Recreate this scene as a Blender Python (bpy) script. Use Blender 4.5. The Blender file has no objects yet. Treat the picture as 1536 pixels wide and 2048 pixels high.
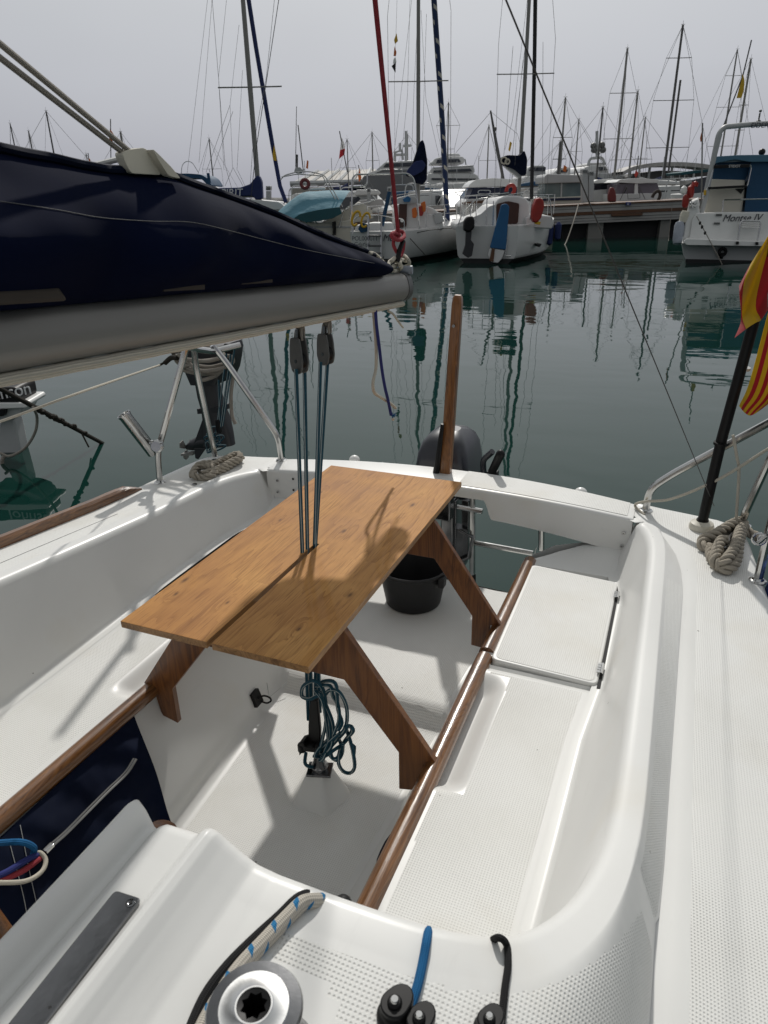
import bpy, bmesh, math, random
import numpy as np
from mathutils import Vector, Matrix
random.seed(7)
SC = bpy.context.scene
COL = SC.collection
rad = math.radians
# ---------------------------------------------------------------- camera
FPX, PW, PH, HC = 1420.0, 1536, 2048, 1.76
PITCH, ROLL, YAW = rad(24.0), rad(1.14), rad(22.8)
_f = np.array([-math.sin(YAW)*math.cos(PITCH), math.cos(YAW)*math.cos(PITCH), -math.sin(PITCH)])
_r = np.cross(_f, [0, 0, 1.0]); _r /= np.linalg.norm(_r)
_u = np.cross(_r, _f)
CR = math.cos(ROLL)*_r - math.sin(ROLL)*_u
CU = math.sin(ROLL)*_r + math.cos(ROLL)*_u
FWD = np.array([-math.sin(YAW), math.cos(YAW), 0.0])      # level view direction
RGT = np.array([math.cos(YAW), math.sin(YAW), 0.0])
EYE = np.array([0, 0, HC])
def ray(px, py):
    return CR*(px-PW/2) + CU*(PH/2-py) + _f*FPX
def atz(px, py, z):
    d = ray(px, py); return EYE + d*((z-HC)/d[2])
def aty(px, py, y):
    d = ray(px, py); return EYE + d*(y/d[1])
def atx(px, py, x):
    d = ray(px, py); return EYE + d*(x/d[0])
def atv(px, py, v):                                        # at level distance v ahead of the eye
    d = ray(px, py); return EYE + d*(v/float(d @ FWD))
cam = bpy.data.cameras.new('camera'); co = bpy.data.objects.new('camera', cam); COL.objects.link(co)
cam.sensor_fit = 'VERTICAL'; cam.sensor_height = 36; cam.lens = FPX/PH*36
cam.clip_start = 0.05; cam.clip_end = 6000
M = Matrix.Identity(4)
for i in range(3):
    M[i][0], M[i][1], M[i][2], M[i][3] = CR[i], CU[i], -_f[i], EYE[i]
co.matrix_world = M
SC.camera = co
cam.dof.use_dof = True; cam.dof.focus_distance = 2.4; cam.dof.aperture_fstop = 13
SC.cycles.caustics_reflective = False; SC.cycles.caustics_refractive = False
# ---------------------------------------------------------------- light
SC.view_settings.view_transform = 'Standard'; SC.view_settings.look = 'None'
SC.view_settings.exposure = 0.0; SC.view_settings.gamma = 1.0
SUNV = Vector((-0.39, 1.12, 1.0)).normalized()
sl = bpy.data.lights.new('sun', 'SUN'); so = bpy.data.objects.new('sun', sl); COL.objects.link(so)
sl.energy = 2.7; sl.angle = rad(1.3); sl.color = (1.0, 0.965, 0.91)
so.rotation_euler = SUNV.to_track_quat('Z', 'Y').to_euler()
so.location = (-10, 27, 20)
wd = bpy.data.worlds.new('World'); SC.world = wd; wd.use_nodes = True
nt = wd.node_tree; nt.nodes.clear()
out = nt.nodes.new('ShaderNodeOutputWorld'); bg = nt.nodes.new('ShaderNodeBackground')
sky = nt.nodes.new('ShaderNodeTexSky'); sky.sky_type = 'NISHITA'; sky.sun_disc = False
sky.sun_elevation = math.asin(SUNV.z); sky.sun_rotation = math.atan2(SUNV.x, SUNV.y)
sky.dust_density = 4.0; sky.air_density = 1.0
hs = nt.nodes.new('ShaderNodeHueSaturation'); hs.inputs['Saturation'].default_value = 0.22
mx = nt.nodes.new('ShaderNodeMix'); mx.data_type = 'RGBA'; mx.inputs[0].default_value = 0.90
# thin even cloud in front of the clear sky: nearly the same grey everywhere, a little violet low down
tc = nt.nodes.new('ShaderNodeTexCoord'); sx = nt.nodes.new('ShaderNodeSeparateXYZ')
cr = nt.nodes.new('ShaderNodeValToRGB')
nt.links.new(tc.outputs['Generated'], sx.inputs[0]); nt.links.new(sx.outputs['Z'], cr.inputs[0])
ce = cr.color_ramp
ce.elements[0].position = 0.0; ce.elements[0].color = (4.35, 4.45, 5.1, 1)
ce.elements[1].position = 0.34; ce.elements[1].color = (6.7, 6.95, 7.1, 1)
e2 = ce.elements.new(0.13); e2.color = (5.3, 5.5, 6.0, 1)
nz = nt.nodes.new('ShaderNodeTexNoise'); nz.inputs['Scale'].default_value = 1.6; nz.inputs['Detail'].default_value = 3
mpn = nt.nodes.new('ShaderNodeMapping'); mpn.inputs['Scale'].default_value = (1, 1, 3)
nt.links.new(tc.outputs['Generated'], mpn.inputs[0]); nt.links.new(mpn.outputs[0], nz.inputs['Vector'])
mr = nt.nodes.new('ShaderNodeMapRange'); mr.inputs[1].default_value = .3; mr.inputs[2].default_value = .7
mr.inputs[3].default_value = .955; mr.inputs[4].default_value = 1.04
nt.links.new(nz.outputs['Fac'], mr.inputs[0])
ml = nt.nodes.new('ShaderNodeVectorMath'); ml.operation = 'SCALE'
nt.links.new(sky.outputs[0], hs.inputs['Color'])
nt.links.new(hs.outputs[0], mx.inputs[6]); nt.links.new(cr.outputs[0], mx.inputs[7])
nt.links.new(mx.outputs[2], ml.inputs[0]); nt.links.new(mr.outputs[0], ml.inputs['Scale'])
# the cloud is thinner and brighter on the sun's side, duller overhead and behind
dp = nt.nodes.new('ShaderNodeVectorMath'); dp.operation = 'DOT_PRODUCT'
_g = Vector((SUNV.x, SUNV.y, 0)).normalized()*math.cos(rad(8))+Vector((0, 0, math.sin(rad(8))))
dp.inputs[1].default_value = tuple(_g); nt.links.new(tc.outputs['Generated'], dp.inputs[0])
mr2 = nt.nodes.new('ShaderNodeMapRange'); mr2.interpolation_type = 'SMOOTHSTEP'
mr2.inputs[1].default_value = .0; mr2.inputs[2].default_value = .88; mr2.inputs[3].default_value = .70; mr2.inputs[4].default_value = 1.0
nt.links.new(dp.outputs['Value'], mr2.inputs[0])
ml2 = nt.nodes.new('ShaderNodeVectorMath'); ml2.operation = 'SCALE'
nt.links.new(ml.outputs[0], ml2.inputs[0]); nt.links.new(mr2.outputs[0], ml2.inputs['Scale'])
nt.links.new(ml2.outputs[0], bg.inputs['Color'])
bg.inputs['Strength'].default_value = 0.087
nt.links.new(bg.outputs[0], out.inputs[0])
# ---------------------------------------------------------------- materials
def mat(name, col, rough=.5, metal=0., spec=.5, coat=0., bump=None, var=None, sheen=0., coatr=.05, rvar=True):
    """col rgb; bump=(scale, strength, distance); var=(scale, amount)  brightness variation"""
    m = bpy.data.materials.new(name); m.use_nodes = True
    n = m.node_tree.nodes; L = m.node_tree.links; b = n['Principled BSDF']
    b.inputs['Base Color'].default_value = (*col, 1); b.inputs['Roughness'].default_value = rough
    b.inputs['Metallic'].default_value = metal; b.inputs['Specular IOR Level'].default_value = spec
    b.inputs['Coat Weight'].default_value = coat; b.inputs['Coat Roughness'].default_value = coatr
    if sheen: b.inputs['Sheen Weight'].default_value = sheen
    t = n.new('ShaderNodeTexCoord')
    if var:
        z = n.new('ShaderNodeTexNoise'); z.inputs['Scale'].default_value = var[0]; z.inputs['Detail'].default_value = 5
        L.new(t.outputs['Object'], z.inputs['Vector'])
        r = n.new('ShaderNodeMapRange'); r.inputs[1].default_value = .25; r.inputs[2].default_value = .75
        r.inputs[3].default_value = 1-var[1]; r.inputs[4].default_value = 1+var[1]*.4
        L.new(z.outputs['Fac'], r.inputs[0])
        v = n.new('ShaderNodeVectorMath'); v.operation = 'SCALE'; v.inputs[0].default_value = col
        L.new(r.outputs[0], v.inputs['Scale']); L.new(v.outputs[0], b.inputs['Base Color'])
        if not rvar: r2 = None
        else: r2 = n.new('ShaderNodeMapRange')
        if r2: r2.inputs[3].default_value = max(0, rough-.08); r2.inputs[4].default_value = min(1, rough+.12)
        if r2: L.new(z.outputs['Fac'], r2.inputs[0]); L.new(r2.outputs[0], b.inputs['Roughness'])
    if bump:
        z = n.new('ShaderNodeTexNoise'); z.inputs['Scale'].default_value = bump[0]; z.inputs['Detail'].default_value = bump[3] if len(bump) > 3 else 4
        L.new(t.outputs['Object'], z.inputs['Vector'])
        u = n.new('ShaderNodeBump'); u.inputs['Strength'].default_value = bump[1]; u.inputs['Distance'].default_value = bump[2]
        L.new(z.outputs['Fac'], u.inputs['Height']); L.new(u.outputs[0], b.inputs['Normal'])
    return m
def N(m, t, **kw):
    x = m.node_tree.nodes.new(t)
    for k, v in kw.items(): setattr(x, k, v)
    return x
def mth(m, op, a, b=None):
    x = N(m, 'ShaderNodeMath', operation=op)
    for i, v in enumerate((a, b)):
        if v is None: continue
        if hasattr(v, 'links'): m.node_tree.links.new(v, x.inputs[i])
        else: x.inputs[i].default_value = v
    return x.outputs[0]
def ramp(m, fac, stops):
    x = N(m, 'ShaderNodeValToRGB'); e = x.color_ramp.elements
    e[0].position, e[0].color = stops[0][0], (*stops[0][1], 1)
    e[1].position, e[1].color = stops[-1][0], (*stops[-1][1], 1)
    for p, c in stops[1:-1]:
        k = e.new(p); k.color = (*c, 1)
    m.node_tree.links.new(fac, x.inputs[0]); return x.outputs[0]
def bumpto(m, h, dist, strength=1.0):
    u = N(m, 'ShaderNodeBump'); u.inputs['Strength'].default_value = strength; u.inputs['Distance'].default_value = dist
    m.node_tree.links.new(h, u.inputs['Height'])
    m.node_tree.links.new(u.outputs[0], m.node_tree.nodes['Principled BSDF'].inputs['Normal'])
MT = {}
MT['gel'] = mat('gelcoat', (.70, .70, .68), .38, spec=.35, coat=.06, var=(2.2, .07), coatr=.16, rvar=False)
def soil(m, colr, t):
    """small scuffs, specks and faint rust-brown water stains that belong to the old gelcoat"""
    L = m.node_tree.links
    v = N(m, 'ShaderNodeTexVoronoi'); v.inputs['Scale'].default_value = 17; L.new(t.outputs['Object'], v.inputs['Vector'])
    rnd = N(m, 'ShaderNodeSeparateColor'); L.new(v.outputs['Color'], rnd.inputs[0])
    spk = mth(m, 'MULTIPLY', mth(m, 'LESS_THAN', v.outputs['Distance'], mth(m, 'MULTIPLY', rnd.outputs[0], .05)), mth(m, 'GREATER_THAN', rnd.outputs[1], .62))
    mp = N(m, 'ShaderNodeMapping'); mp.inputs['Scale'].default_value = (14, 2.5, 9); mp.inputs['Rotation'].default_value = (0, 0, .5); L.new(t.outputs['Object'], mp.inputs[0])
    sc = N(m, 'ShaderNodeTexNoise'); sc.inputs['Scale'].default_value = 2.2; sc.inputs['Detail'].default_value = 9; sc.inputs['Roughness'].default_value = .72; L.new(mp.outputs[0], sc.inputs['Vector'])
    scm = N(m, 'ShaderNodeMapRange'); scm.inputs[1].default_value = .60; scm.inputs[2].default_value = .78; scm.inputs[3].default_value = 0; scm.inputs[4].default_value = .22; L.new(sc.outputs['Fac'], scm.inputs[0])
    st = N(m, 'ShaderNodeTexNoise'); st.inputs['Scale'].default_value = 3.1; st.inputs['Detail'].default_value = 7; L.new(t.outputs['Object'], st.inputs['Vector'])
    stm = N(m, 'ShaderNodeMapRange'); stm.inputs[1].default_value = .56; stm.inputs[2].default_value = .75; stm.inputs[3].default_value = 0; stm.inputs[4].default_value = .42; L.new(st.outputs['Fac'], stm.inputs[0])
    for fac, c in ((stm.outputs[0], (.60, .56, .47)), (scm.outputs[0], (.45, .45, .43)), (mth(m, 'MULTIPLY', spk, .75), (.12, .11, .09))):
        mm = N(m, 'ShaderNodeMix', data_type='RGBA'); L.new(fac, mm.inputs[0]); L.new(colr, mm.inputs[6]); mm.inputs[7].default_value = (*c, 1); colr = mm.outputs[2]
    return colr
def gelsoil():
    m = MT['gel']; L = m.node_tree.links; b = m.node_tree.nodes['Principled BSDF']; src = b.inputs['Base Color'].links[0].from_socket
    t = [n for n in m.node_tree.nodes if n.type == 'TEX_COORD'][0]; L.new(soil(m, src, t), b.inputs['Base Color'])
gelsoil()
def nonskid():
    m = mat('nonskid_gelcoat', (.70, .70, .67), .6, spec=.3)
    L = m.node_tree.links; b = m.node_tree.nodes['Principled BSDF']
    t = N(m, 'ShaderNodeTexCoord'); s = N(m, 'ShaderNodeSeparateXYZ'); L.new(t.outputs['Object'], s.inputs[0])
    k = math.pi/.0056
    xz = mth(m, 'SUBTRACT', s.outputs[0], mth(m, 'MULTIPLY', s.outputs[2], .75))
    a = mth(m, 'SINE', mth(m, 'MULTIPLY', mth(m, 'ADD', xz, s.outputs[1]), k))
    c = mth(m, 'SINE', mth(m, 'MULTIPLY', mth(m, 'SUBTRACT', xz, s.outputs[1]), k))
    h = mth(m, 'MULTIPLY', a, c)
    hp = mth(m, 'POWER', mth(m, 'MAXIMUM', h, 0.0), 1.3)
    z = N(m, 'ShaderNodeTexNoise'); z.inputs['Scale'].default_value = 3.5; z.inputs['Detail'].default_value = 6
    L.new(t.outputs['Object'], z.inputs['Vector'])
    base = ramp(m, z.outputs['Fac'], [(.25, (.67, .665, .63)), (.5, (.735, .735, .71)), (.75, (.75, .75, .73))])
    mixn = N(m, 'ShaderNodeMix', data_type='RGBA'); L.new(hp, mixn.inputs[0]); L.new(base, mixn.inputs[6])
    mixn.inputs[7].default_value = (.57, .565, .54, 1)
    L.new(soil(m, mixn.outputs[2], t), b.inputs['Base Color'])
    # worn smoother in places
    wz = N(m, 'ShaderNodeTexNoise'); wz.inputs['Scale'].default_value = 2.2; wz.inputs['Detail'].default_value = 4; L.new(t.outputs['Object'], wz.inputs['Vector'])
    wm = N(m, 'ShaderNodeMapRange'); wm.inputs[1].default_value = .35; wm.inputs[2].default_value = .6; wm.inputs[3].default_value = .45; wm.inputs[4].default_value = 1.0; L.new(wz.outputs['Fac'], wm.inputs[0])
    bumpto(m, mth(m, 'MULTIPLY', mth(m, 'MULTIPLY', hp, wm.outputs[0]), -1.0), .0012, .8)
    return m
MT['skid'] = nonskid()
def wood(name, c1, c2, c3, scale=1.0, rough=.3, coat=.5, axis='Y', plank=None, bump=.0004):
    m = mat(name, c2, rough, coat=coat, coatr=.12)
    L = m.node_tree.links; b = m.node_tree.nodes['Principled BSDF']
    t = N(m, 'ShaderNodeTexCoord'); mp = N(m, 'ShaderNodeMapping')
    st = {'X': (.12, 1, 1), 'Y': (1, .10, 1), 'Z': (1, 1, .1)}[axis]
    mp.inputs['Scale'].default_value = tuple(scale*v for v in st)
    L.new(t.outputs['Object'], mp.inputs[0]); vec = mp.outputs[0]
    if plank:
        br = N(m, 'ShaderNodeTexBrick'); br.offset = .5
        m2 = N(m, 'ShaderNodeMapping'); m2.inputs['Rotation'].default_value = (0, 0, rad(90)); m2.inputs['Location'].default_value = plank[2]
        L.new(t.outputs['Object'], m2.inputs[0]); L.new(m2.outputs[0], br.inputs['Vector'])
        br.inputs['Scale'].default_value = 1; br.inputs['Brick Width'].default_value = plank[0]; br.inputs['Row Height'].default_value = plank[1]
        br.inputs['Mortar Size'].default_value = .0006; br.inputs['Mortar Smooth'].default_value = .3
        br.inputs['Color1'].default_value = (0, 0, 0, 1); br.inputs['Color2'].default_value = (1, 1, 1, 1); br.inputs['Mortar'].default_value = (.3, .3, .3, 1)
        ad = N(m, 'ShaderNodeVectorMath', operation='ADD'); sc = N(m, 'ShaderNodeVectorMath', operation='SCALE'); sc.inputs['Scale'].default_value = 7.3
        L.new(br.outputs['Color'], sc.inputs[0]); L.new(vec, ad.inputs[0]); L.new(sc.outputs[0], ad.inputs[1]); vec = ad.outputs[0]
    n1 = N(m, 'ShaderNodeTexNoise'); n1.inputs['Scale'].default_value = 7; n1.inputs['Detail'].default_value = 6; n1.inputs['Roughness'].default_value = .55; n1.inputs['Distortion'].default_value = 1.2
    L.new(vec, n1.inputs['Vector'])
    rings = mth(m, 'FRACT', mth(m, 'MULTIPLY', n1.outputs['Fac'], 9.0))
    tri = mth(m, 'ABSOLUTE', mth(m, 'SUBTRACT', rings, .5))
    n2 = N(m, 'ShaderNodeTexNoise'); n2.inputs['Scale'].default_value = 95; n2.inputs['Detail'].default_value = 3
    mp3 = N(m, 'ShaderNodeMapping'); mp3.inputs['Scale'].default_value = {'X': (.05, 1, 1), 'Y': (1, .05, 1), 'Z': (1, 1, .05)}[axis]
    L.new(t.outputs['Object'], mp3.inputs[0]); L.new(mp3.outputs[0], n2.inputs['Vector'])
    n3 = N(m, 'ShaderNodeTexNoise'); n3.inputs['Scale'].default_value = 4.5; n3.inputs['Detail'].default_value = 2; L.new(vec, n3.inputs['Vector'])
    f = mth(m, 'ADD', mth(m, 'MULTIPLY', tri, .55), mth(m, 'ADD', mth(m, 'MULTIPLY', n2.outputs['Fac'], .62), mth(m, 'MULTIPLY', n3.outputs['Fac'], .55)))
    f = mth(m, 'SUBTRACT', f, .22)
    colr = ramp(m, f, [(.22, c1), (.5, c2), (.78, c3)])
    if plank:
        mm = N(m, 'ShaderNodeMix', data_type='RGBA', blend_type='MULTIPLY'); mm.inputs[0].default_value = 1
        L.new(colr, mm.inputs[6]); L.new(ramp(m, br.outputs['Color'], [(0, (.86, .84, .82)), (.3, (.6, .55, .5)), (.31, (.97, .97, .97)), (1, (1.06, 1.04, 1.0))]), mm.inputs[7]); colr = mm.outputs[2]
    L.new(colr, b.inputs['Base Color'])
    bumpto(m, mth(m, 'ADD', mth(m, 'MULTIPLY', n2.outputs['Fac'], 1.0), mth(m, 'MULTIPLY', tri, .4)), bump)
    return m
MT['oak'] = wood('oak_board', (.25, .11, .031), (.50, .262, .092), (.62, .35, .135), 1.0, .52, .16, 'Y', (.62, .25, (0.205, .13, 0)), .0005)
def oak_board(knots):
    m = mat('oak_board', (.5, .27, .09), .6, spec=.14, coat=.11, coatr=.08)
    L = m.node_tree.links; b = m.node_tree.nodes['Principled BSDF']; t = N(m, 'ShaderNodeTexCoord'); s = N(m, 'ShaderNodeSeparateXYZ'); L.new(t.outputs['Object'], s.inputs[0])
    # two wide staves side by side with butt joints
    cell = mth(m, 'FLOOR', mth(m, 'MULTIPLY', mth(m, 'ADD', s.outputs[0], .242), 1/.119)); jy = mth(m, 'FLOOR', mth(m, 'ADD', mth(m, 'MULTIPLY', s.outputs[1], 1.35), mth(m, 'MULTIPLY', cell, .37)))
    idn = mth(m, 'ADD', mth(m, 'MULTIPLY', cell, 3.7), mth(m, 'MULTIPLY', jy, 9.1))
    kd = None; dark = None
    for kx, ky, r in knots:
        dx = mth(m, 'SUBTRACT', s.outputs[0], kx); dy = mth(m, 'MULTIPLY', mth(m, 'SUBTRACT', s.outputs[1], ky), .42)
        q = mth(m, 'ADD', mth(m, 'MULTIPLY', dx, dx), mth(m, 'MULTIPLY', dy, dy))
        e = mth(m, 'EXPONENT', mth(m, 'MULTIPLY', q, -1/(r*r*7))); d = mth(m, 'EXPONENT', mth(m, 'MULTIPLY', q, -1/(r*r*.35)))
        kd = e if kd is None else mth(m, 'ADD', kd, e); dark = d if dark is None else mth(m, 'ADD', dark, d)
    cv = N(m, 'ShaderNodeCombineXYZ'); L.new(mth(m, 'ADD', mth(m, 'MULTIPLY', s.outputs[0], 1.0), idn), cv.inputs[0]); L.new(mth(m, 'MULTIPLY', s.outputs[1], .11), cv.inputs[1]); L.new(mth(m, 'MULTIPLY', kd, .055), cv.inputs[2])
    n1 = N(m, 'ShaderNodeTexNoise'); n1.inputs['Scale'].default_value = 8; n1.inputs['Detail'].default_value = 4; n1.inputs['Roughness'].default_value = .42; n1.inputs['Distortion'].default_value = .2; L.new(cv.outputs[0], n1.inputs['Vector'])
    band = mth(m, 'FRACT', mth(m, 'MULTIPLY', n1.outputs['Fac'], 15.0))
    line = mth(m, 'POWER', band, 2.2)                        # sharp late-wood edge, soft early wood
    cp = N(m, 'ShaderNodeCombineXYZ'); L.new(mth(m, 'ADD', mth(m, 'MULTIPLY', s.outputs[0], 1.0), mth(m, 'MULTIPLY', n1.outputs['Fac'], .02)), cp.inputs[0]); L.new(mth(m, 'MULTIPLY', s.outputs[1], .035), cp.inputs[1]); L.new(idn, cp.inputs[2])
    n2 = N(m, 'ShaderNodeTexNoise'); n2.inputs['Scale'].default_value = 330; n2.inputs['Detail'].default_value = 2; L.new(cp.outputs[0], n2.inputs['Vector'])
    pore = N(m, 'ShaderNodeMapRange'); pore.inputs[1].default_value = .52; pore.inputs[2].default_value = .72; L.new(n2.outputs['Fac'], pore.inputs[0])
    n4 = N(m, 'ShaderNodeTexNoise'); n4.inputs['Scale'].default_value = 60; n4.inputs['Detail'].default_value = 3; L.new(cp.outputs[0], n4.inputs['Vector'])
    lm = N(m, 'ShaderNodeMapRange'); lm.inputs[1].default_value = .35; lm.inputs[2].default_value = .62; lm.inputs[3].default_value = .15; lm.inputs[4].default_value = 1.0; L.new(n4.outputs['Fac'], lm.inputs[0])
    n3 = N(m, 'ShaderNodeTexNoise'); n3.inputs['Scale'].default_value = 5; n3.inputs['Detail'].default_value = 4; L.new(t.outputs['Object'], n3.inputs['Vector'])
    colr = ramp(m, mth(m, 'ADD', mth(m, 'MULTIPLY', n3.outputs['Fac'], .75), mth(m, 'MULTIPLY', mth(m, 'FRACT', mth(m, 'MULTIPLY', idn, .317)), .30)), [(.25, (.36, .158, .043)), (.5, (.49, .240, .070)), (.75, (.60, .330, .108))])
    for fac, c in ((mth(m, 'MULTIPLY', mth(m, 'MULTIPLY', line, .62), lm.outputs[0]), (.21, .080, .020)), (mth(m, 'MULTIPLY', pore.outputs[0], .62), (.20, .085, .024)), (mth(m, 'MINIMUM', mth(m, 'MULTIPLY', dark, .85), .9), (.075, .028, .010))):
        mm = N(m, 'ShaderNodeMix', data_type='RGBA'); L.new(fac, mm.inputs[0]); L.new(colr, mm.inputs[6]); mm.inputs[7].default_value = (*c, 1); colr = mm.outputs[2]
    L.new(colr, b.inputs['Base Color'])
    rr = N(m, 'ShaderNodeMapRange'); rr.inputs[3].default_value = .55; rr.inputs[4].default_value = .72; L.new(n3.outputs['Fac'], rr.inputs[0]); L.new(rr.outputs[0], b.inputs['Roughness'])
    bumpto(m, mth(m, 'SUBTRACT', mth(m, 'MULTIPLY', line, -.5), pore.outputs[0]), .0004, .6)
    return m
MT['oakedge'] = wood('oak_edge', (.13, .06, .02), (.27, .14, .05), (.37, .2, .08), 3.0, .5, .1, 'Y', None)
MT['mahog'] = wood('varnished_mahogany', (.058, .017, .0035), (.145, .050, .0105), (.20, .076, .017), 2.2, .42, .12, 'Z', None, .0003)
MT['teak'] = wood('weathered_teak_rail', (.040, .014, .004), (.14, .058, .017), (.22, .098, .031), 4.0, .3, .6, 'Y', None, .0007)
MT['teakx'] = wood('teak_trim', (.085, .027, .007), (.19, .074, .019), (.26, .11, .032), 4.0, .35, .4, 'Z', None, .0004)
MT['steel'] = mat('stainless_steel', (.55, .55, .54), .16, 1.0, var=(14, .12))
MT['dullsteel'] = mat('dull_steel', (.22, .222, .228), .18, 1.0, var=(9, .45), bump=(60, .15, .001))
MT['chrome'] = mat('polished_drum', (.70, .70, .69), .30, 1.0, var=(60, .1))
MT['alu'] = mat('anodised_aluminium', (.235, .228, .214), .45, .30, var=(3, .1))
MT['alub'] = mat('aluminium_mast', (.22, .215, .20), .5, .3, var=(.6, .12))
MT['dmast'] = mat('dark_mast', (.085, .083, .08), .5, .2)
MT['navy'] = mat('navy_canvas', (.0024, .0050, .020), .9, spec=.05, bump=(4.2, .75, .10, .6), var=(5, .3))
MT['navyp'] = mat('navy_fabric', (.0026, .0062, .022), .8, spec=.14, bump=(9, .9, .06, 1.2), var=(6, .3))
MT['cream'] = mat('cream_canvas', (.62, .585, .49), .85, bump=(260, .4, .001), var=(10, .15))
MT['black'] = mat('black_plastic', (.006, .006, .0065), .45, spec=.25, var=(12, .3))
MT['rubber'] = mat('black_rubber', (.010, .010, .011), .55, bump=(35, .15, .002))
MT['grey'] = mat('grey_plastic', (.09, .092, .09), .45, var=(20, .2))
MT['motor'] = mat('charcoal_motor_paint', (.020, .022, .030), .33, coat=.15, var=(4, .1))
MT['motor2'] = mat('black_motor_leg', (.018, .019, .022), .42, var=(9, .3))
MT['white'] = mat('white_paint', (.72, .72, .70), .3, coat=.2, var=(2.5, .08))
MT['whitefar'] = mat('white_boat_paint', (.62, .62, .61), .35, coat=.2, var=(.8, .10))
MT['creamhull'] = mat('cream_hull', (.58, .55, .47), .35, coat=.2, var=(.8, .1))
MT['greyhull'] = mat('grey_hull', (.12, .125, .13), .35, coat=.2, var=(.3, .1))
MT['greyw'] = mat('pale_grey', (.42, .43, .43), .5, var=(1.5, .12))
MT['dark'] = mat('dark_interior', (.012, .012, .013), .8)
MT['glass'] = mat('tinted_glass', (.015, .02, .028), .06, spec=.7)
MT['glassv'] = mat('violet_window', (.13, .11, .13), .12, spec=.6)
MT['glassg'] = mat('greenish_plastic_window', (.13, .17, .17), .15, spec=.6, var=(1.5, .3))
MT['navyglass'] = mat('navy_windscreen_cover', (.008, .014, .045), .6)
MT['teal'] = mat('pale_teal_canvas', (.085, .22, .285), .8, var=(1.5, .18), bump=(4, .6, .05))
MT['tealdk'] = mat('deep_teal_canvas', (.012, .07, .085), .8, var=(2, .2))
MT['bluec'] = mat('mid_blue_canvas', (.008, .055, .125), .75, var=(1.2, .15), bump=(3, .5, .05))
MT['bluet'] = mat('light_blue_canvas', (.07, .17, .25), .75, var=(1.2, .15))
MT['bluer'] = mat('blue_rudder_cover', (.012, .10, .24), .7, var=(3, .2))
MT['royal'] = mat('royal_blue_canvas', (.006, .016, .085), .75, bump=(6, .5, .03))
MT['red'] = mat('red_plastic', (.33, .02, .012), .5, var=(5, .35))
MT['orange'] = mat('orange_cloth', (.55, .13, .02), .7)
MT['yellow'] = mat('yellow_cloth', (.55, .33, .02), .75)
MT['wred'] = mat('brick_red_plate', (.14, .02, .02), .6)
MT['brownd'] = mat('brown_door', (.045, .014, .008), .5, var=(6, .3))
MT['brownp'] = mat('brown_pontoon_band', (.10, .045, .022), .7, var=(2, .3))
MT['pontoon'] = mat('pale_pontoon_boards', (.34, .33, .32), .7, var=(1.5, .2))
MT['stone'] = mat('grey_breakwater', (.20, .195, .185), .9, var=(.15, .35), bump=(.8, 1, .5))
MT['roof'] = mat('grey_tan_roof_sheet', (.30, .28, .25), .7, var=(.3, .15))
MT['vent'] = mat('scuffed_fender', (.30, .33, .38), .5, var=(6, .3))
MT['bluef'] = mat('blue_fender', (.02, .06, .22), .5, var=(6, .3))
MT['sign'] = mat('blue_sign', (.01, .015, .12), .5)
MT['ink'] = mat('dark_lettering', (.02, .022, .035), .6)
MT['inkw'] = mat('white_lettering', (.7, .7, .7), .6)
MT['antif'] = mat('black_waterline_paint', (.006, .007, .008), .6)
MT['wire'] = mat('rigging_wire', (.16, .16, .155), .4, .6)
MT['wired'] = mat('dark_rigging_wire', (.05, .05, .05), .5, .3)
MT['tan'] = mat('tan_sailcloth', (.050, .040, .032), .85, var=(5, .3), bump=(30, .4, .003))
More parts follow.
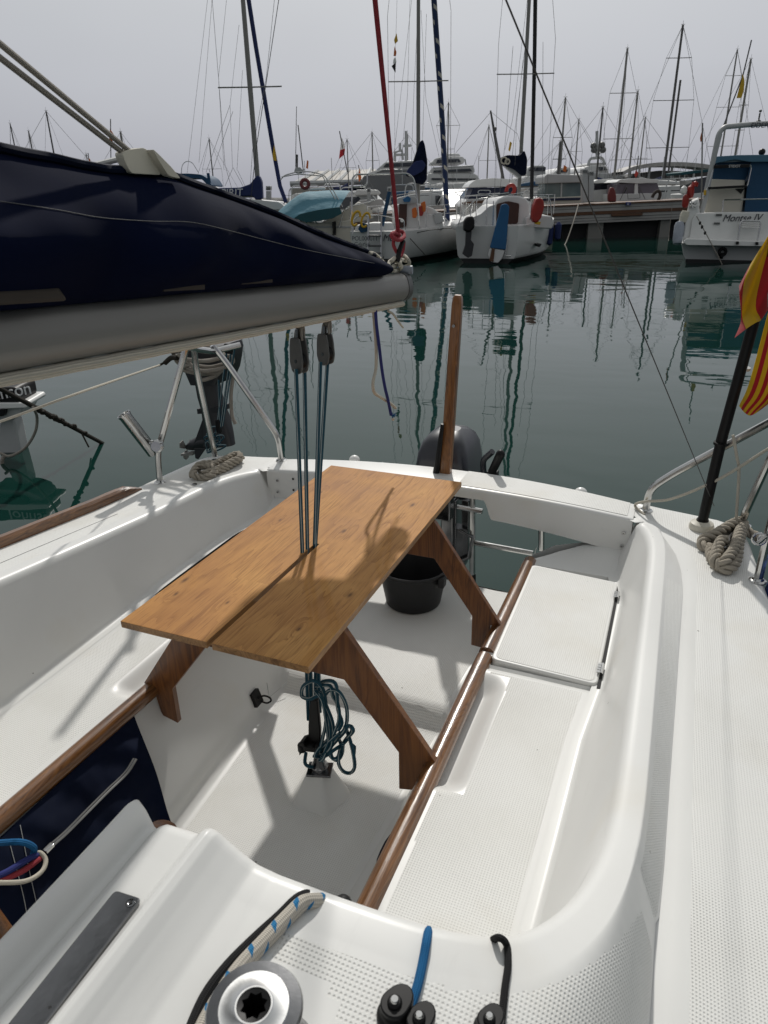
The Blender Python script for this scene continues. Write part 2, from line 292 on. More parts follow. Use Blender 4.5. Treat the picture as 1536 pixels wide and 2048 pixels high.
def ropemat(name, base, fleck=None, stripe=None, braid=220., rough=.8, twist=1.0):
    """uv.x = metres along, uv.y = turn around (0..1)"""
    m = mat(name, base, rough, spec=.3)
    L = m.node_tree.links; b = m.node_tree.nodes['Principled BSDF']
    uv = N(m, 'ShaderNodeUVMap'); s = N(m, 'ShaderNodeSeparateXYZ'); L.new(uv.outputs[0], s.inputs[0])
    a1 = mth(m, 'SINE', mth(m, 'ADD', mth(m, 'MULTIPLY', s.outputs[0], braid*6.283), mth(m, 'MULTIPLY', s.outputs[1], 6*6.283)))
    a2 = mth(m, 'SINE', mth(m, 'SUBTRACT', mth(m, 'MULTIPLY', s.outputs[0], braid*6.283), mth(m, 'MULTIPLY', s.outputs[1], 6*6.283)))
    h = mth(m, 'MULTIPLY', a1, a2)
    hh = mth(m, 'ADD', mth(m, 'MULTIPLY', h, .5), .5)
    colr = ramp(m, hh, [(0, tuple(c*.62 for c in base)), (1, tuple(min(1, c*1.12) for c in base))])
    if fleck:
        fc, per, w = fleck
        g = mth(m, 'FRACT', mth(m, 'ADD', mth(m, 'MULTIPLY', s.outputs[0], 1/per), s.outputs[1]))
        g2 = mth(m, 'FRACT', mth(m, 'ADD', mth(m, 'MULTIPLY', s.outputs[0], .5/per), mth(m, 'MULTIPLY', s.outputs[1], 2.0)))
        msk = mth(m, 'MULTIPLY', mth(m, 'LESS_THAN', g, w), mth(m, 'LESS_THAN', g2, .33))
        mm = N(m, 'ShaderNodeMix', data_type='RGBA'); L.new(msk, mm.inputs[0]); L.new(colr, mm.inputs[6]); mm.inputs[7].default_value = (*fc, 1); colr = mm.outputs[2]
    if stripe:
        sc_, w, tw = stripe
        g = mth(m, 'FRACT', mth(m, 'ADD', mth(m, 'MULTIPLY', s.outputs[1], 2.0), mth(m, 'MULTIPLY', s.outputs[0], tw)))
        msk = mth(m, 'LESS_THAN', g, w)
        mm = N(m, 'ShaderNodeMix', data_type='RGBA'); L.new(msk, mm.inputs[0]); L.new(colr, mm.inputs[6]); mm.inputs[7].default_value = (*sc_, 1); colr = mm.outputs[2]
    L.new(colr, b.inputs['Base Color']); bumpto(m, h, .0006, .8)
    return m
MT['rope_teal'] = ropemat('teal_sheet_rope', (.016, .078, .115), stripe=((.36, .42, .42), .17, .6), braid=260)
MT['rope_black'] = ropemat('black_rope', (.010, .010, .011), braid=260)
MT['rope_cream'] = ropemat('cream_rope', (.60, .56, .47), braid=220)
MT['rope_grey'] = ropemat('grey_beige_rope', (.33, .30, .26), braid=200)
MT['rope_fleck'] = ropemat('beige_rope_with_blue_flecks', (.56, .52, .45), fleck=((.02, .17, .36), .0175, .38), braid=230)
MT['rope_blue'] = ropemat('bright_blue_rope', (.008, .12, .30), braid=280)
MT['rope_indigo'] = ropemat('indigo_rope', (.03, .04, .19), braid=260)
MT['rope_red'] = ropemat('red_rope', (.36, .045, .06), braid=200)
MT['rope_moor'] = ropemat('worn_mooring_rope', (.43, .385, .315), braid=420)
MT['rope_dark'] = ropemat('weedy_dark_rope', (.03, .026, .02), braid=90)
def stripes(name, axis_uv, stops):
    m = mat(name, (.5, .5, .5), .75, spec=.3, sheen=.2)
    L = m.node_tree.links; b = m.node_tree.nodes['Principled BSDF']
    uv = N(m, 'ShaderNodeUVMap'); s = N(m, 'ShaderNodeSeparateXYZ'); L.new(uv.outputs[0], s.inputs[0])
    x = N(m, 'ShaderNodeValToRGB'); x.color_ramp.interpolation = 'CONSTANT'; e = x.color_ramp.elements
    e[0].position, e[0].color = stops[0][0], (*stops[0][1], 1); e[1].position, e[1].color = stops[1][0], (*stops[1][1], 1)
    for p, c in stops[2:]:
        k = e.new(p); k.color = (*c, 1)
    L.new(s.outputs[axis_uv], x.inputs[0]); L.new(x.outputs[0], b.inputs['Base Color'])
    tr = N(m, 'ShaderNodeBsdfTranslucent'); L.new(x.outputs[0], tr.inputs[0])
    ms = N(m, 'ShaderNodeMixShader'); ms.inputs[0].default_value = .3
    o = m.node_tree.nodes['Material Output']; L.new(b.outputs[0], ms.inputs[1]); L.new(tr.outputs[0], ms.inputs[2]); L.new(ms.outputs[0], o.inputs[0])
    return m
_RD, _YL = (.42, .012, .02), (.62, .40, .01)
MT['flag_es'] = stripes('red_yellow_red_flag', 1, [(0, _RD), (.25, _YL), (.75, _RD)])
MT['flag_ca'] = stripes('yellow_flag_red_bars', 1, [(0, _YL)]+[(k/9, _RD if k % 2 else _YL) for k in range(1, 9)])
MT['flag_pl'] = stripes('white_red_flag', 1, [(0, (.35, .03, .04)), (.5, (.6, .6, .6))])
MT['forestay'] = stripes('blue_furled_sail', 0, [(0, (.006, .02, .07)), (.93, (.42, .40, .35))])
MT['forestay'].node_tree.nodes.remove([n for n in MT['forestay'].node_tree.nodes if n.type == 'BSDF_TRANSLUCENT'][0])
def _fs():
    m = MT['forestay']; L = m.node_tree.links
    s = [n for n in m.node_tree.nodes if n.type == 'SEPXYZ'][0]; x = [n for n in m.node_tree.nodes if n.type == 'VALTORGB'][0]
    L.new(mth(m, 'FRACT', mth(m, 'ADD', mth(m, 'MULTIPLY', s.outputs[0], 1.15), mth(m, 'MULTIPLY', s.outputs[1], .5))), x.inputs[0])
    b = m.node_tree.nodes['Principled BSDF']; L.new(b.outputs[0], m.node_tree.nodes['Material Output'].inputs[0])
    x.color_ramp.elements[1].position = .86
_fs()
# ---------------------------------------------------------------- mesh builder
def V3(p): return np.array([float(p[0]), float(p[1]), float(p[2])])
def catmull(pts, n=8, closed=False):
    P = [V3(p) for p in pts]; out_ = []
    if closed: Q = [P[-1]]+P+[P[0], P[1]]; m = len(P)
    else: Q = [2*P[0]-P[1]]+P+[2*P[-1]-P[-2]]; m = len(P)-1
    for i in range(m):
        a, b, c, d = Q[i:i+4]
        for k in range(n):
            t = k/n
            out_.append(.5*((2*b)+(-a+c)*t+(2*a-5*b+4*c-d)*t*t+(-a+3*b-3*c+d)*t**3))
    if not closed: out_.append(P[-1])
    return out_
def round_poly(P, r, n=5, closed=False):
    """fillet the inner corners of a polyline; r one radius or one per point"""
    P = [V3(p) for p in P]; k = len(P); out_ = []
    for i, p in enumerate(P):
        ri = r[i] if hasattr(r, '__len__') else r
        if (not closed and i in (0, k-1)) or ri <= 0: out_.append(p); continue
        a, c = P[i-1], P[(i+1) % k]
        u, v = a-p, c-p; lu, lv = np.linalg.norm(u), np.linalg.norm(v)
        d = min(ri, lu*.48, lv*.48); A, B = p+u/lu*d, p+v/lv*d
        for j in range(n+1):
            t = j/n; out_.append((1-t)**2*A+2*t*(1-t)*p+t*t*B)
    return out_
def samp(tab, x):
    """piecewise-linear table lookup, tab sorted by its first column"""
    X = [t[0] for t in tab]
    if len(tab[0]) == 2: return float(np.interp(x, X, [t[1] for t in tab]))
    return np.array([np.interp(x, X, [t[i] for t in tab]) for i in range(1, len(tab[0]))])
class MB:
    def __init__(s): s.v, s.f, s.m, s.uv = [], [], [], {}
    def add(s, vs, fs, mi=0, uvs=None):
        o = len(s.v); s.v += [tuple(map(float, p)) for p in vs]
        for k, f in enumerate(fs):
            s.f.append(tuple(i+o for i in f)); s.m.append(mi if not hasattr(mi, '__len__') else mi[k])
            if uvs is not None: s.uv[len(s.f)-1] = uvs[k]
        return s
    def grid(s, G, mi=0, cu=False, cv=False, uv=None, flip=False):
        G = [[V3(p) for p in r] for r in G]; a, b = len(G), len(G[0])
        vs = [p for r in G for p in r]; fs, us, ms = [], [], []
        for i in range(a if cu else a-1):
            for j in range(b if cv else b-1):
                i2, j2 = (i+1) % a, (j+1) % b
                q = (i*b+j, i2*b+j, i2*b+j2, i*b+j2)
                fs.append(q[::-1] if flip else q)
                ms.append(mi(i, j) if callable(mi) else mi)
                if uv:
                    c = [uv(i, j), uv(i+1, j), uv(i+1, j+1), uv(i, j+1)]; us.append(c[::-1] if flip else c)
        return s.add(vs, fs, ms, us if uv else None)
    def poly(s, P, mi=0): return s.add(P, [tuple(range(len(P)))], mi)
    def prism(s, P, d, mi=0, caps=True):
        """polygon P swept by vector d"""
        P = [V3(p) for p in P]; d = V3(d); n = len(P)
        fs = [(i, (i+1) % n, n+(i+1) % n, n+i) for i in range(n)]
        if caps: fs += [tuple(range(n))[::-1], tuple(range(n, 2*n))]
        return s.add(P+[p+d for p in P], fs, mi)
    def box(s, c, h, mi=0, rot=None):
        c, pts = V3(c), []
        for z in (-1, 1):
            for x, y in ((-1, -1), (1, -1), (1, 1), (-1, 1)):
                q = np.array([x*h[0], y*h[1], z*h[2]], float)
                if rot is not None: q = np.array(rot @ Vector(q))
                pts.append(c+q)
        return s.add(pts, [(3, 2, 1, 0), (4, 5, 6, 7), (0, 1, 5, 4), (1, 2, 6, 5), (2, 3, 7, 6), (3, 0, 4, 7)], mi)
    def tube(s, P, r, seg=8, mi=0, closed=False, caps=True, flat=None):
        P = [V3(p) for p in P]; n = len(P)
        R = r if hasattr(r, '__len__') else [r]*n
        T = []
        for i in range(n):
            a, b = (P[i-1], P[(i+1) % n]) if closed else (P[max(i-1, 0)], P[min(i+1, n-1)])
            t = b-a; l = np.linalg.norm(t); T.append(t/l if l > 1e-12 else np.array([0, 0, 1.]))
        up = np.array([0, 0, 1.]) if abs(T[0][2]) < .9 else np.array([1., 0, 0])
        nn = np.cross(T[0], up); nn /= np.linalg.norm(nn); G = []; Ls = [0]
        for i in range(n):
            if i:
                nn = nn-T[i]*(nn@T[i]); nn /= np.linalg.norm(nn); Ls.append(Ls[-1]+np.linalg.norm(P[i]-P[i-1]))
            bb = np.cross(T[i], nn)
            if flat: w, h = flat
            else: w = h = 1
            G.append([P[i]+R[i]*(w*math.cos(2*math.pi*k/seg)*nn+h*math.sin(2*math.pi*k/seg)*bb) for k in range(seg)])
        Ls.append(Ls[-1]+np.linalg.norm(P[0]-P[-1]))
        s.grid(G, mi, cu=closed, cv=True, uv=lambda i, j: (Ls[min(i, len(Ls)-1)], j/seg), flip=True)
        if caps and not closed:
            s.poly(G[0], mi); s.poly(G[-1][::-1], mi)
        return s
    def lathe(s, prof, c=(0, 0, 0), seg=24, mi=0, axis=(0, 0, 1), capb=True, capt=True):
        """prof list of (radius, height) along axis"""
        q = Vector((0, 0, 1)).rotation_difference(Vector(axis).normalized()).to_matrix()
        c = V3(c)
        G = [[c+np.array(q @ Vector((r*math.cos(2*math.pi*k/seg), r*math.sin(2*math.pi*k/seg), h))) for k in range(seg)] for r, h in prof]
        s.grid(G, mi, cv=True, flip=True)
        if capb: s.poly(G[0][::-1], mi if not callable(mi) else 0)
        if capt: s.poly(G[-1], mi if not callable(mi) else 0)
        return s
    def ball(s, c, r, seg=16, rings=10, mi=0, axis=(0, 0, 1)):
        rr = r if hasattr(r, '__len__') else (r, r, r); c = V3(c)
        G = [[c+np.array([rr[0]*math.sin(t)*math.cos(p), rr[1]*math.sin(t)*math.sin(p), rr[2]*math.cos(t)]) for p in [2*math.pi*k/seg for k in range(seg)]]
             for t in [max(.001, min(math.pi-.001, math.pi*i/rings)) for i in range(rings+1)]]
        return s.grid(G, mi, cv=True)
    def loft(s, secs, mi=0, closed=True, caps=True):
        s.grid(secs, mi, cv=closed)
        if caps and closed:
            s.poly(secs[0], 0 if callable(mi) else mi); s.poly(secs[-1][::-1], 0 if callable(mi) else mi)
        return s
    def build(s, name, mats, parent=None, sharp=35, bevel=0, bseg=2, recalc=True, smooth=True):
        me = bpy.data.meshes.new(name)
        root = np.array(parent['_o']) if parent is not None and '_o' in parent else np.zeros(3)
        me.from_pydata([tuple(np.array(v)-root) for v in s.v], [], s.f)
        for m in (mats if isinstance(mats, (list, tuple)) else [mats]):
            me.materials.append(MT[m] if isinstance(m, str) else m)
        me.polygons.foreach_set('material_index', s.m)
        if s.uv:
            L = me.uv_layers.new(name='UVMap')
            for p in me.polygons:
                u = s.uv.get(p.index)
                if u is not None:
                    for k, li in enumerate(p.loop_indices): L.data[li].uv = u[k]
        if recalc:
            b = bmesh.new(); b.from_mesh(me); bmesh.ops.recalc_face_normals(b, faces=b.faces); b.to_mesh(me); b.free()
        if smooth:
            me.shade_smooth()
            try: me.set_sharp_from_angle(angle=rad(sharp))
            except Exception: pass
        o = bpy.data.objects.new(name, me); COL.objects.link(o)
        if parent is not None: o.parent = parent; o['_o'] = tuple(root)
        if bevel:
            bv = o.modifiers.new('bevel', 'BEVEL'); bv.width = bevel; bv.segments = bseg; bv.limit_method = 'ANGLE'; bv.angle_limit = rad(32)
            bv.harden_normals = False
        return o
def thing(name, label, cat, loc=(0, 0, 0), group=None):
    o = bpy.data.objects.new(name, None); COL.objects.link(o); o.location = tuple(map(float, loc))
    o.empty_display_size = .1
    o['_o'] = tuple(map(float, loc)); o['label'] = label; o['category'] = cat
    if group: o['group'] = group
    return o
def tag(o, label, cat, group=None, kind=None):
    o['label'] = label; o['category'] = cat
    if group: o['group'] = group
    if kind: o['kind'] = kind
    return o
def part(name, mb, m, parent, label=None, **kw):
    o = mb.build(name, m, parent, **kw)
    if label: o['label'] = label
    return o
def single(name, mb, m, label, cat, group=None, **kw):
    """a thing that is one mesh: its origin goes to the middle of its base"""
    A = np.array(mb.v); lo, hi = A.min(0), A.max(0)
    c = np.array([(lo[0]+hi[0])/2, (lo[1]+hi[1])/2, lo[2]])
    mb.v = [tuple(np.array(p)-c) for p in mb.v]
    o = mb.build(name, m, None, **kw); o.location = tuple(c)
    return tag(o, label, cat, group)
def text_part(name, body, size, o3, xd, m, parent, ital=0., up=None, label=None, depth=.002, align='LEFT', rest=None):
    """lettering turned to a mesh, its left foot at o3, running along xd, standing along up"""
    cu = bpy.data.curves.new(name, 'FONT'); cu.body = body; cu.size = size; cu.shear = ital; cu.extrude = depth; cu.align_x = align
    to = bpy.data.objects.new(name, cu); COL.objects.link(to)
    bpy.context.view_layer.update()
    me = bpy.data.meshes.new_from_object(to.evaluated_get(bpy.context.evaluated_depsgraph_get()))
    bpy.data.objects.remove(to); bpy.data.curves.remove(cu)
    X = Vector(xd).normalized(); U = Vector(up or (0, 0, 1)); U = (U-X*U.dot(X)).normalized(); Z = X.cross(U)
    root = Vector(parent['_o'])
    for v in me.vertices:
        v.co = Vector(o3)+X*v.co.x+U*v.co.y+Z*v.co.z-root
    me.materials.clear(); me.materials.append(MT[m])
    o = bpy.data.objects.new(name, me); COL.objects.link(o); o.parent = parent; o['_o'] = tuple(root)
    if label: o['label'] = label
    return o
def structure(o):
    o['kind'] = 'structure'; return o
# ---------------------------------------------------------------- water
def make_water():
    m = mat('harbour_water', (.008, .040, .034), .02, spec=.5)
    b = m.node_tree.nodes['Principled BSDF']; L = m.node_tree.links
    b.inputs['IOR'].default_value = 1.33
    t = N(m, 'ShaderNodeTexCoord')
    mp = N(m, 'ShaderNodeMapping'); mp.inputs['Rotation'].default_value = (0, 0, rad(-22)); mp.inputs['Scale'].default_value = (.55, 1.0, 1)
    L.new(t.outputs['Object'], mp.inputs[0])
    n1 = N(m, 'ShaderNodeTexNoise'); n1.inputs['Scale'].default_value = .9; n1.inputs['Detail'].default_value = 2; n1.inputs['Distortion'].default_value = .4
    n2 = N(m, 'ShaderNodeTexNoise'); n2.inputs['Scale'].default_value = 3.4; n2.inputs['Detail'].default_value = 2.5
    n3 = N(m, 'ShaderNodeTexNoise'); n3.inputs['Scale'].default_value = .12; n3.inputs['Detail'].default_value = 2
    for n in (n1, n2, n3): L.new(mp.outputs[0], n.inputs['Vector'])
    h = mth(m, 'ADD', mth(m, 'MULTIPLY', n1.outputs['Fac'], .030), mth(m, 'MULTIPLY', n2.outputs['Fac'], .0042))
    bumpto(m, h, 1.0, .34)
    c = ramp(m, n3.outputs['Fac'], [(.3, (.004, .025, .020)), (.7, (.008, .032, .026))]); L.new(c, b.inputs['Base Color'])
    mb = MB(); xs = [-4000, -400, -60, -12, 12, 60, 400, 4000]; ys = [-300, -30, 0, 12, 40, 120, 600, 4500]
    mb.grid([[(x, y, 0) for y in ys] for x in xs])
    o = mb.build('water', m, None); o['kind'] = 'structure'; o['label'] = 'calm dark green harbour water with soft ripples'; o['category'] = 'water'
make_water()
# ---------------------------------------------------------------- our own boat
XC = -0.80                                                  # its centre line, running along Y, stern at +Y
def mir(P): return [(2*XC-p[0], p[1], p[2]) for p in P]
boat = thing('sailboat', 'white sailboat seen from its own deck, open cockpit with textured seats and wooden rails', 'sailboat', (XC, 1.0, 0))
ZS, ZD = .56, .722
RID = catmull([(-.068, 2.40, .722), (-.018, 2.345, .727), (.010, 2.23, .744), (.022, 2.08, .758), (.025, 1.8, .777), (.027, 1.4, .814), (.028, 1.1, .845),
               (.026, .9, .88), (.016, .77, .915), (-.015, .645, .948), (-.07, .555, .975), (-.15, .515, .992), (-.26, .503, .999), (-.38, .500, 1.003),
               (-.44, .500, 1.004), (-.47, .5, 1.006), (-.50, .5, 1.007), (-.53, .5, 1.008), (-.56, .5, 1.008), (-.592, .5, 1.008)], 5)
DECKL = [(-.6, .084), (.7, .084), (.9, .090), (1.4, .096), (1.9, .101), (2.05, .092), (2.15, .075), (2.25, .045), (2.33, .01), (2.38, -.03), (2.42, -.066), (2.6, -.066)]
EDGE = [(-.6, .60), (.2, .58), (.7, .55), (1.0, .505), (1.5, .405), (1.8, .348), (2.0, .323), (2.3, .297), (2.40, .283), (2.445, .262), (2.475, .21), (2.50, .10), (2.52, 0), (2.535, -.066)]
def hump(x):
    """the moulded lip and bead along the companionway"""
    k = [(-.592, .010), (-.586, .034), (-.579, .040), (-.572, .030), (-.562, .000), (-.554, -.005), (-.545, .006), (-.535, .013), (-.522, .0145), (-.484, .018), (-.478, .024), (-.470, .034), (-.462, .038), (-.452, .035), (-.44, .026), (-.42, .014), (-.40, .004), (-.37, 0)]
    X = [a for a, b in k]; 
    if x > -.37: return 0.
    return float(np.interp(x, X, [b for a, b in k]))
def wallx(y): return samp([(-.6, -.10), (.5, -.105), (.8, -.093), (1.1, -.086), (1.40, -.081), (1.66, -.060), (2.1, -.058), (2.25, -.085), (2.40, -.11)], y)
def ZF(y):
    """height of the deck at the foot of the coaming"""
    return ZD+.001+.42*max(0, samp([(-.6, .905), (.70, .905), (.90, .88), (1.1, .845), (1.4, .814), (1.8, .777), (2.08, .752), (2.25, .735), (2.6, .735)], y)-.735)
def coaming():
    rows, tag_ = [], []
    n = len(RID)
    # resample the cabin run more finely so the bead reads
    R = []
    for i in range(n-1):
        k = 3 if RID[i][0] < -.36 else (4 if RID[i][1] < .86 else 1)
        for j in range(k): R.append(RID[i]+(RID[i+1]-RID[i])*j/k)
    R.append(RID[-1]); n = len(R)
    for i, r in enumerate(R):
        t = R[min(i+1, n-1)]-R[max(i-1, 0)]; t[2] = 0; t /= np.linalg.norm(t)
        nr = np.array([-t[1], t[0], 0])                      # outward from the cockpit
        if nr @ np.array([1, -1, 0]) < 0 : nr = -nr
        hz = hump(r[0]) if r[1] < .51 else 0
        r = r+np.array([0, 0, hz])
        cab = np.clip((.80-r[1])/.27, 0, 1)                  # 0 along the side, 1 along the cabin's after edge
        inn = r-nr*.024+np.array([0, 0, -.002]); outp = r+nr*(.022+.012*cab)+np.array([0, 0, -.003])
        q_ = np.clip((r[1]-1.95)/.3, 0, 1); q_ = q_*q_*(3-2*q_)
        Wa = np.array([wallx(r[1]), r[1]-.03*q_, ZS]); Wb = r-nr*(.112*(1-cab)+.02*cab)
        k_ = np.clip(cab*2.2, 0, 1); k_ = k_*k_*(3-2*k_)
        W = Wa*(1-k_)+Wb*k_; W[2] = (ZS+.0006) if r[0] > -.42 else .24
        A0 = W-nr*.03
        # outer foot
        if r[1] > .78 and cab <= 0:
            F = np.array([samp(DECKL, r[1]), r[1]+ (.0 if r[1] < 2.3 else .02), ZF(r[1])]); p = 1.0
            if F[0] < outp[0]+.006: F[0] = outp[0]+.006
        else:
            tx = (.083-outp[0])/nr[0] if nr[0] > 1e-3 else 9e9
            ty = (-.5-outp[1])/nr[1] if nr[1] < -1e-3 else 9e9
            tt = min(tx, ty); F = outp+nr*tt
            side = np.clip((F[0]+.22)/.31, 0, 1); s3 = side*side*(3-2*side)
            F[2] = (1.03+hz)*(1-s3)+ZF(F[1])*s3; p = 1.0+1.1*cab
        base = round_poly([A0, W, inn, outp], [0, .03, .022, 0], 6)
        o0 = base[:-1]
        m_ = 30
        # fillet over the crest on the outer side, then run out
        d = F-outp
        q = []
        for k in range(m_+1):
            a = (k/m_)**(1.0+.9*cab); z = outp[2]+(F[2]-outp[2])*(a**p)
            q.append(np.array([outp[0]+d[0]*a, outp[1]+d[1]*a, z]))
        # texture panel sits a touch lower
        qq = round_poly([o0[-1], outp, q[2]], [0, .016, 0], 5)
        row = o0[:-1]+qq+[x for x in q[3:]]
        rows.append(row); tag_.append((cab, r, nr, F))
    nb = len(o0)-1+7+1
    def mi(i, j):
        if j < nb: return 0
        cab, r, nr, F = tag_[i]; p_ = rows[i][j]; do = float(np.hypot(p_[0]-r[0], p_[1]-r[1])); df = float(np.hypot(p_[0]-F[0], p_[1]-F[1]))
        if r[1] > 1.98: return 0                            # dished out at the quarter
        if cab <= 0 and r[1] > .79: return 1 if do > .030 and df > .004 else 0
        x = rows[i][j][0]; y = rows[i][j][1]
        if r[1] > .745: return 0                              # the mitre
        if x < -.335+.30*max(0, .49-y) or y < .12: return 0
        if math.hypot(x+.288, y-.352) < .082 or math.hypot(x+.165, y-.352) < .036: return 0
        return 1 if do > .045 and (df > .004 or F[0] < .08) else 0
    return rows, mi
CROWS, CMI = coaming()
def deck_strip():
    ys = list(np.linspace(-.5, 2.0, 60))+list(np.linspace(2.03, 2.535, 26)); rows = []
    for y in ys:
        l = samp(DECKL, y)-.006; e = samp(EDGE, y); dn = max(samp([(-.6, .128), (.9, .130), (2, .137)], y), l+.02) if y < 2.1 else samp([(2.1, .137), (2.2, .11), (2.3, .06), (2.42, -.03), (2.6, -.05)], y)
        if e-l < .05: dn = l+(e-l)*.3
        fr = [0, .5, 1]
        zf_ = ZF(y)-.0012
        P = [(l, y, zf_), (l+(dn-l)*.5, y, zf_), (dn, y, zf_+.0015)]
        e2 = max(dn+.004, e-.035)
        for k in range(1, 9): P.append((dn+(e2-dn)*k/8, y, (zf_+.002)+(ZD+.002-zf_-.002)*((k/8)**.8)))
        P += [(e-.012, y, ZD+.001), (e-.003, y, ZD-.004), (e, y, ZD-.014), (e, y, ZD-.05), (e+.012, y, ZD-.055), (e+.012, y, ZD-.085), (e-.004, y, ZD-.09), (e-.02, y, .3), (e-.10, y, -.15)]
        rows.append(P)
    # walk the last rows round to the transom
    return rows, (lambda i, j: 1 if 2 <= j < 10 else 0)
DROWS, DMI = deck_strip()
def seat():
    """right-hand seat top as a height field: moulded recess by the rail, recess round the locker lid"""
    xs = sorted(set([round(v, 4) for v in np.arange(-.405, -.06, .0055)]))
    ys = sorted(set([round(v, 4) for v in np.arange(.50, 2.42, .0085)]))
    def sm(a, b, v): t = np.clip((v-a)/(b-a), 0, 1); return t*t*(3-2*t)
    rows, flag = [], []
    for y in ys:
        r = []; fl = []
        xe = wallx(y)-.020 if y < 2.2 else -.06
        for x in xs:
            xx = -.405+(x+.405)/(xs[-1]+.405)*(xe+.405)
            z = ZS
            # recess, open towards the rail
            mx_ = 1-sm(-.362, -.298, xx); my = sm(1.125, 1.19, y)*(1-sm(1.505, 1.585, y)); z -= .032*mx_*my
            # gutter and step before the locker lid
            g = math.exp(-((y-1.612)/.010)**2); z -= .010*g*(1-sm(-.075, -.06, xx))
            # well under the lid
            if 1.628 < y < 2.235 and xx > -.37: z -= .030
            # the seat falls away aft of the lid
            if y > 2.25: z += .045*sm(2.27, 2.42, y)*sm(-.36, -.1, xx)-.02*(1-sm(-.40, -.30, xx))*sm(2.27, 2.4, y)
            yy = y
            if y > 2.255:                                    # rounded inboard corner
                k = (y-2.255)/.165; lim = -.385+.17*k**2.2
                if xx < lim: xx = lim
            r.append((xx, yy, z))
            tex = xx > -.362 and xx < xe-.027 and .53 < y < 1.585 and not (xx < -.304 and 1.135 < y < 1.578)
            fl.append(1 if tex else 0)
        rows.append(r); flag.append(fl)
    return rows, flag
SROWS, SFLAG = seat()
def sole_profile(y):
    zs = samp([(-1, .24), (1.60, .24), (1.66, .246), (1.70, .292), (1.75, .298), (2.6, .305)], y)
    d = samp([(-1, .255), (1.0, .258), (1.6, .297), (2.1, .33), (2.3, .355), (2.5, .375)], y)
    return zs, d
def footwell(side):
    ys = [.30, .5, .8, 1.0, 1.2, 1.4, 1.55, 1.6, 1.63, 1.66, 1.68, 1.70, 1.73, 1.8, 1.95, 2.1, 2.25, 2.38, 2.45]; rows = []
    for y in ys:
        zs, d = sole_profile(y); s = 1 if side > 0 else -1
        yo = .0
        P = round_poly([(XC+s*.4, y, .533), (XC+s*(d+.012), y, zs+.06), (XC+s*d, y, zs), (XC+s*(d-.12), y, zs), (XC, y+(.02 if y > 2.4 else 0), zs)], [0, .12, .035, 0, 0], 5)
        rows.append(P)
    nb = len(rows[0])
    return rows, (lambda i, j: 1 if j >= nb-3 else 0)
for s in (1, -1):
    mb = MB(); f = (lambda P: P) if s > 0 else mir
    mb.grid([f(r) for r in CROWS], CMI)
    part('coaming', mb, ['gel', 'skid'], boat, sharp=88)
    mb = MB(); mb.grid([f(r) for r in DROWS], DMI); part('side_deck', mb, ['gel', 'skid'], boat, sharp=50)
    mb = MB(); mb.grid([f(r) for r in SROWS], lambda i, j: SFLAG[i][j]); 
    # seat front lip under the rail
    mb.grid([f([(-.405, y, ZS), (-.408, y, ZS-.03), (-.40, y, .53)]) for y in (.5, 1.0, 1.5, 2.0, 2.30)])
    part('seat', mb, ['gel', 'skid'], boat, sharp=50)
mb = MB(); R_, MI_ = footwell(1); mb.grid(R_, MI_); R2_, MI2_ = footwell(-1); mb.grid(R2_, MI2_)
zs, d = sole_profile(2.45)
mb.grid([[(XC-.375, 2.45, .306), (XC-.375, 2.50, .25), (XC-.375, 2.55, -.1)], [(XC, 2.47, .305), (XC, 2.56, .25), (XC, 2.6, -.1)], [(XC+.375, 2.45, .306), (XC+.375, 2.50, .25), (XC+.375, 2.55, -.1)]])
part('footwell', mb, ['gel', 'skid'], boat, sharp=60)
# quarters below the deck beside the open transom
for s in (1, -1):
    f = (lambda P: P) if s > 0 else mir
    mb = MB(); mb.grid([f([(-.408, y, .53), (-.408+.03, y+.0, .25), (-.38, y, -.1)]) for y in (2.25, 2.36)]+[f([(-.33, 2.42, .56), (-.32, 2.45, .25), (-.3, 2.5, -.1)]), f([(-.12, 2.47, .6), (-.12, 2.5, .25), (-.1, 2.55, -.1)]), f([(.25, 2.46, .62), (.24, 2.46, .25), (.2, 2.5, -.1)])])
    part('stern_quarter', mb, 'gel', boat, sharp=60)
# bulkhead in front of the cockpit with the companionway opening in it
mb = MB()
for s in (1, -1):
    f = (lambda P: P) if s > 0 else mir
    mb.prism(f([(-.30, .512, .2), (-.57, .512, .2), (-.57, .512, .99), (-.30, .512, .99)]), (0, -.03, 0))
part('bulkhead', mb, 'gel', boat)
mb = MB()
for s in (1, -1):
    f = (lambda P: P) if s > 0 else mir
    mb.grid([f([(-.592, y, 1.02), (-.594, y, .93), (-.594, y, .25)]) for y in (.5, .2, -.5)])
mb.poly([(-.5, -.5, .2), (-1.1, -.5, .2), (-1.1, -.5, 1.05), (-.5, -.5, 1.05)])
part('companionway_side', mb, 'gel', boat)
# seat locker lid on the right, with hinges and the dark gap behind it
lid = MB()
P = round_poly([(-.372, 1.636, .5715), (-.0795, 1.605+.018, .5715), (-.084, 2.205, .5715), (-.378, 2.232, .5715)], .022, 5, closed=True)
lid.prism([(p[0], p[1], .538) for p in P], (0, 0, .0285), 0)
lo = part('locker_lid', lid, ['gel'], boat, bevel=.004)
top = MB(); c = np.mean(P, axis=0)
top.poly([c+(p-c)*np.array([.93, .965, 1])+np.array([0, 0, -.0042]) for p in P])
o = part('nonskid_panel', top, 'skid', boat); o.parent = lo
for y0, y1 in ((1.668, 1.715), (2.09, 2.13)):
    h = MB(); h.tube([(-.0765, y0, .5715), (-.0765, y1, .5715)], .0048, 10)
    for k in range(4): h.box((-.081, y0+(y1-y0)*(k+.5)/4, .5735), (.007, (y1-y0)/10, .0016))
    o = part('hinge', h, 'steel', boat); o.parent = lo
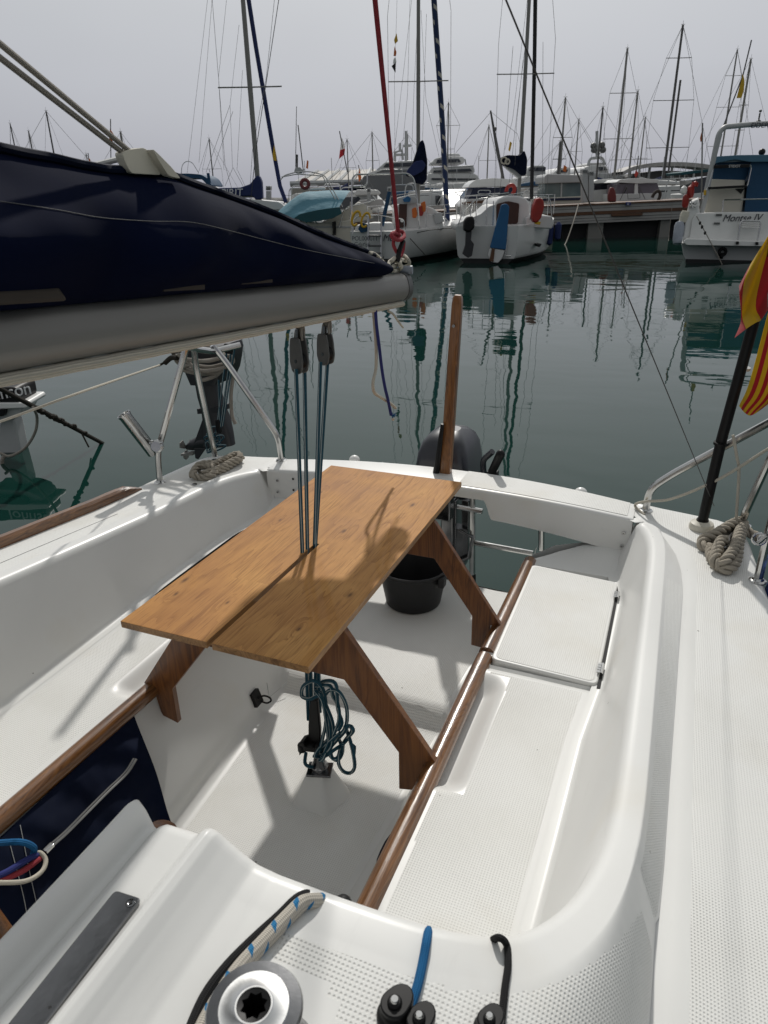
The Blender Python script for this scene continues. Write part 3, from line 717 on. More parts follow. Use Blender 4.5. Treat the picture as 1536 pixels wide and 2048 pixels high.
g = MB(); g.prism([(-.0800, 1.615, .5612), (-.0705, 1.615, .5612), (-.0755, 2.19, .5612), (-.084, 2.19, .5612)], (0, 0, .0012)); part('lid_gap', g, 'dark', boat)
# wooden rails on the seat fronts
def halfrail(P, r, name='wooden_rail'):
    mb = MB(); mb.tube(P, r, 14, flat=(1.0, .92)); return part(name, mb, 'teak', boat, sharp=50)
def rline(x, y0, y1, z, n=40): return [(x+.0012*math.sin(7*y), y, z) for y in np.linspace(y0, y1, n)]
halfrail(rline(-.392, .62, 1.655, .552), .0235)
halfrail(rline(-.392, 1.675, 2.275, .553), .0235)
xl = [atz(0, 1638, .553)[0], atz(288, 1390, .553)[0]]
halfrail([(xl[0]+(xl[1]-xl[0])*(y-.69)/(1.17-.69), y, .550) for y in np.linspace(.45, 1.30, 30)], .0245)
halfrail([(-1.215, y, .550) for y in np.linspace(1.34, 2.25, 20)], .0235)
# toe rail on the left deck edge
mb = MB(); G = []
for y in np.linspace(.3, 2.02, 30):
    e = 2*XC-samp(EDGE, y); k = 1 if y < 1.94 else max(.25, 1-((y-1.94)/.08)**2*.8)
    G.append([(e+.008, y, ZD), (e+.006, y, ZD+.03*k), (e+.014, y, ZD+.036*k), (e+.034, y, ZD+.036*k), (e+.044, y, ZD+.028*k), (e+.046, y, ZD)])
mb.loft(G); part('toe_rail', mb, 'teak', boat)
# the beam across the stern
def beam():
    mb = MB(); G = []
    X = sorted(set(list(np.linspace(-1.53, -.069, 40))+[-.592, -.586, -.578, -.57, -.60, -.61, -1.008, -1.014, -1.022, -1.03, -1.0, -.99]))
    for x in X:
        dd = abs(x-XC)/.73; cr = 1-dd*dd
        yf = 2.383+.047*cr; yb = 2.525+.085*cr; zt = ZD+.002+.016*cr
        w = np.clip((abs(x-XC)-.190)/.035, 0, 1); w = w*w*(3-2*w)
        zb = (.698)*(1-w)+(.582+.045*cr)*w
        G.append(round_poly([(x, yf, zb), (x, yf-.004, zt-.0), (x, yb, zt), (x, yb, .655)], [.004, .016, .012, 0], 4)+[np.array([x, yf+.03, min(.70, zb+.02)])])
    mb.loft(G); return mb
part('transom_beam', beam(), 'gel', boat, sharp=40)
mb = MB(); G = []
for x in np.linspace(-.72, -.09, 14):
    dd = abs(x-XC)/.73; cr = 1-dd*dd
    G.append([(x, 2.40+.047*cr+(.118+.038*cr)*t, ZD+.0035+.016*cr) for t in (0, .33, .66, 1)])
mb.grid(G); o = part('nonskid_panel', mb, 'skid', boat)
def beamf(px, py): 
    p = aty(px, py, 2.385); cr = 1-(abs(p[0]-XC)/.73)**2; return aty(px, py, 2.383+.047*cr-.0062)
def screw(c, r, nrm=(0, -1, 0), name='screw'):
    mb = MB(); q = np.array(nrm, float)
    mb.lathe([(r, 0), (r, .0015), (r*.8, .0026), (r*.62, .0026), (r*.5, .0012)], c, 16, axis=nrm)
    mb.lathe([(r*.28, .0), (r*.28, .0029)], c, 6, axis=nrm, mi=1)
    part(name, mb, ['steel', 'dark'], boat)
for px, py in ((1247, 1066), (1243, 1092), (554.6, 961), (555.6, 984)): screw(beamf(px, py), .0062)
for px, py in ((586, 958), (587, 980)):
    mb = MB(); mb.lathe([(.0048, 0), (.0048, .0012)], beamf(px, py), 14, axis=(0, -1, 0)); part('drain_hole', mb, 'black', boat)
# ---------------------------------------------------------------- fittings of our boat and the things on it
from mathutils.bvhtree import BVHTree
def bvh_of(grids):
    vs, fs = [], []
    for G in grids:
        o = len(vs); a, b = len(G), len(G[0]); vs += [tuple(map(float, p)) for r in G for p in r]
        fs += [(o+i*b+j, o+(i+1)*b+j, o+(i+1)*b+j+1, o+i*b+j+1) for i in range(a-1) for j in range(b-1)]
    return BVHTree.FromPolygons(vs, fs)
TREE = bvh_of([CROWS, DROWS, SROWS, R_, R2_, [mir(r) for r in CROWS], [mir(r) for r in DROWS], [mir(r) for r in SROWS]])
def hit(px, py, lift=0., tree=None):
    d = Vector(ray(px, py)).normalized(); l, n, i, t = (tree or TREE).ray_cast(Vector(EYE), d)
    if l is None: return None
    if n.dot(d) > 0: n = -n
    return np.array(l+n*lift)
# ---- stern rails
def tubepart(name, P, r, m, parent, seg=10, rr=.04, **kw):
    mb = MB(); mb.tube(round_poly(P, rr, 6), r, seg); return part(name, mb, m, parent, **kw)
def foot(c, name='base_flange'):
    mb = MB(); mb.lathe([(.024, 0), (.024, .003), (.017, .006), (.0135, .012)], (c[0], c[1], ZD+.001), 16); return part(name, mb, 'steel', boat)
a0 = atz(320, 966, ZD); b0 = atz(563, 921, ZD)
tubepart('pushpit_leg', [a0, aty(315, 905, 2.11), aty(372, 697, 2.17), aty(385, 640, 2.2)], .0125, 'steel', boat)
tubepart('pushpit_leg', [b0, aty(556, 872, 2.47), aty(452, 724, 2.36), aty(425, 690, 2.33)], .0125, 'steel', boat)
tubepart('pushpit_leg', [aty(430, 912, 2.36), aty(392, 735, 2.30), aty(388, 700, 2.28)], .0125, 'steel', boat)
tubepart('pushpit_rail', [aty(300, 640, 1.9), aty(385, 697, 2.2), aty(425, 703, 2.33), aty(480, 690, 2.42)], .0125, 'steel', boat)
for c in (a0, b0, atz(430, 925, ZD)): foot(c)
c0 = atz(1291, 1022, ZD)
tubepart('pushpit_leg', [c0, aty(1299, 978, 2.46), aty(1345, 948, 2.45), aty(1536, 846, 2.38), aty(1640, 790, 2.34)], .0125, 'steel', boat)
d0 = atz(1487, 1052, ZD); tubepart('pushpit_leg', [d0, aty(1486, 1035, 2.36), aty(1536, 925, 2.34), aty(1600, 790, 2.33)], .0125, 'steel', boat)
s0 = atz(1515, 1163, ZD)
tubepart('stanchion', [s0, aty(1533, 1085, s0[1]), aty(1560, 980, s0[1])], .0125, 'steel', boat)
for c in (c0, d0, s0): foot(c)
mb = MB(); mb.ball(aty(1524, 1079, 2.05), (.013, .012, .016), 12, 8); mb.tube([aty(1516, 1086, 2.04), aty(1533, 1072, 2.04)], .006, 8)
mb.tube([aty(1518, 1078, 2.04)+np.array([.017*math.cos(t), 0, .017*math.sin(t)]) for t in np.linspace(0, 6.1, 14)], .004, 6); part('shackle', mb, 'steel', boat)
# ---- bolt-on stern bits seen past the beam
for px, py in ((709, 921), (1161, 988)):
    c = aty(px, py, 2.615); mb = MB(); mb.ball(c, .0265 if px > 900 else .024, 20, 12); mb.tube([c-np.array([0, 0, .02]), c-np.array([0, 0, .16])], .012, 10); part('stern_ball', mb, 'white', boat)
mb = MB(); c = aty(765, 930, 2.60); mb.ball(c, (.011, .011, .013), 10, 8); mb.tube([c, c-np.array([0, 0, .05])], .006, 8); part('stern_eye', mb, 'steel', boat)
lad = MB()
for a, b in (((945, 985), (945, 1150)), ((1083, 1040), (1083, 1100))): lad.tube([aty(*a, 2.64), aty(*b, 2.64)], .0125, 10)
for a, b in (((950, 1086), (1066, 1107)), ((915, 1013), (965, 1023))): lad.tube([aty(*a, 2.635), aty(*b, 2.635)], .0115, 10)
lad.tube([aty(945, 1148, 2.64), aty(945, 1185, 2.64)], .0145, 10, mi=1)
part('boarding_ladder', lad, ['steel', 'black'], boat)
# ---- tiller standing up over the rudder head, and the black extension beside it
tl = MB(); t0, t1 = aty(889, 985, 2.565), aty(916, 590, 2.53)
ax = (t1-t0)/np.linalg.norm(t1-t0); sx_ = np.cross(ax, [0, 1, 0]); sx_ /= np.linalg.norm(sx_); sy_ = np.cross(sx_, ax)
G = []
for k, (t, w, h) in enumerate([(0, .021, .019), (.3, .021, .019), (.7, .0195, .0175), (.96, .018, .016), (.99, .016, .014), (1.0, .011, .010)]):
    c = t0+(t1-t0)*t
    G.append(round_poly([c-sx_*w-sy_*h, c+sx_*w-sy_*h, c+sx_*w+sy_*h, c-sx_*w+sy_*h], .006, 3, closed=True))
tl.loft(G); part('tiller', tl, 'teakx', boat, sharp=50)
mb = MB(); mb.lathe([(.006, 0), (.006, .004)], aty(911, 650, 2.53)+np.array([0, -.021, 0]), 12, axis=(0, -1, 0)); part('tiller_pin', mb, 'dullsteel', boat)
mb = MB(); mb.tube([aty(870, 965, 2.55), aty(885, 848, 2.52)], [.0155, .007], 10); part('tiller_extension', mb, 'black', boat)
mb = MB(); mb.box(aty(888, 1010, 2.58), (.035, .03, .06)); mb.prism([aty(880, 1000, 2.60), aty(905, 1003, 2.60), aty(905, 1150, 2.64), aty(885, 1150, 2.64)], (0, .12, 0), 0); part('rudder_head', mb, 'dullsteel', boat, bevel=.006)
# ---- cabin top fittings: winch, cam cleats, stainless strip
wc = hit(508, 1990); ztop = 1.118; wcx = atz(508, 2012, ztop)
wz = wcx[2]-.098
def winch():
    c = (wcx[0], wcx[1], wz)
    mb = MB(); mb.lathe([(.052, 0), (.052, .012), (.046, .020), (.033, .034), (.0305, .055), (.034, .075), (.0415, .086), (.0425, .0935), (.041, .0965), (.0315, .0972)], c, 48, capt=False)
    part('winch_drum', mb, 'dullsteel', boat, sharp=50)
    mb = MB(); z0 = wz+.0972
    mb.lathe([(.0315, 0), (.0305, .0016), (.0175, .0018), (.0165, .0030), (.0150, .0030), (.0146, -.012)], (c[0], c[1], z0), 48, capt=False, capb=False)
    o = part('winch_cap', mb, 'chrome', boat, sharp=50)
    mb = MB(); R8 = [(.0146 if k % 2 == 0 else .0108) for k in range(16)]
    P = [(c[0]+.0105*math.cos(k*math.pi/8)*(R8[k]/.0125), c[1]+.0105*math.sin(k*math.pi/8)*(R8[k]/.0125), z0+.0015) for k in range(16)]
    Q = [(c[0]+.0147*math.cos(k*math.pi/8), c[1]+.0147*math.sin(k*math.pi/8), z0+.0024) for k in range(16)]
    mb.grid([Q, P, [(p[0], p[1], z0-.03) for p in P]], cv=True); mb.poly([(p[0], p[1], z0-.03) for p in P], 1)
    o2 = part('winch_socket', mb, ['black', 'dark'], boat)
    mb = MB(); mb.lathe([(.058, -.015), (.056, .0), (.052, .0005)], c, 36); part('winch_pad', mb, 'gel', boat)
winch()
P4 = [hit(px, py, .0) for px, py in ((232, 1786), (285, 1803), (88, 2056), (22, 2050))]
nrm = np.cross(P4[1]-P4[0], P4[3]-P4[0]); nrm /= np.linalg.norm(nrm); nrm = nrm*np.sign(nrm[2])
mb = MB(); dirf = (P4[3]-P4[0]); PP = round_poly([P4[0], P4[1], P4[2]+dirf*.9, P4[3]+dirf*.9], .006, 4, closed=True)
mb.prism([p+nrm*.001 for p in PP], nrm*.0045); pl = part('rubbing_strip', mb, 'dullsteel', boat, bevel=.0015)
for px, py in ((263, 1813), (103, 2023)):
    c = hit(px, py, .0)+nrm*.0056
    mb = MB(); mb.lathe([(.0055, 0), (.0055, .0006), (.003, .0004), (.0018, -.0002)], c, 14, axis=nrm, mi=0); mb.lathe([(.0018, 0), (.0018, .0009)], c, 6, axis=nrm, mi=1)
    o = part('screw', mb, ['dullsteel', 'dark'], boat); o.parent = pl
def camcleat(px, py, s=1.0, kind=0):
    c = hit(px, py+12, .0); mb = MB(); h = .022*s
    mb.lathe([(.021*s, 0), (.021*s, .006), (.0165*s, .010), (.0165*s, h), (.014*s, h+.003)], c, 24)
    n = 12
    cam_ = [(c[0]+.0165*s*math.cos(t)*(1.0+.55*max(0, math.cos(t-1.2))**3), c[1]+.0165*s*math.sin(t)*(1.0+.55*max(0, math.cos(t-1.2))**3), c[2]+h*.55) for t in np.linspace(0, 2*math.pi, 25)[:-1]]
    mb.prism(cam_, (0, 0, h*.62)); mb.lathe([(.0085*s, h+.002), (.0085*s, h+.006), (.006*s, h+.0075)], c, 16, mi=0)
    mb.lathe([(.0052*s, h+.0075), (.0052*s, h+.009), (.004*s, h+.0102)], c, 16, mi=1)
    part('cam_cleat', mb, ['black', 'steel'], boat, bevel=.0015)
camcleat(790, 2022, .9); camcleat(838, 2050, .8); camcleat(977, 2050, .75)
mb = MB(); c = aty(686, 1806, .535); mb.tube([c-np.array([.0, -.01, .07]), c-np.array([0, 0, .002])], [.012, .0115], 12); mb.ball(c-np.array([0, 0, .002]), .0115, 12, 8); part('fairlead_horn', mb, 'black', boat)
mb = MB(); c = aty(325, 1664, .55); mb.lathe([(.022, -.012), (.022, .0), (.019, .006), (.010, .010), (.002, .011)], c, 24, axis=(.15, .35, 1)); part('wooden_knob', mb, 'mahog', boat)
w0, w1 = aty(-40, 1800, .53), aty(75, 1960, .53); mb = MB(); mb.tube([w0, w1], .017, 8, flat=(1, .7)); part('companionway_trim', mb, 'teakx', boat)
c = hit(510, 1396, .004); mb = MB(); q = Vector((0, 0, 1)).rotation_difference(Vector((1, 0, .35))).to_matrix(); mb.box(c, (.024, .019, .008), rot=q)
mb.tube(catmull([c+np.array([.008, 0, .0]), c+np.array([.02, .014, .004]), c+np.array([.03, .03, -.012]), c+np.array([.032, .035, -.028]), c+np.array([.024, .022, -.03]), c+np.array([.014, .006, -.014])], 6), .0032, 8); part('socket_with_strap', mb, 'black', boat, bevel=.002)
# panel line of the after locker in the left footwell side
A_, B_, C_ = hit(526, 1322, .0012), hit(538, 1395, .0012), hit(602, 1342, .0012)
if A_ is not None:
    mb = MB(); mb.tube([B_+(A_-B_)*.4, B_, B_+(C_-B_)*.55], .0009, 6); part('locker_seam', mb, 'greyw', boat)
mb = MB(); mb.tube([hit(-10, 1131, .0004), hit(120, 1076, .0004), hit(235, 1028, .0004)], .0009, 5); part('deck_seam', mb, 'grey', boat)
# mainsheet plinth on the cockpit floor
zf = .24; pc = atz(640, 1541, .315); mb = MB()
B4 = [atz(px, py, zf-.004) for px, py in ((575, 1612), (655, 1640), (712, 1585), (640, 1560))]; bc = np.mean(B4, 0)
T4 = [pc+(b-bc)*np.array([.42, .42, 0]) for b in B4]
G = [round_poly(B4, .03, 5, closed=True), round_poly([b*.35+t*.65+np.array([0, 0, -.004]) for b, t in zip(B4, T4)], .014, 5, closed=True), round_poly(T4, .01, 5, closed=True)]
mb.loft(G); part('mainsheet_plinth', mb, 'gel', boat)
# ---------------------------------------------------------------- table
ZT = .90
tb = [atz(px, py, ZT) for px, py in ((240, 1240), (612, 1335), (925, 965), (665, 930))]
X0, X1 = (tb[0][0]+tb[3][0])/2, (tb[1][0]+tb[2][0])/2; Y0, Y1 = (tb[0][1]+tb[1][1])/2, (tb[2][1]+tb[3][1])/2
xs_ = atz(419, 1284, ZT)[0]; ye_ = atz(638, 1088, ZT)[1]; hw = .0065; TH = .017
table = thing('folding_table', 'oak topped table with mahogany frames standing across the cockpit seats', 'table', ((X0+X1)/2, (Y0+Y1)/2, .50))
_rt = np.array(table['_o']); MT['oak'] = oak_board([tuple((atz(px, py, ZT)-_rt)[:2])+(r,) for px, py, r in ((370, 1160, .011), (352, 1188, .007), (688, 1062, .010), (455, 1205, .006), (700, 1190, .009), (598, 1258, .006), (825, 1010, .010), (560, 1040, .006), (640, 985, .007))])
mb = MB(); P = [(X0, Y0), (xs_-hw, Y0), (xs_-hw, ye_), (xs_+hw, ye_), (xs_+hw, Y0), (X1, Y0), (X1, Y1), (X0, Y1)]
lo_, hi_ = ZT-TH, ZT
pv = [(x, y, lo_) for x, y in P]+[(x, y, hi_) for x, y in P]
quads_top = [(8, 9, 10, 15), (15, 10, 11, 14), (11, 12, 13, 14)]
fs = [tuple(q) for q in quads_top]+[tuple(i-8 for i in q)[::-1] for q in quads_top]; mi_ = [0]*3+[1]*3
for i in range(8): j = (i+1) % 8; fs.append((i, j, 8+j, 8+i)); mi_.append(1)
mb.add(pv, fs, mi_); part('tabletop', mb, ['oak', 'oakedge'], table, bevel=.0012, smooth=False)
def frame(y, right_px, left_px, cross):
    """one trestle: a flat board cut to shape, notched over the rails"""
    pass
ZU = ZT-TH-.001
def px_poly(L_, y): return [aty(px, py, y) for px, py in L_]
y1 = 1.194; FT = .017
R1 = px_poly([(685, 1257), (874, 1530), (838, 1582), (798, 1578), (797, 1505), (688, 1360)], y1)
R1 = [p for p in R1]
def leg_pair(y, R, XL=None):
    # R: outer top, notch tip, tab right-bottom, tab left-bottom, inner knee, crossbar corner
    xt = R[0][0]; dz = ZU-R[0][2]; out_d = (R[1]-R[0]); out_d /= abs(out_d[2])
    o_top = R[0]+out_d*(R[0][2]-ZU) if R[0][2] > ZU else R[0]-out_d*(ZU-R[0][2])
    notch = [R[1], R[1]+np.array([-.032, 0, -.008]), R[1]+np.array([-.034, 0, -.035])]
    right = [np.array([o_top[0], y, ZU]), R[1], notch[1], notch[2], R[2], R[3], R[4], R[5]]
    ctr = XC
    left = [np.array([2*ctr-p[0], y, p[2]]) for p in right][::-1]
    return right, left
rt, lf = leg_pair(y1, R1)
mb = MB(); mb.prism(rt+lf, (0, FT, 0)); part('trestle_frame', mb, 'mahog', table, bevel=.0015, smooth=False)
y2 = 1.80
R2 = px_poly([(868, 1043), (1001, 1251), (972, 1298), (942, 1290), (944, 1232), (868, 1117)], y2)
rt, lf = leg_pair(y2, R2)
mb = MB(); mb.prism(rt+lf, (0, FT, 0)); part('trestle_frame', mb, 'mahog', table, bevel=.0015, smooth=False)
for yy in (y1+FT, y2-.018):
    mb = MB(); mb.box(((X0+X1)/2, yy+.009, ZU-.012), ((X1-X0)/2-.05, .009, .011)); part('cleat_batten', mb, 'mahog', table)
# ---------------------------------------------------------------- bucket
zb_ = .3045; bl, br_ = atz(765, 1203, zb_), atz(872, 1203, zb_); fr = atz(818, 1230, zb_)
rb = np.linalg.norm((br_-bl)[:2])/2*1.02; bcx = (bl[0]+br_[0])/2+.012; bcy = fr[1]+rb
bucket = thing('bucket', 'black rubber bucket standing on the cockpit floor under the table', 'bucket', (bcx, bcy, zb_))
rl, rr_ = aty(755, 1140, bcy), aty(886, 1140, bcy); rt_ = (rr_[0]-rl[0])/2; bh = .165
mb = MB(); mb.lathe([(rb*.96, 0), (rb, .004), (rb+(rt_-rb)*.55, bh*.55), (rt_*.975, bh*.9), (rt_*1.0, bh*.905), (rt_*1.035, bh*.93), (rt_*1.035, bh*.985), (rt_*1.01, bh), (rt_*.97, bh*.99), (rt_*.93, bh*.8), (rb*.9, .012)], (bcx, bcy, zb_), 48)
part('bucket_body', mb, 'rubber', bucket, sharp=50)
for a in (2.75, -.35):
    mb = MB()
    c = np.array([bcx+rt_*1.04*math.cos(a), bcy+rt_*1.04*math.sin(a), zb_+bh*.82]); mb.box(c, (.012, .018, .02)); part('handle_lug', mb, 'rubber', bucket, bevel=.004)
a = 2.75; h0 = np.array([bcx+rt_*1.0*math.cos(a), bcy+rt_*math.sin(a), zb_+bh*.9]); mb = MB()
mb.tube(catmull([h0, h0+np.array([-.012, -.02, .035]), h0+np.array([.02, -.03, .075]), h0+np.array([.10, .05, .05]), h0+np.array([.17, .09, .01])], 8), .0055, 8); part('bucket_lanyard', mb, 'rope_cream', bucket)
# ---------------------------------------------------------------- outboard behind the beam
om_c = aty(890, 950, 2.80)
motor = thing('outboard_motor', 'charcoal outboard motor clamped to our stern behind the white beam', 'outboard motor', (om_c[0], 2.80, .0))
G = []
for py, hw_, y0_, y1_ in ((872, 27, 2.80, 2.88), (868, 22, 2.80, 2.88), (873, 34, 2.74, 2.93), (886, 44, 2.71, 2.97), (905, 50, 2.69, 3.0), (935, 54, 2.68, 3.01), (965, 55, 2.68, 3.01), (985, 51, 2.69, 3.0)):
    if py == 872 and hw_ == 27: continue
    c = aty(888, py, 2.75); w = (aty(888+hw_, py, 2.75)-c)[0]
    G.append(round_poly([(c[0]-w, y0_, c[2]), (c[0]+w, y0_, c[2]), (c[0]+w*.9, y1_, c[2]), (c[0]-w*.9, y1_, c[2])], [.05]*4, 6, closed=True))
mb = MB(); mb.loft(G); part('cowl', mb, 'motor', motor, sharp=50)
c = aty(890, 945, 2.70); mb = MB(); mb.box((c[0]+.025, 2.672, c[2]-.02), (.022, .012, .035)); part('cowl_latch', mb, 'black', motor, bevel=.004)
mb = MB(); zc = G[-1][0][2]
mb.loft([round_poly([(c[0]-.07, 2.72, z), (c[0]+.07, 2.72, z), (c[0]+.06, 2.93, z), (c[0]-.06, 2.93, z)], .03, 4, closed=True) for z in (zc, zc-.06)]+[round_poly([(c[0]-.04, 2.76, z), (c[0]+.04, 2.76, z), (c[0]+.03, 2.92, z), (c[0]-.03, 2.92, z)], .02, 4, closed=True) for z in (zc-.12, .1, -.3)])
part('motor_leg', mb, 'motor2', motor)
mb = MB()
for px in (905, 930): mb.prism([aty(px-7, 1000, 2.63), aty(px+7, 1003, 2.63), aty(px+6, 1120, 2.65), aty(px-6, 1118, 2.65)], (0, .10, 0))
mb.tube([aty(918, 1060, 2.62), aty(945, 1075, 2.62), aty(938, 1115, 2.63), aty(915, 1125, 2.63)], .008, 8); mb.box(aty(918, 1090, 2.68), (.035, .03, .09))
part('clamp_bracket', mb, 'dullsteel', motor, bevel=.003)
mb = MB(); mb.tube(round_poly([aty(968, 962, 2.70), aty(966, 920, 2.68), aty(985, 903, 2.66)], .02, 5), [.013]*2+[.011]*9 if False else .0125, 10); part('shift_lever', mb, 'motor', motor)
mb = MB(); mb.tube([aty(982, 948, 2.66), aty(1001, 908, 2.60)], [.017, .018], 14); mb.ball(aty(1001, 908, 2.60), .0178, 12, 8); mb.box(aty(985, 950, 2.66), (.022, .02, .018)); part('tiller_grip', mb, 'black', motor, bevel=.003)
# ---------------------------------------------------------------- spare outboard hanging on the left stern rail
YS = 2.66
spare = thing('outboard_motor', 'dark grey spare outboard hung on the left stern rail and wrapped with rope', 'outboard motor', aty(420, 905, YS))
def spx(px, py, y=YS): return aty(px, py, y)
mb = MB(); G = []
for (a, b, py) in ((372, 448, 690), (366, 452, 702), (368, 450, 722), (374, 446, 745), (384, 436, 768)):
    A, B = spx(a, py), spx(b, py); G.append(round_poly([A+np.array([0, -.03, 0]), B+np.array([0, -.03, 0]), B+np.array([0, .16, 0]), A+np.array([0, .16, 0])], .03, 4, closed=True))
mb.loft(G); part('powerhead', mb, 'motor2', spare)
mb = MB(); G = []
for (a, b, py, d) in ((386, 424, 762, .07), (392, 431, 795, .07), (400, 439, 823, .07), (402, 446, 840, .075), (404, 456, 870, .06), (402, 462, 893, .05)):
    A, B = spx(a, py), spx(b, py); G.append(round_poly([A, A*.5+B*.5+np.array([0, -.018, 0]), B, B+np.array([0, d, 0]), A+np.array([0, d, 0])], .02, 4, closed=True))
mb.loft(G); part('motor_leg', mb, 'motor2', spare)
for f in (.0,):
    mb = MB(); A, B = spx(398, 822), spx(441, 819); mb.loft([[A+np.array([-.004, -.012, z]), B+np.array([.004, -.012, z]), B+np.array([.004, .08, z]), A+np.array([-.004, .08, z])] for z in (-.012, .012)]); part('leg_collar', mb, 'motor2', spare, bevel=.004)
mb = MB(); G = []
for (px, py, r) in ((366, 898, .012), (378, 893, .026), (395, 888, .034), (425, 884, .035), (448, 885, .027), (456, 886, .016)):
    c = spx(px, py)+np.array([0, .03, 0]); G.append([c+np.array([0, r*math.cos(t), r*math.sin(t)*1.1]) for t in np.linspace(0, 2*math.pi, 15)[:-1]])
mb.loft(G); mb.prism([spx(388, 896), spx(412, 896), spx(396, 919), spx(390, 917)], (0, .008, 0)); mb.prism([spx(385, 893), spx(404, 840), spx(440, 840), spx(455, 893)], (0, .04, 0))
part('gearcase', mb, 'motor2', spare, bevel=.003)
mb = MB(); c = spx(364, 900)+np.array([0, .03, 0])
for k in range(3):
    t = k*2.094+.3; d = np.array([0, math.cos(t), math.sin(t)]); e = np.array([0, -math.sin(t), math.cos(t)])
    mb.prism([c+d*.01-e*.008, c+d*.045-e*.022, c+d*.058, c+d*.045+e*.02, c+d*.01+e*.008], (.005, 0, 0))
mb.prism([spx(361, 908), spx(385, 905), spx(385, 911), spx(362, 912)], (0, .03, 0)); part('propeller', mb, 'alu', spare)
# rope wound round the spare motor
wr = thing('rope_lashing', 'grey beige rope wound round the spare outboard and rail', 'rope', spx(410, 720, 2.52))
for k, (L_, y) in enumerate([([(345, 700), (352, 712), (395, 722), (440, 716), (446, 702), (425, 694), (380, 698), (350, 704)], 2.52), ([(352, 720), (372, 735), (410, 742), (450, 735), (466, 722), (455, 712), (415, 722), (370, 718)], 2.51),
                             ([(362, 738), (400, 748), (436, 744), (452, 728), (420, 734), (380, 730)], 2.52), ([(355, 708), (380, 728), (398, 745), (402, 760), (430, 752), (446, 738), (456, 728)], 2.50)]):
    mb = MB(); mb.tube(catmull([spx(px, py, y+.02*math.sin(i*1.9)) for i, (px, py) in enumerate(L_)], 8, closed=k < 3), .0085, 8, closed=k < 3); part('rope_turn', mb, 'rope_grey', wr)
mb = MB(); mb.tube(catmull([spx(455, 730, 2.52), spx(466, 745, 2.52), spx(462, 790, 2.52), spx(464, 830, 2.52), spx(471, 848, 2.52)], 8), .008, 8); part('rope_tail', mb, 'rope_grey', wr)
mb = MB(); mb.tube(catmull([spx(330, 726, 2.50), spx(342, 716, 2.50), spx(355, 716, 2.50)], 6), .011, 8); mb.tube([spx(318, 731, 2.50), spx(345, 716, 2.50)], .005, 8); part('lashed_eye', mb, 'rope_dark', wr)
mb = MB(); mb.tube(catmull([spx(320, 730, 2.50), atv(160, 785, 2.2), atv(0, 843, 2.0), atv(-120, 880, 1.9)], 8), .0042, 8)
single('guard_line', mb, 'rope_cream', 'thin cream line running from the spare outboard to the left edge', 'line')
tk = thing('tackle', 'small teal rope tackle hanging beside the spare outboard leg', 'tackle', spx(425, 900, 2.49))
for a, b in (((464, 690), (440, 860)), ((455, 690), (432, 866)), ((470, 690), (445, 852)), ((437, 760), (440, 850))):
    mb = MB(); mb.tube([spx(*a, 2.49), spx(*b, 2.49)], .0042, 6); part('tackle_line', mb, 'rope_teal', tk)
rng = random.Random(3); mb = MB()
for k in range(6):
    c = spx(428+rng.uniform(-9, 12), 878+rng.uniform(-18, 20), 2.48+rng.uniform(-.02, .02)); r1, r2 = rng.uniform(.02, .05), rng.uniform(.012, .03); t0_ = rng.uniform(0, 3)
    mb.tube([c+np.array([r1*math.cos(t), .012*math.sin(2*t+t0_), r2*math.sin(t+t0_*.3)]) for t in np.linspace(0, 6.28, 18)[:-1]], .0042, 6, closed=True)
part('tackle_tail', mb, 'rope_teal', tk)
mb = MB(); mb.box(spx(437, 852, 2.49), (.012, .008, .03)); mb.box(spx(458, 697, 2.49), (.02, .008, .02)); part('tackle_block', mb, 'black', tk, bevel=.004)
# fishing rod holder on the same rail
rh = thing('rod_holder', 'polished steel fishing rod tube clamped to the left stern rail', 'rod holder', aty(318, 905, 2.1))
A, B = aty(247, 828, 2.06), aty(309, 908, 2.12); d = (B-A)/np.linalg.norm(B-A)
mb = MB(); L_ = np.linalg.norm(B-A); mb.lathe([(.0185, L_), (.0245, L_*.97), (.0245, .012), (.0265, .008), (.0268, 0), (.0235, .0), (.022, .01), (.021, L_*.9)], A, 28, axis=d, capb=False, capt=False); mb.lathe([(.021, L_*.9), (.001, L_*.9)], A, 20, axis=d, mi=1, capb=False, capt=False); part('rod_tube', mb, ['steel', 'dark'], rh, sharp=50)
mb = MB(); c = aty(320, 890, 2.09); mb.lathe([(.0255, 0), (.0255, .014), (.02, .02)], c+np.array([0, -.012, 0]), 24, axis=(.25, -1, .2)); mb.tube([c+np.array([-.05, .01, .0]), c], .012, 10); part('clamp', mb, 'steel', rh)
# ---------------------------------------------------------------- mooring rope on the cleats
def strand3(mb, P, r, pitch=.072, n=3):
    P = catmull(P, 22); L_ = 0
    T = [P[min(i+1, len(P)-1)]-P[max(i-1, 0)] for i in range(len(P))]
    up = np.array([0, 0, 1.]); nn = np.cross(T[0], up); 
    if np.linalg.norm(nn) < 1e-6: nn = np.array([1., 0, 0])
    nn /= np.linalg.norm(nn); S = [[] for _ in range(n)]
    for i, p in enumerate(P):
        t = T[i]/np.linalg.norm(T[i])
        if i: L_ += np.linalg.norm(p-P[i-1]); nn = nn-t*(nn@t); nn /= np.linalg.norm(nn)
        b = np.cross(t, nn)
        for k in range(n):
            a = 2*math.pi*(L_/pitch+k/n); S[k].append(p+(nn*math.cos(a)+b*math.sin(a))*r*.56)
    for s in S: mb.tube(s, r*.47, 8)
def knot_rope(name, label, loops, r):
    allp = [p for L_ in loops for p in L_]; c = np.mean(allp, 0); c[2] = ZD
    t = thing(name, label, 'rope', c)
    for L_ in loops:
        mb = MB(); strand3(mb, L_, r); part('rope_strand', mb, 'rope_moor', t, sharp=60)
    return t
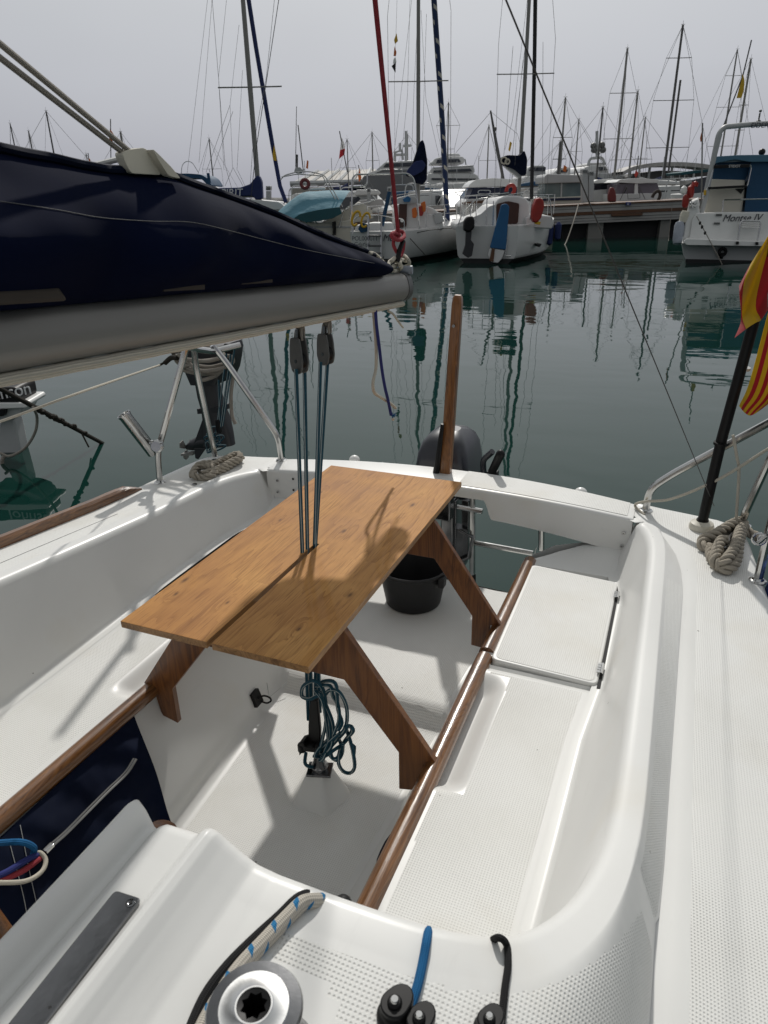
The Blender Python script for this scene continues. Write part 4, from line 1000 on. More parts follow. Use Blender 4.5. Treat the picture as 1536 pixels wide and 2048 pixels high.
def dk(px, py, h=0.): return atz(px, py, ZD+h)
knot_rope('mooring_rope', 'thick worn mooring rope knotted round the cleat on the right quarter',
          [[dk(1490, 1040, .045), dk(1468, 1046, .05), dk(1430, 1068, .04), dk(1408, 1078, .03), dk(1404, 1090, .02), dk(1425, 1098, .025), dk(1446, 1108, .03), dk(1440, 1120, .02)],
           [dk(1490, 1050, .04), dk(1480, 1062, .05), dk(1470, 1095, .05), dk(1452, 1120, .045), dk(1436, 1132, .025), dk(1430, 1118, .04), dk(1440, 1085, .05), dk(1452, 1078, .055)],
           [dk(1420, 1095, .02), dk(1425, 1118, .02), dk(1446, 1138, .02), dk(1464, 1134, .025), dk(1474, 1115, .03), dk(1478, 1085, .04), dk(1484, 1062, .04)],
           [dk(1412, 1084, .015), dk(1440, 1070, .02), dk(1470, 1058, .02), dk(1492, 1062, .015), dk(1530, 1085, .0), aty(1560, 1110, 2.2)]], .0165)
knot_rope('mooring_rope', 'thick worn mooring rope coiled on the left quarter under the spare outboard',
          [[dk(383, 951, .02), dk(392, 938, .03), dk(412, 932, .04), dk(430, 940, .03), dk(420, 952, .02), dk(400, 955, .015), dk(386, 948, .03), dk(398, 930, .045), dk(425, 926, .04)],
           [dk(405, 948, .025), dk(435, 938, .025), dk(462, 924, .03), dk(480, 915, .035), dk(474, 908, .035), dk(450, 918, .035), dk(415, 934, .04)],
           [dk(398, 948, .012), dk(440, 942, .012), dk(470, 926, .014), dk(484, 915, .02)]], .0145)
for cx_, cy_ in ((1455, 1100), (428, 940)):
    c = dk(cx_, cy_); mb = MB(); mb.tube(round_poly([c+np.array([-.02, -.08, .035]), c+np.array([0, -.02, .03]), c+np.array([0, .02, .03]), c+np.array([.02, .08, .035])], .02, 4), .010, 8); mb.tube([c+np.array([0, -.015, 0]), c+np.array([0, -.015, .03])], .012, 8); part('cleat', mb, 'dullsteel', boat)
c = hit(389, 969, .0); mb = MB(); mb.lathe([(.010, 0), (.010, .004), (.006, .005)], c+np.array([0, 0, -.001]), 14); part('deck_screw', mb, 'dullsteel', boat)
# ---------------------------------------------------------------- flag pole, flags, cords on the right quarter
pb = atz(1404, 1047, ZD+.02)
pole = thing('flag_pole', 'black flag pole standing in a cream foot on the right quarter', 'flag pole', (pb[0], pb[1], ZD))
mb = MB(); ptop = aty(1550, 490, pb[1]-.06); mb.tube([pb, aty(1443, 880, pb[1]-.015), ptop, ptop+(ptop-pb)*.35], [.0165, .0165, .0155, .015], 14); part('pole_tube', mb, 'black', pole)
mb = MB(); mb.lathe([(.039, 0), (.040, .012), (.036, .022), (.024, .028), (.021, .03)], (pb[0], pb[1], ZD+.001), 24); mb.lathe([(.02, .026), (.019, .036)], (pb[0], pb[1], ZD), 20, mi=1); part('pole_foot', mb, ['creamhull', 'black'], pole)
for px, py in ((1440, 887), (1487, 737)):
    c = aty(px, py, pb[1]-.02); d = (ptop-pb)/np.linalg.norm(ptop-pb); mb = MB(); mb.lathe([(.0195, -.004), (.0195, .004)], c, 16, axis=d); part('tie', mb, 'black' if py > 800 else 'greyw', pole)
def flag(name, label, rows, m, group='flags on the black pole'):
    """rows: px lines from top to bottom, each the two side edges plus folds"""
    pass
def flagmesh(GP, m, nm, label, y0, fold):
    rows = []
    for i, row in enumerate(GP):
        L_ = catmull([aty(px, py, y0+fold[(i*2+j) % len(fold)]) for j, (px, py) in enumerate(row)], 6); rows.append(L_)
    cols = list(zip(*rows)); cols = [catmull(c, 6) for c in cols]; nu, nv = len(cols), len(cols[0]); mb = MB()
    mb.grid(cols, uv=lambda i, j: (i/(nu-1), j/(nv-1)))
    mb.grid([[p+np.array([.0006, .001, 0]) for p in c] for c in cols], uv=lambda i, j: (i/(nu-1), j/(nv-1)), flip=True)
    return single(nm, mb, m, label, 'flag', 'flags on the black pole', sharp=80, recalc=False)
fy = pb[1]-.09
flagmesh([[(1640, 330), (1590, 430), (1540, 560), (1535, 620)][::-1], [(1575, 400), (1545, 470), (1512, 600), (1522, 640)][::-1], [(1537, 470), (1508, 545), (1496, 610), (1512, 645)][::-1], [(1500, 530), (1487, 570), (1484, 630), (1492, 658)][::-1], [(1478, 572), (1479, 590), (1482, 640), (1469, 676)][::-1]][::-1], 'flag_es', 'flag', 'red and yellow flag drooping from the upper part of the black pole', fy, [0, .03, -.02, .025, -.03, .02, .01])
flagmesh([[(1545, 590), (1500, 760), (1478, 812)], [(1570, 590), (1525, 770), (1490, 826)], [(1600, 600), (1552, 770), (1505, 830)], [(1640, 620), (1590, 760), (1540, 806)]], 'flag_ca', 'flag', 'yellow flag with red bars hanging lower on the black pole', fy+.02, [0, .015, -.02, .02, -.01, .025])
mb = MB(); mb.tube(catmull([dk(1289, 1030, .0), dk(1270, 1011, .012), aty(1290, 1003, 2.44), aty(1345, 997, 2.40), aty(1440, 957, 2.36), aty(1536, 898, 2.30), aty(1620, 850, 2.27)], 8), .0046, 8); single('guard_line', mb, 'rope_cream', 'cream cord led from the beam end past the black flag pole', 'line')
mb = MB(); mb.tube(catmull([aty(1466, 870, 2.36), aty(1474, 915, 2.36), aty(1478, 945, 2.36), aty(1472, 1045, 2.36)], 8), .0045, 8); single('cord', mb, 'rope_cream', 'short cream cord hanging down to the knot beside the black pole', 'cord')
b0_, b1_ = aty(1428, 1012, 2.42), aty(1012, 0, 1.15); mb = MB(); mb.tube([b0_, b0_*.5+b1_*.5, b1_, b1_+(b1_-b0_)*1.2], .0014, 6); part('backstay', mb, 'wired', boat)
bf = MB(); c = np.array([.372, 1.90, .60]); bf.lathe([(.02, -.2), (.075, -.17), (.085, -.1), (.085, .1), (.075, .15), (.03, .17)], (.405, 2.05, .60), 20)
single('fender', bf, 'bluef', 'blue fender hanging outside the right deck edge', 'fender')
# ---------------------------------------------------------------- boom, its cover and the ropes on it
XB = -.88; XF = -.842
bt_ = [(0, 620, 775), (200, 603, 739), (400, 584, 702), (600, 566, 658), (805, 548, 611)]
BT = sorted([(aty_[1], aty_[2], atx(px, pb_, XF)[2]) for px, pt, pb_ in bt_ for aty_ in [atx(px, pt, XF)]])
bm = np.polyfit([b[0] for b in BT], [b[1] for b in BT], 1); bb_ = np.polyfit([b[0] for b in BT], [b[2] for b in BT], 1)
ZBT = lambda y: bm[0]*y+bm[1]
ZBB = lambda y: ZBT(y)-.0875
YE = atx(806, 575, XB)[1]-.03
boom = thing('boom', 'grey aluminium boom reaching in from the left above the table', 'boom', (XB, .6, ZBB(.6)))
def bsec(y, s=1.0):
    zt, zb = ZBT(y), ZBB(y); zc = (zt+zb)/2; h = (zt-zb)/2*s; w = .036*s
    P = [(-w*.35, h), (w*.35, h), (w*.75, h*.75), (w, 0), (w*.9, -h*.55), (w*.45, -h), (-w*.45, -h), (-w*.9, -h*.55), (-w, 0), (-w*.75, h*.75)]
    return round_poly([(XB+a, y, zc+b) for a, b in P], .014, 3, closed=True)
mb = MB(); mb.loft([bsec(y) for y in (-2.2, 0, 1, 2, YE-.01)]+[bsec(YE-.003, .97), bsec(YE, .9)]); part('spar', mb, 'alu', boom, sharp=60)
mb = MB(); mb.loft([bsec(YE-.002, 1.02), bsec(YE+.035, 1.02), bsec(YE+.04, .8)]); part('end_fitting', mb, 'grey', boom)
mb = MB(); c = np.array([XB, YE+.03, ZBT(YE)+.006]); mb.tube([c+np.array([-.02, 0, 0]), c+np.array([.03, .01, 0])], .014, 12); part('sheave', mb, 'vent', boom)
mb = MB(); ys_ = np.linspace(-1.5, YE-.02, 160); mb.tube([(XB+.014, y, ZBB(y)-.008+.0004*math.sin(y*55)) for y in ys_], .0102, 10, flat=(1.25, .9)); 
single('outhaul_line', mb, 'rope_cream', 'flat cream braided line running along the underside of the boom', 'line')
# cover: top silhouette and bottom edge in the plane of the boom
SIL = [(-160, 285), (0, 300), (60, 313), (110, 321), (165, 334), (215, 343), (255, 346), (300, 347), (345, 353), (395, 372), (440, 388), (500, 409), (560, 433), (620, 460), (680, 484), (730, 503), (757, 516)]
TOP = sorted([(p[1], p[2]) for p in [atx(px, py, XB+.01) for px, py in SIL]])
def cover():
    y0, y1 = -1.2, atx(757, 540, XB)[1]; ys = list(np.linspace(y0, y1, 120)); G = []
    for k, y in enumerate(ys):
        zt = samp(TOP, y) if y > TOP[0][0] else TOP[0][1]+(TOP[0][0]-y)*.03
        zb = ZBT(y)-.004; H = zt-zb; w = .042+.066*min(1, H/.22); sec = []
        e = (y-y0)/(y1-y0); end = min(1, (y1-y)/.03+.55)
        for j in range(40):
            t = 2*math.pi*j/40; s_, c_ = math.sin(t), math.cos(t)       # t=0 at right, pi/2 top
            zz = (s_+1)/2; z = zb+H*zz
            prof = (math.sin(math.pi*min(1, max(0, zz))**.75)**.7) if 0 < zz < 1 else 0
            prof = .30+.70*prof if s_ < 0 else (.02+.98*prof)
            wf = .05+.20*min(1, H/.07)                       # unseen far side bulged out to widen the shadow on the table
            x = (w if c_ >= 0 else -wf)*prof*abs(c_)**.35
            wr = .016*math.sin(9*y+3.2*zz+1.3*math.sin(3*y))+.010*math.sin(17*y-8*zz+2*math.sin(5*y))+.012*math.sin(5.1*y+9*zz)+.003*math.sin(41*y+14*zz)*math.sin(3.3*y)
            x += (1 if c_ >= 0 else -1)*.42*wr*prof*min(1, H/.12)
            sec.append((XB+x*end, y, z))
        G.append(sec)
    mb = MB(); mb.loft(G)
    return mb, G
cv = thing('sail_cover', 'dark navy canvas sail cover laced over the sail on the boom', 'sail cover', (XB, .8, ZBT(.8)))
mb, CG = cover(); part('cover_cloth', mb, 'navy', cv, sharp=70)
CT = bvh_of([[list(r)+[r[0]] for r in CG]])
mb = MB(); mb.tube([np.array([XB+.004, y, samp(TOP, y)+.004]) for y in np.linspace(TOP[1][0], TOP[-1][0]-.02, 60)], .009, 8, flat=(1.0, .8)); part('zip_flap', mb, 'navyp', cv)
for L_ in ([(0, 404), (110, 420), (200, 436), (300, 443), (380, 445), (460, 462), (560, 488), (640, 506), (748, 527)],):
    P = [hit(px, py, .0012, CT) for px, py in np.array(catmull([(a, b, 0) for a, b in L_], 6))[:, :2]]; P = [p for p in P if p is not None]
    if len(P) > 2: mb = MB(); mb.tube(P, .0005, 5); part('seam', mb, 'grey', cv)
# flaked sail showing under the cover
sf = MB(); P = [atx(px, py, XB+.076) for px, py in ((-90, 580), (120, 572), (140, 602), (-90, 617))]; sf.prism(P, (-.05, 0, 0), 0)
single('folded_sail', sf, 'tan', 'end of the folded tan sail showing between cover and boom', 'sail', bevel=.006)
mb = MB()
for a, b in ((328, 410), (484, 545)):
    mb = MB(); P = [atx(px, py, XB+.056) for px, py in ((a, 573 if a < 400 else 560), (b, 569 if a < 400 else 556), (b, 579 if a < 400 else 565), (a, 583 if a < 400 else 569))]; mb.prism(P, (-.03, 0, 0)); part('lacing_strap', mb, 'tan', cv)
# canvas lug on top of the cover where the two lines come down
lug = thing('canvas_strop', 'cream canvas strop on top of the navy cover holding two lines', 'strop', atx(285, 345, XB))
mb = MB(); P = [atx(px, py, XB+.02) for px, py in ((243, 305), (258, 299), (289, 295), (301, 306), (318, 338), (322, 350), (262, 347), (252, 327))]; mb.prism(round_poly(P, .008, 3, closed=True), (-.016, 0, 0)); part('strop_body', mb, 'cream', lug, bevel=.006, bseg=3)
mb = MB(); P = [atx(px, py, XB+.02) for px, py in ((291, 297), (304, 309), (330, 335), (349, 358), (324, 352), (302, 318))]; mb.prism(round_poly(P, .006, 3, closed=True), (.014, 0, 0)); part('strop_tab', mb, 'cream', lug, bevel=.004)
for k, (A, B) in enumerate((((-220, -95), (278, 318)), ((-220, -55), (246, 306)))):
    mb = MB(); mb.tube([atx(*A, XB+.05), atx(*B, XB+.012)], .0042, 8); single('halyard', mb, 'rope_grey', ('upper' if k == 0 else 'lower')+' of the two grey lines slanting down to the cream strop', 'line', 'lines to the strop')
mb = MB(); mb.tube([atx(150, 340, XB-.05), atx(247, 316, XB-.03)], .0045, 8); single('batten', mb, 'greyw', 'thin white rod sticking out past the cream strop over the cover', 'rod')
# red topping lift, its knot, the shackle and the cream knot at the boom end
tl_ = thing('topping_lift', 'red rope coming down from above to the end of the boom', 'rope', atx(797, 500, XB))
T0 = atx(797, 472, XB); T1 = atx(750, 0, XB+.12)
mb = MB(); mb.tube([T0, T0*.5+T1*.5, T1, T1+(T1-T0)*1.0], .0062, 10); part('rope_fall', mb, 'rope_red', tl_)
mb = MB(); mb.tube(catmull([atx(px, py, XB+.008*s) for px, py, s in ((799, 470, 0), (786, 466, 1), (784, 474, 1.6), (797, 480, 1.8), (808, 474, 1), (805, 464, -.6), (794, 462, -1.2), (790, 470, -1), (799, 478, .8), (808, 485, 1.2))], 6), .0062, 8); mb.tube(catmull([atx(px, py, XB) for px, py in ((788, 474), (787, 490), (794, 505), (801, 512), (806, 500), (808, 484))], 6), .0058, 8); part('knot', mb, 'rope_red', tl_)
mb = MB(); mb.tube([atx(806, 482, XB+.012), atx(799, 500, XB+.014), atx(794, 524, XB+.01)], .0085, 8, flat=(1, .6)); part('strap', mb, 'black', tl_)
ok = thing('rope_lashing', 'cream rope knotted round the after end of the boom', 'rope', atx(790, 530, XB))
for L_, cl in (([(762, 520), (768, 528), (764, 534), (770, 538), (785, 534), (798, 528), (802, 534), (797, 540), (780, 541), (765, 538)], 0), ([(782, 523), (790, 516), (806, 511), (816, 519), (818, 529), (808, 534), (799, 530), (803, 520), (812, 522)], 0),
               ([(777, 531), (780, 523), (788, 520), (796, 524), (803, 533), (798, 541), (786, 542)], 0), ([(737, 506), (748, 508), (758, 516), (764, 526), (763, 533)], 0), ([(759, 541), (775, 543), (785, 542)], 0)):
    mb = MB(); n_ = len(L_); mb.tube(catmull([atx(px, py, XB+.014*math.sin(i*2.1+1)) for i, (px, py) in enumerate(L_)], 8), .0062, 8); part('rope_turn', mb, 'rope_cream', ok)
# loose ends dangling under the boom end
mb = MB(); mb.tube(catmull([atx(px, py, XB+.01) for px, py in ((747, 622), (749, 650), (752, 690), (752, 735), (746, 765), (749, 785), (764, 796), (780, 806), (791, 816))], 8), .0052, 8); single('rope_end', mb, 'rope_cream', 'cream rope end dangling under the boom end', 'rope')
re_ = thing('rope_end', 'indigo rope end with a frayed whipping dangling under the boom end', 'rope', atx(784, 835, XB))
mb = MB(); mb.tube(catmull([atx(px, py, XB+.022) for px, py in ((751, 620), (753, 650), (758, 690), (764, 740), (770, 775), (776, 800), (782, 830))], 8), .0052, 8); part('rope_length', mb, 'rope_indigo', re_)
rng = random.Random(5); mb = MB(); c = atx(785, 832, XB+.022)
for k in range(14): mb.tube([c, c+np.array([rng.uniform(-.012, .012), rng.uniform(-.008, .014), rng.uniform(-.006, .012)])], .0012, 4)
part('frayed_tuft', mb, 'rope_blue', re_); mb = MB(); mb.ball(atx(786, 838, XB+.022), .006, 8, 6); part('core_tip', mb, 'rope_cream', re_)
mb = MB(); mb.tube(catmull([atx(px, py, XB+.01) for px, py in ((776, 622), (786, 628), (796, 642), (806, 655))], 6), .0036, 6); single('rope_end', mb, 'rope_cream', 'short stiff cord end poking out just below the boom end', 'rope')
# ---- mainsheet
ms = thing('mainsheet', 'teal mainsheet tackle from two grey blocks under the boom down through the table slot', 'mainsheet', (pc[0], pc[1], pc[2]))
def block(px, py, w, h, tilt):
    c = atx(px, py, XB); q = np.array([math.cos(tilt), math.sin(tilt), 0]); nrm_ = np.array([-q[1], q[0], 0])
    s = h/2; prof = [(-w*.42, s), (w*.42, s), (w*.55, s*.5), (w*.62, -s*.35), (w*.45, -s*.85), (0, -s), (-w*.45, -s*.85), (-w*.62, -s*.35), (-w*.55, s*.5)]
    for off in (-.0125, .0125-.004):
        mb = MB(); mb.prism(round_poly([c+q*a+np.array([0, 0, b])+nrm_*off for a, b in prof], .006, 3, closed=True), nrm_*.005); o = part('block_cheek', mb, 'grey', ms, bevel=.0015)
    mb = MB(); mb.lathe([(.020, -.007), (.015, 0), (.020, .007)], c-np.array([0, 0, s*.25]), 20, axis=nrm_); part('sheave', mb, 'black', ms)
    mb = MB(); mb.lathe([(.0045, -.014), (.0045, .014)], c-np.array([0, 0, s*.25]), 10, axis=nrm_); mb.tube([c+np.array([0, 0, s*.9]), c+np.array([0, 0, s*1.45])], .009, 8, flat=(1, .5)); part('block_strap', mb, 'dullsteel', ms)
block(598, 712, .036, .092, -.28); block(651, 699, .036, .085, -.28)
for px, py in ((599, 672), (653, 660)):
    c = atx(px, py, XB); mb = MB()
    for k in range(3): mb.tube(catmull([c+np.array([-.010+.010*k, -.006, -.010]), c+np.array([-.006+.007*k, -.004, .014]), c+np.array([.0+.005*k, .006, .020]), c+np.array([.008, .008, -.008])], 5), .0034, 6)
    if px < 620: mb.tube(catmull([c, c+np.array([-.02, 0, -.02]), c+np.array([-.026, 0, -.05])], 5), .0036, 6); mb.tube(catmull([c, c+np.array([-.014, 0, -.02]), c+np.array([-.022, 0, -.072])], 5), .0036, 6)
    part('block_lashing', mb, 'rope_grey', ms)
LOWC = atz(628, 1475, .40)
for (ax_, ay_), (sx1, sy1), (lx, ly) in (((592, 738), (605, 1112), (617, 1440)), ((609, 738), (615, 1105), (624, 1440)), ((641, 724), (632, 1093), (632, 1430)), ((655, 724), (637, 1090), (640, 1425))):
    a = atx(ax_, ay_, XB); b = atz(sx1, sy1, ZT-.01); c = aty(lx, ly, LOWC[1]+.02)
    b[1] = min(b[1], ye_-.008)
    mb = MB(); mb.tube([a, a*.5+b*.5, b, b*.5+c*.5, c], .0054, 8); part('sheet_part', mb, 'rope_teal', ms)
PY = LOWC[1]
def lp(px, py, o=0.): return aty(px, py, PY+o)
mb = MB(); mb.prism([lp(620, 1402), lp(634, 1400), lp(640, 1460), lp(640, 1500), lp(616, 1500), lp(616, 1450)], (0, .012, 0)); mb.prism([lp(622, 1404, .028), lp(634, 1402, .028), lp(640, 1462, .028), lp(640, 1500, .028), lp(616, 1500, .028)], (0, .012, 0)); mb.lathe([(.014, 0), (.014, .014)], lp(627, 1425, .013), 18, axis=(0, 1, 0)); mb.lathe([(.016, 0), (.016, .014)], lp(629, 1478, .013), 18, axis=(0, 1, 0)); part('lower_block', mb, 'black', ms, bevel=.003)
mb = MB(); mb.prism([lp(597, 1487, -.02), lp(606, 1484, -.02), lp(610, 1494, -.02), lp(648, 1500, -.02), (lp(648, 1508, -.02)), lp(607, 1503, -.02), lp(598, 1512, -.02)], (0, .035, 0)); mb.lathe([(.013, 0), (.013, .02), (.009, .024)], lp(605, 1500, -.01), 14); mb.lathe([(.013, 0), (.013, .02), (.009, .024)], lp(640, 1502, -.01), 14); part('cam_cleat', mb, 'black', ms, bevel=.002)
mb = MB(); c = np.array([pc[0], pc[1], pc[2]]); mb.box(c+np.array([0, 0, .003]), (.034, .026, .0035), rot=Matrix.Rotation(.3, 3, 'Z')); mb.lathe([(.022, .004), (.024, .02), (.018, .028), (.014, .05), (.010, .055)], c, 20)
for a in range(4): mb.lathe([(.004, .006), (.0035, .009)], c+np.array([.024*math.cos(.78+1.57*a+.3), .02*math.sin(.78+1.57*a+.3), 0]), 10)
part('swivel_base', mb, 'dullsteel', ms, bevel=.001)
# the sheet's tail hung in a bundle of loops
loops = [[(640, 1500), (652, 1440), (648, 1385), (630, 1362), (607, 1372), (604, 1392), (620, 1398), (640, 1392), (655, 1420), (662, 1470), (650, 1505)],
         [(632, 1372), (650, 1362), (670, 1366), (674, 1390), (676, 1420), (684, 1445), (676, 1462)],
         [(648, 1392), (660, 1380), (678, 1384), (692, 1410), (694, 1440), (688, 1460), (676, 1472)],
         [(636, 1372), (660, 1372), (666, 1392), (676, 1410), (678, 1440), (668, 1468)],
         [(630, 1380), (644, 1400), (652, 1440), (656, 1480), (650, 1510), (640, 1520), (628, 1512)],
         [(640, 1385), (652, 1410), (666, 1450), (664, 1490), (650, 1508)],
         [(676, 1456), (660, 1475), (640, 1495), (630, 1512), (645, 1510), (665, 1490), (690, 1462), (696, 1452), (704, 1460), (690, 1484), (668, 1500), (650, 1512), (640, 1505), (655, 1488), (680, 1466)],
         [(690, 1452), (700, 1480), (707, 1510), (709, 1535), (700, 1546), (686, 1542), (677, 1525), (680, 1500), (692, 1478), (704, 1466), (706, 1458), (698, 1452), (684, 1465), (668, 1485)],
         [(612, 1505), (610, 1525), (618, 1533), (636, 1533), (645, 1527), (644, 1512)],
         [(655, 1505), (668, 1518), (678, 1510), (682, 1490), (676, 1475)], [(660, 1495), (664, 1515), (675, 1520), (684, 1508), (686, 1488)]]
for k, L_ in enumerate(loops):
    mb = MB(); mb.tube(catmull([lp(px, py, -.035+.018*math.sin(1.7*i+k)) for i, (px, py) in enumerate(L_)], 7), .0050, 8); part('sheet_tail', mb, 'rope_teal', ms)
mb = MB(); mb.tube([lp(704, 1490, -.02), lp(709, 1494, -.02), lp(708, 1508, -.02)], .005, 8); part('sheet_end', mb, 'rope_teal', ms)
# ---------------------------------------------------------------- ropes led over the cabin's after edge
def over(P, r, m, label, nm='rope'):
    pts = []
    for q in P:
        if len(q) == 2: p = hit(q[0], q[1], r*.95)
        elif q[2] == 'y': p = aty(q[0], q[1], q[3])
        else: p = atz(q[0], q[1], q[3])
        pts.append(p)
    mb = MB(); mb.tube(catmull(pts, 8), r, 12); return single(nm, mb, m, label, 'rope')
over([(372, 2090), (410, 2002), (455, 1940), (510, 1884), (560, 1838), (590, 1808), (610, 1790, 'y', .505), (632, 1792, 'y', .520), (650, 1806, 'y', .536), (656, 1835, 'y', .548)], .0060, 'rope_black', 'black rope passing over the cabin edge beside the blue flecked rope')
over([(395, 2090), (432, 2020), (478, 1950), (530, 1893), (578, 1842), (606, 1816), (630, 1802, 'y', .500), (652, 1804, 'y', .518), (670, 1820, 'y', .540), (680, 1850, 'y', .552)], .0088, 'rope_fleck', 'beige rope with blue flecks passing over the cabin edge to the winch')
over([(852, 1900, 'y', .545), (857, 1862, 'y', .530), (853, 1885), (846, 1925), (836, 1972), (822, 2018), (815, 2045)], .0052, 'rope_blue', 'bright blue rope passing over the cabin edge to a black cleat')
over([(975, 1905, 'y', .56), (984, 1882, 'y', .548), (1000, 1876, 'y', .540), (1012, 1896), (1014, 1935), (1008, 1985), (1000, 2060)], .0041, 'rope_black', 'thin black rope bent over the cabin edge at the right')
# ---------------------------------------------------------------- canvas pockets under the seat rails
def pocket():
    G = []
    for i in range(49):
        u = i/48
        T = np.array([-1.192, .48+u*(1.105-.48), .536]); B = np.array([-1.040, .48+u*(1.016-.48), .285])
        row = []
        for j in range(29):
            v = j/28; p = T*(1-v)+B*v
            b = .022*math.sin(math.pi*min(1, v*1.05))*(1-.75*u**3)+.008*math.sin(6*u+5*v)*v*(1-u*u)+.006*math.sin(17*u-7*v)*v+.006*math.sin(3+40*u+2*v)*max(0, u-.7)*3*v
            if v > .96: b *= .6
            p = p+np.array([.94, 0, .35])*(b+.012)
            row.append(p)
        G.append(row)
    return G
PG = pocket(); pk = thing('canvas_pocket', 'navy canvas stowage pocket with a zip hanging under the left seat rail', 'pocket', (-1.13, .8, .235))
mb = MB(); mb.grid(PG); mb.grid([[p-np.array([.004, 0, .002]) for p in r] for r in PG], flip=True); part('pocket_cloth', mb, 'navyp', pk, sharp=80, recalc=False)
PT = bvh_of([PG])
def pline(L_, lift): 
    P = [hit(px, py, lift, PT) for px, py in np.array(catmull([(a, b, 0) for a, b in L_], 8))[:, :2]]
    return [p for p in P if p is not None]
ZL = [(268, 1518), (250, 1546), (215, 1580), (170, 1625), (130, 1665), (92, 1698)]
P = pline(ZL, .002); mb = MB(); mb.tube(P, .0085, 8, flat=(1.0, .28)); part('zip_tape', mb, 'grey', pk)
mb = MB(); mb.tube([p+np.array([.002, 0, .001]) for p in P], .0024, 6); part('zip_teeth', mb, 'dullsteel', pk)
c = hit(94, 1697, .008, PT)
if c is not None:
    mb = MB(); mb.box(c, (.006, .011, .004)); part('zip_pull', mb, 'steel', pk, bevel=.001)
for L_ in ([(40, 1650), (60, 1750), (85, 1860), (100, 1920)], [(20, 1690), (48, 1800), (60, 1880)]):
    P = pline(L_, .001)
    if len(P) > 3: mb = MB(); mb.tube(P, .0007, 4); part('seam', mb, 'greyw', pk)
def pr(L_, r, m, label):
    P = []
    for px, py, l in L_: P.append(hit(px, py, l, PT) if hit(px, py, l, PT) is not None else atx(px, py, -1.13+l))
    mb = MB(); mb.tube(catmull(P, 8), r, 10); single('rope_tail', mb, m, label, 'rope', 'rope tails stuffed in the pocket')
pr([(-60, 1692, .03), (0, 1693, .03), (35, 1692, .03), (58, 1700, .022), (66, 1710, .0)], .0068, 'rope_blue', 'bright blue rope tail coming out of the pocket by the zip pull')
pr([(-60, 1775, .02), (0, 1752, .02), (35, 1730, .02), (60, 1716, .015), (78, 1712, .0)], .0068, 'rope_indigo', 'indigo rope tail lying above the red one at the pocket')
pr([(-60, 1790, .015), (0, 1764, .016), (40, 1744, .016), (70, 1722, .012), (82, 1714, .0)], .0062, 'rope_red', 'red rope tail coming out of the pocket under the zip pull')
pr([(-60, 1772, .03), (0, 1773, .03), (40, 1768, .03), (70, 1748, .026), (82, 1724, .02), (76, 1708, .012), (68, 1708, .0)], .0048, 'rope_cream', 'cream rope loop hanging lowest at the navy pocket')
mb = MB(); G = []
for i in range(25):
    u = i/24; y = .56+u*.5; row = []
    for j in range(8):
        v = j/7; row.append((-.405-.035*math.sin(math.pi*v)*(1+.35*math.sin(9*u)+.2*math.sin(21*u))-.02*v, y, .535-.25*v))
    G.append(row)
mb.grid(G); mb.grid([[(p[0]+.004, p[1], p[2]) for p in r] for r in G], flip=True)
single('canvas_pocket', mb, 'navyp', 'navy canvas pocket bulging out below the right seat rail', 'pocket', recalc=False)
# ---------------------------------------------------------------- the harbour behind
def hull_mb(S, hd, L, W, tw, zs, zb, draft=.45, rake=.25, bowrake=.7, n=14):
    """S stern at the waterline on the centre line, hd heading (rad, + to the right of the view), W beam, tw transom half width"""
    a = FWD*math.cos(hd)+RGT*math.sin(hd); s = RGT*math.cos(hd)-FWD*math.sin(hd); z = np.array([0, 0, 1.])
    def P(al, sd, zz): return np.array(S)+a*al+s*sd+z*zz
    secs = []; deck = []
    for i in range(n+1):
        t = i/n; w = tw+(W/2-tw)*math.sin(min(1, t/.45)*math.pi/2) if t < .45 else W/2*(1-((t-.45)/.55)**2.2)
        w = max(w, .015); sh = zs+(zb-zs)*t*t; al = t*L; d = draft*(1-.75*abs(2*t-.9)**1.6)
        d = max(d, .06)
        off = -rake*(1-t)**8; bo = bowrake*(t**6)
        sec = [P(al+bo+off, w, sh), P(al+bo*.9+off, w, sh-.04), P(al+bo*.6+off*.6, w*.985, sh*.62), P(al+bo*.3+off*.3, w*.93, sh*.22), P(al, w*.87, .13), P(al, w*.6, -d*.55), P(al, .0, -d)]
        sec = sec+[2*np.array(P(0, 0, 0))*0+q for q in [P(al, -.0, -d-.001), P(al, -w*.6, -d*.55), P(al, -w*.87, .13), P(al+bo*.3+off*.3, -w*.93, sh*.22), P(al+bo*.6+off*.6, -w*.985, sh*.62), P(al+bo*.9+off, -w, sh-.04), P(al+bo+off, -w, sh)]]
        secs.append(sec)
    mb = MB(); mb.loft(secs, mi=lambda i, j: 1 if 4 <= j <= 8 else 0, caps=False)
    for q in (secs[0], secs[-1]): mb.poly(q[:5]+q[9:], 0); mb.poly(q[4:10], 1)
    return mb, P
SD = [None]
def slab(mb, pts, v, dv, mi=0, r=0):
    P = [atv(px, py, v) for px, py in pts]
    if SD[0] is not None:
        if r: P = round_poly(P, r, 4, closed=True)
        return mb.prism(P, SD[0]*dv, mi)
    if r: P = round_poly(P, r, 4, closed=True)
    return mb.prism(P, FWD*dv, mi)
def pslab(name, pts, v, dv, m, parent, r=0, bevel=.01, label=None):
    mb = MB(); slab(mb, pts, v, dv, 0, r); return part(name, mb, m, parent, label, bevel=bevel)
def ptube(name, L_, v, r, m, parent, seg=7, smooth=0, label=None):
    mb = MB()
    P = [atv(p[0], p[1], v+(p[2] if len(p) > 2 else 0)) for p in L_]
    if smooth: P = round_poly(P, smooth, 5)
    mb.tube(P, r, seg); return part(name, mb, m, parent, label)
def mtubes(name, LL, v, r, m, parent, seg=6, smooth=0):
    for L_ in LL: ptube(name, L_, v, r, m, parent, seg, smooth)
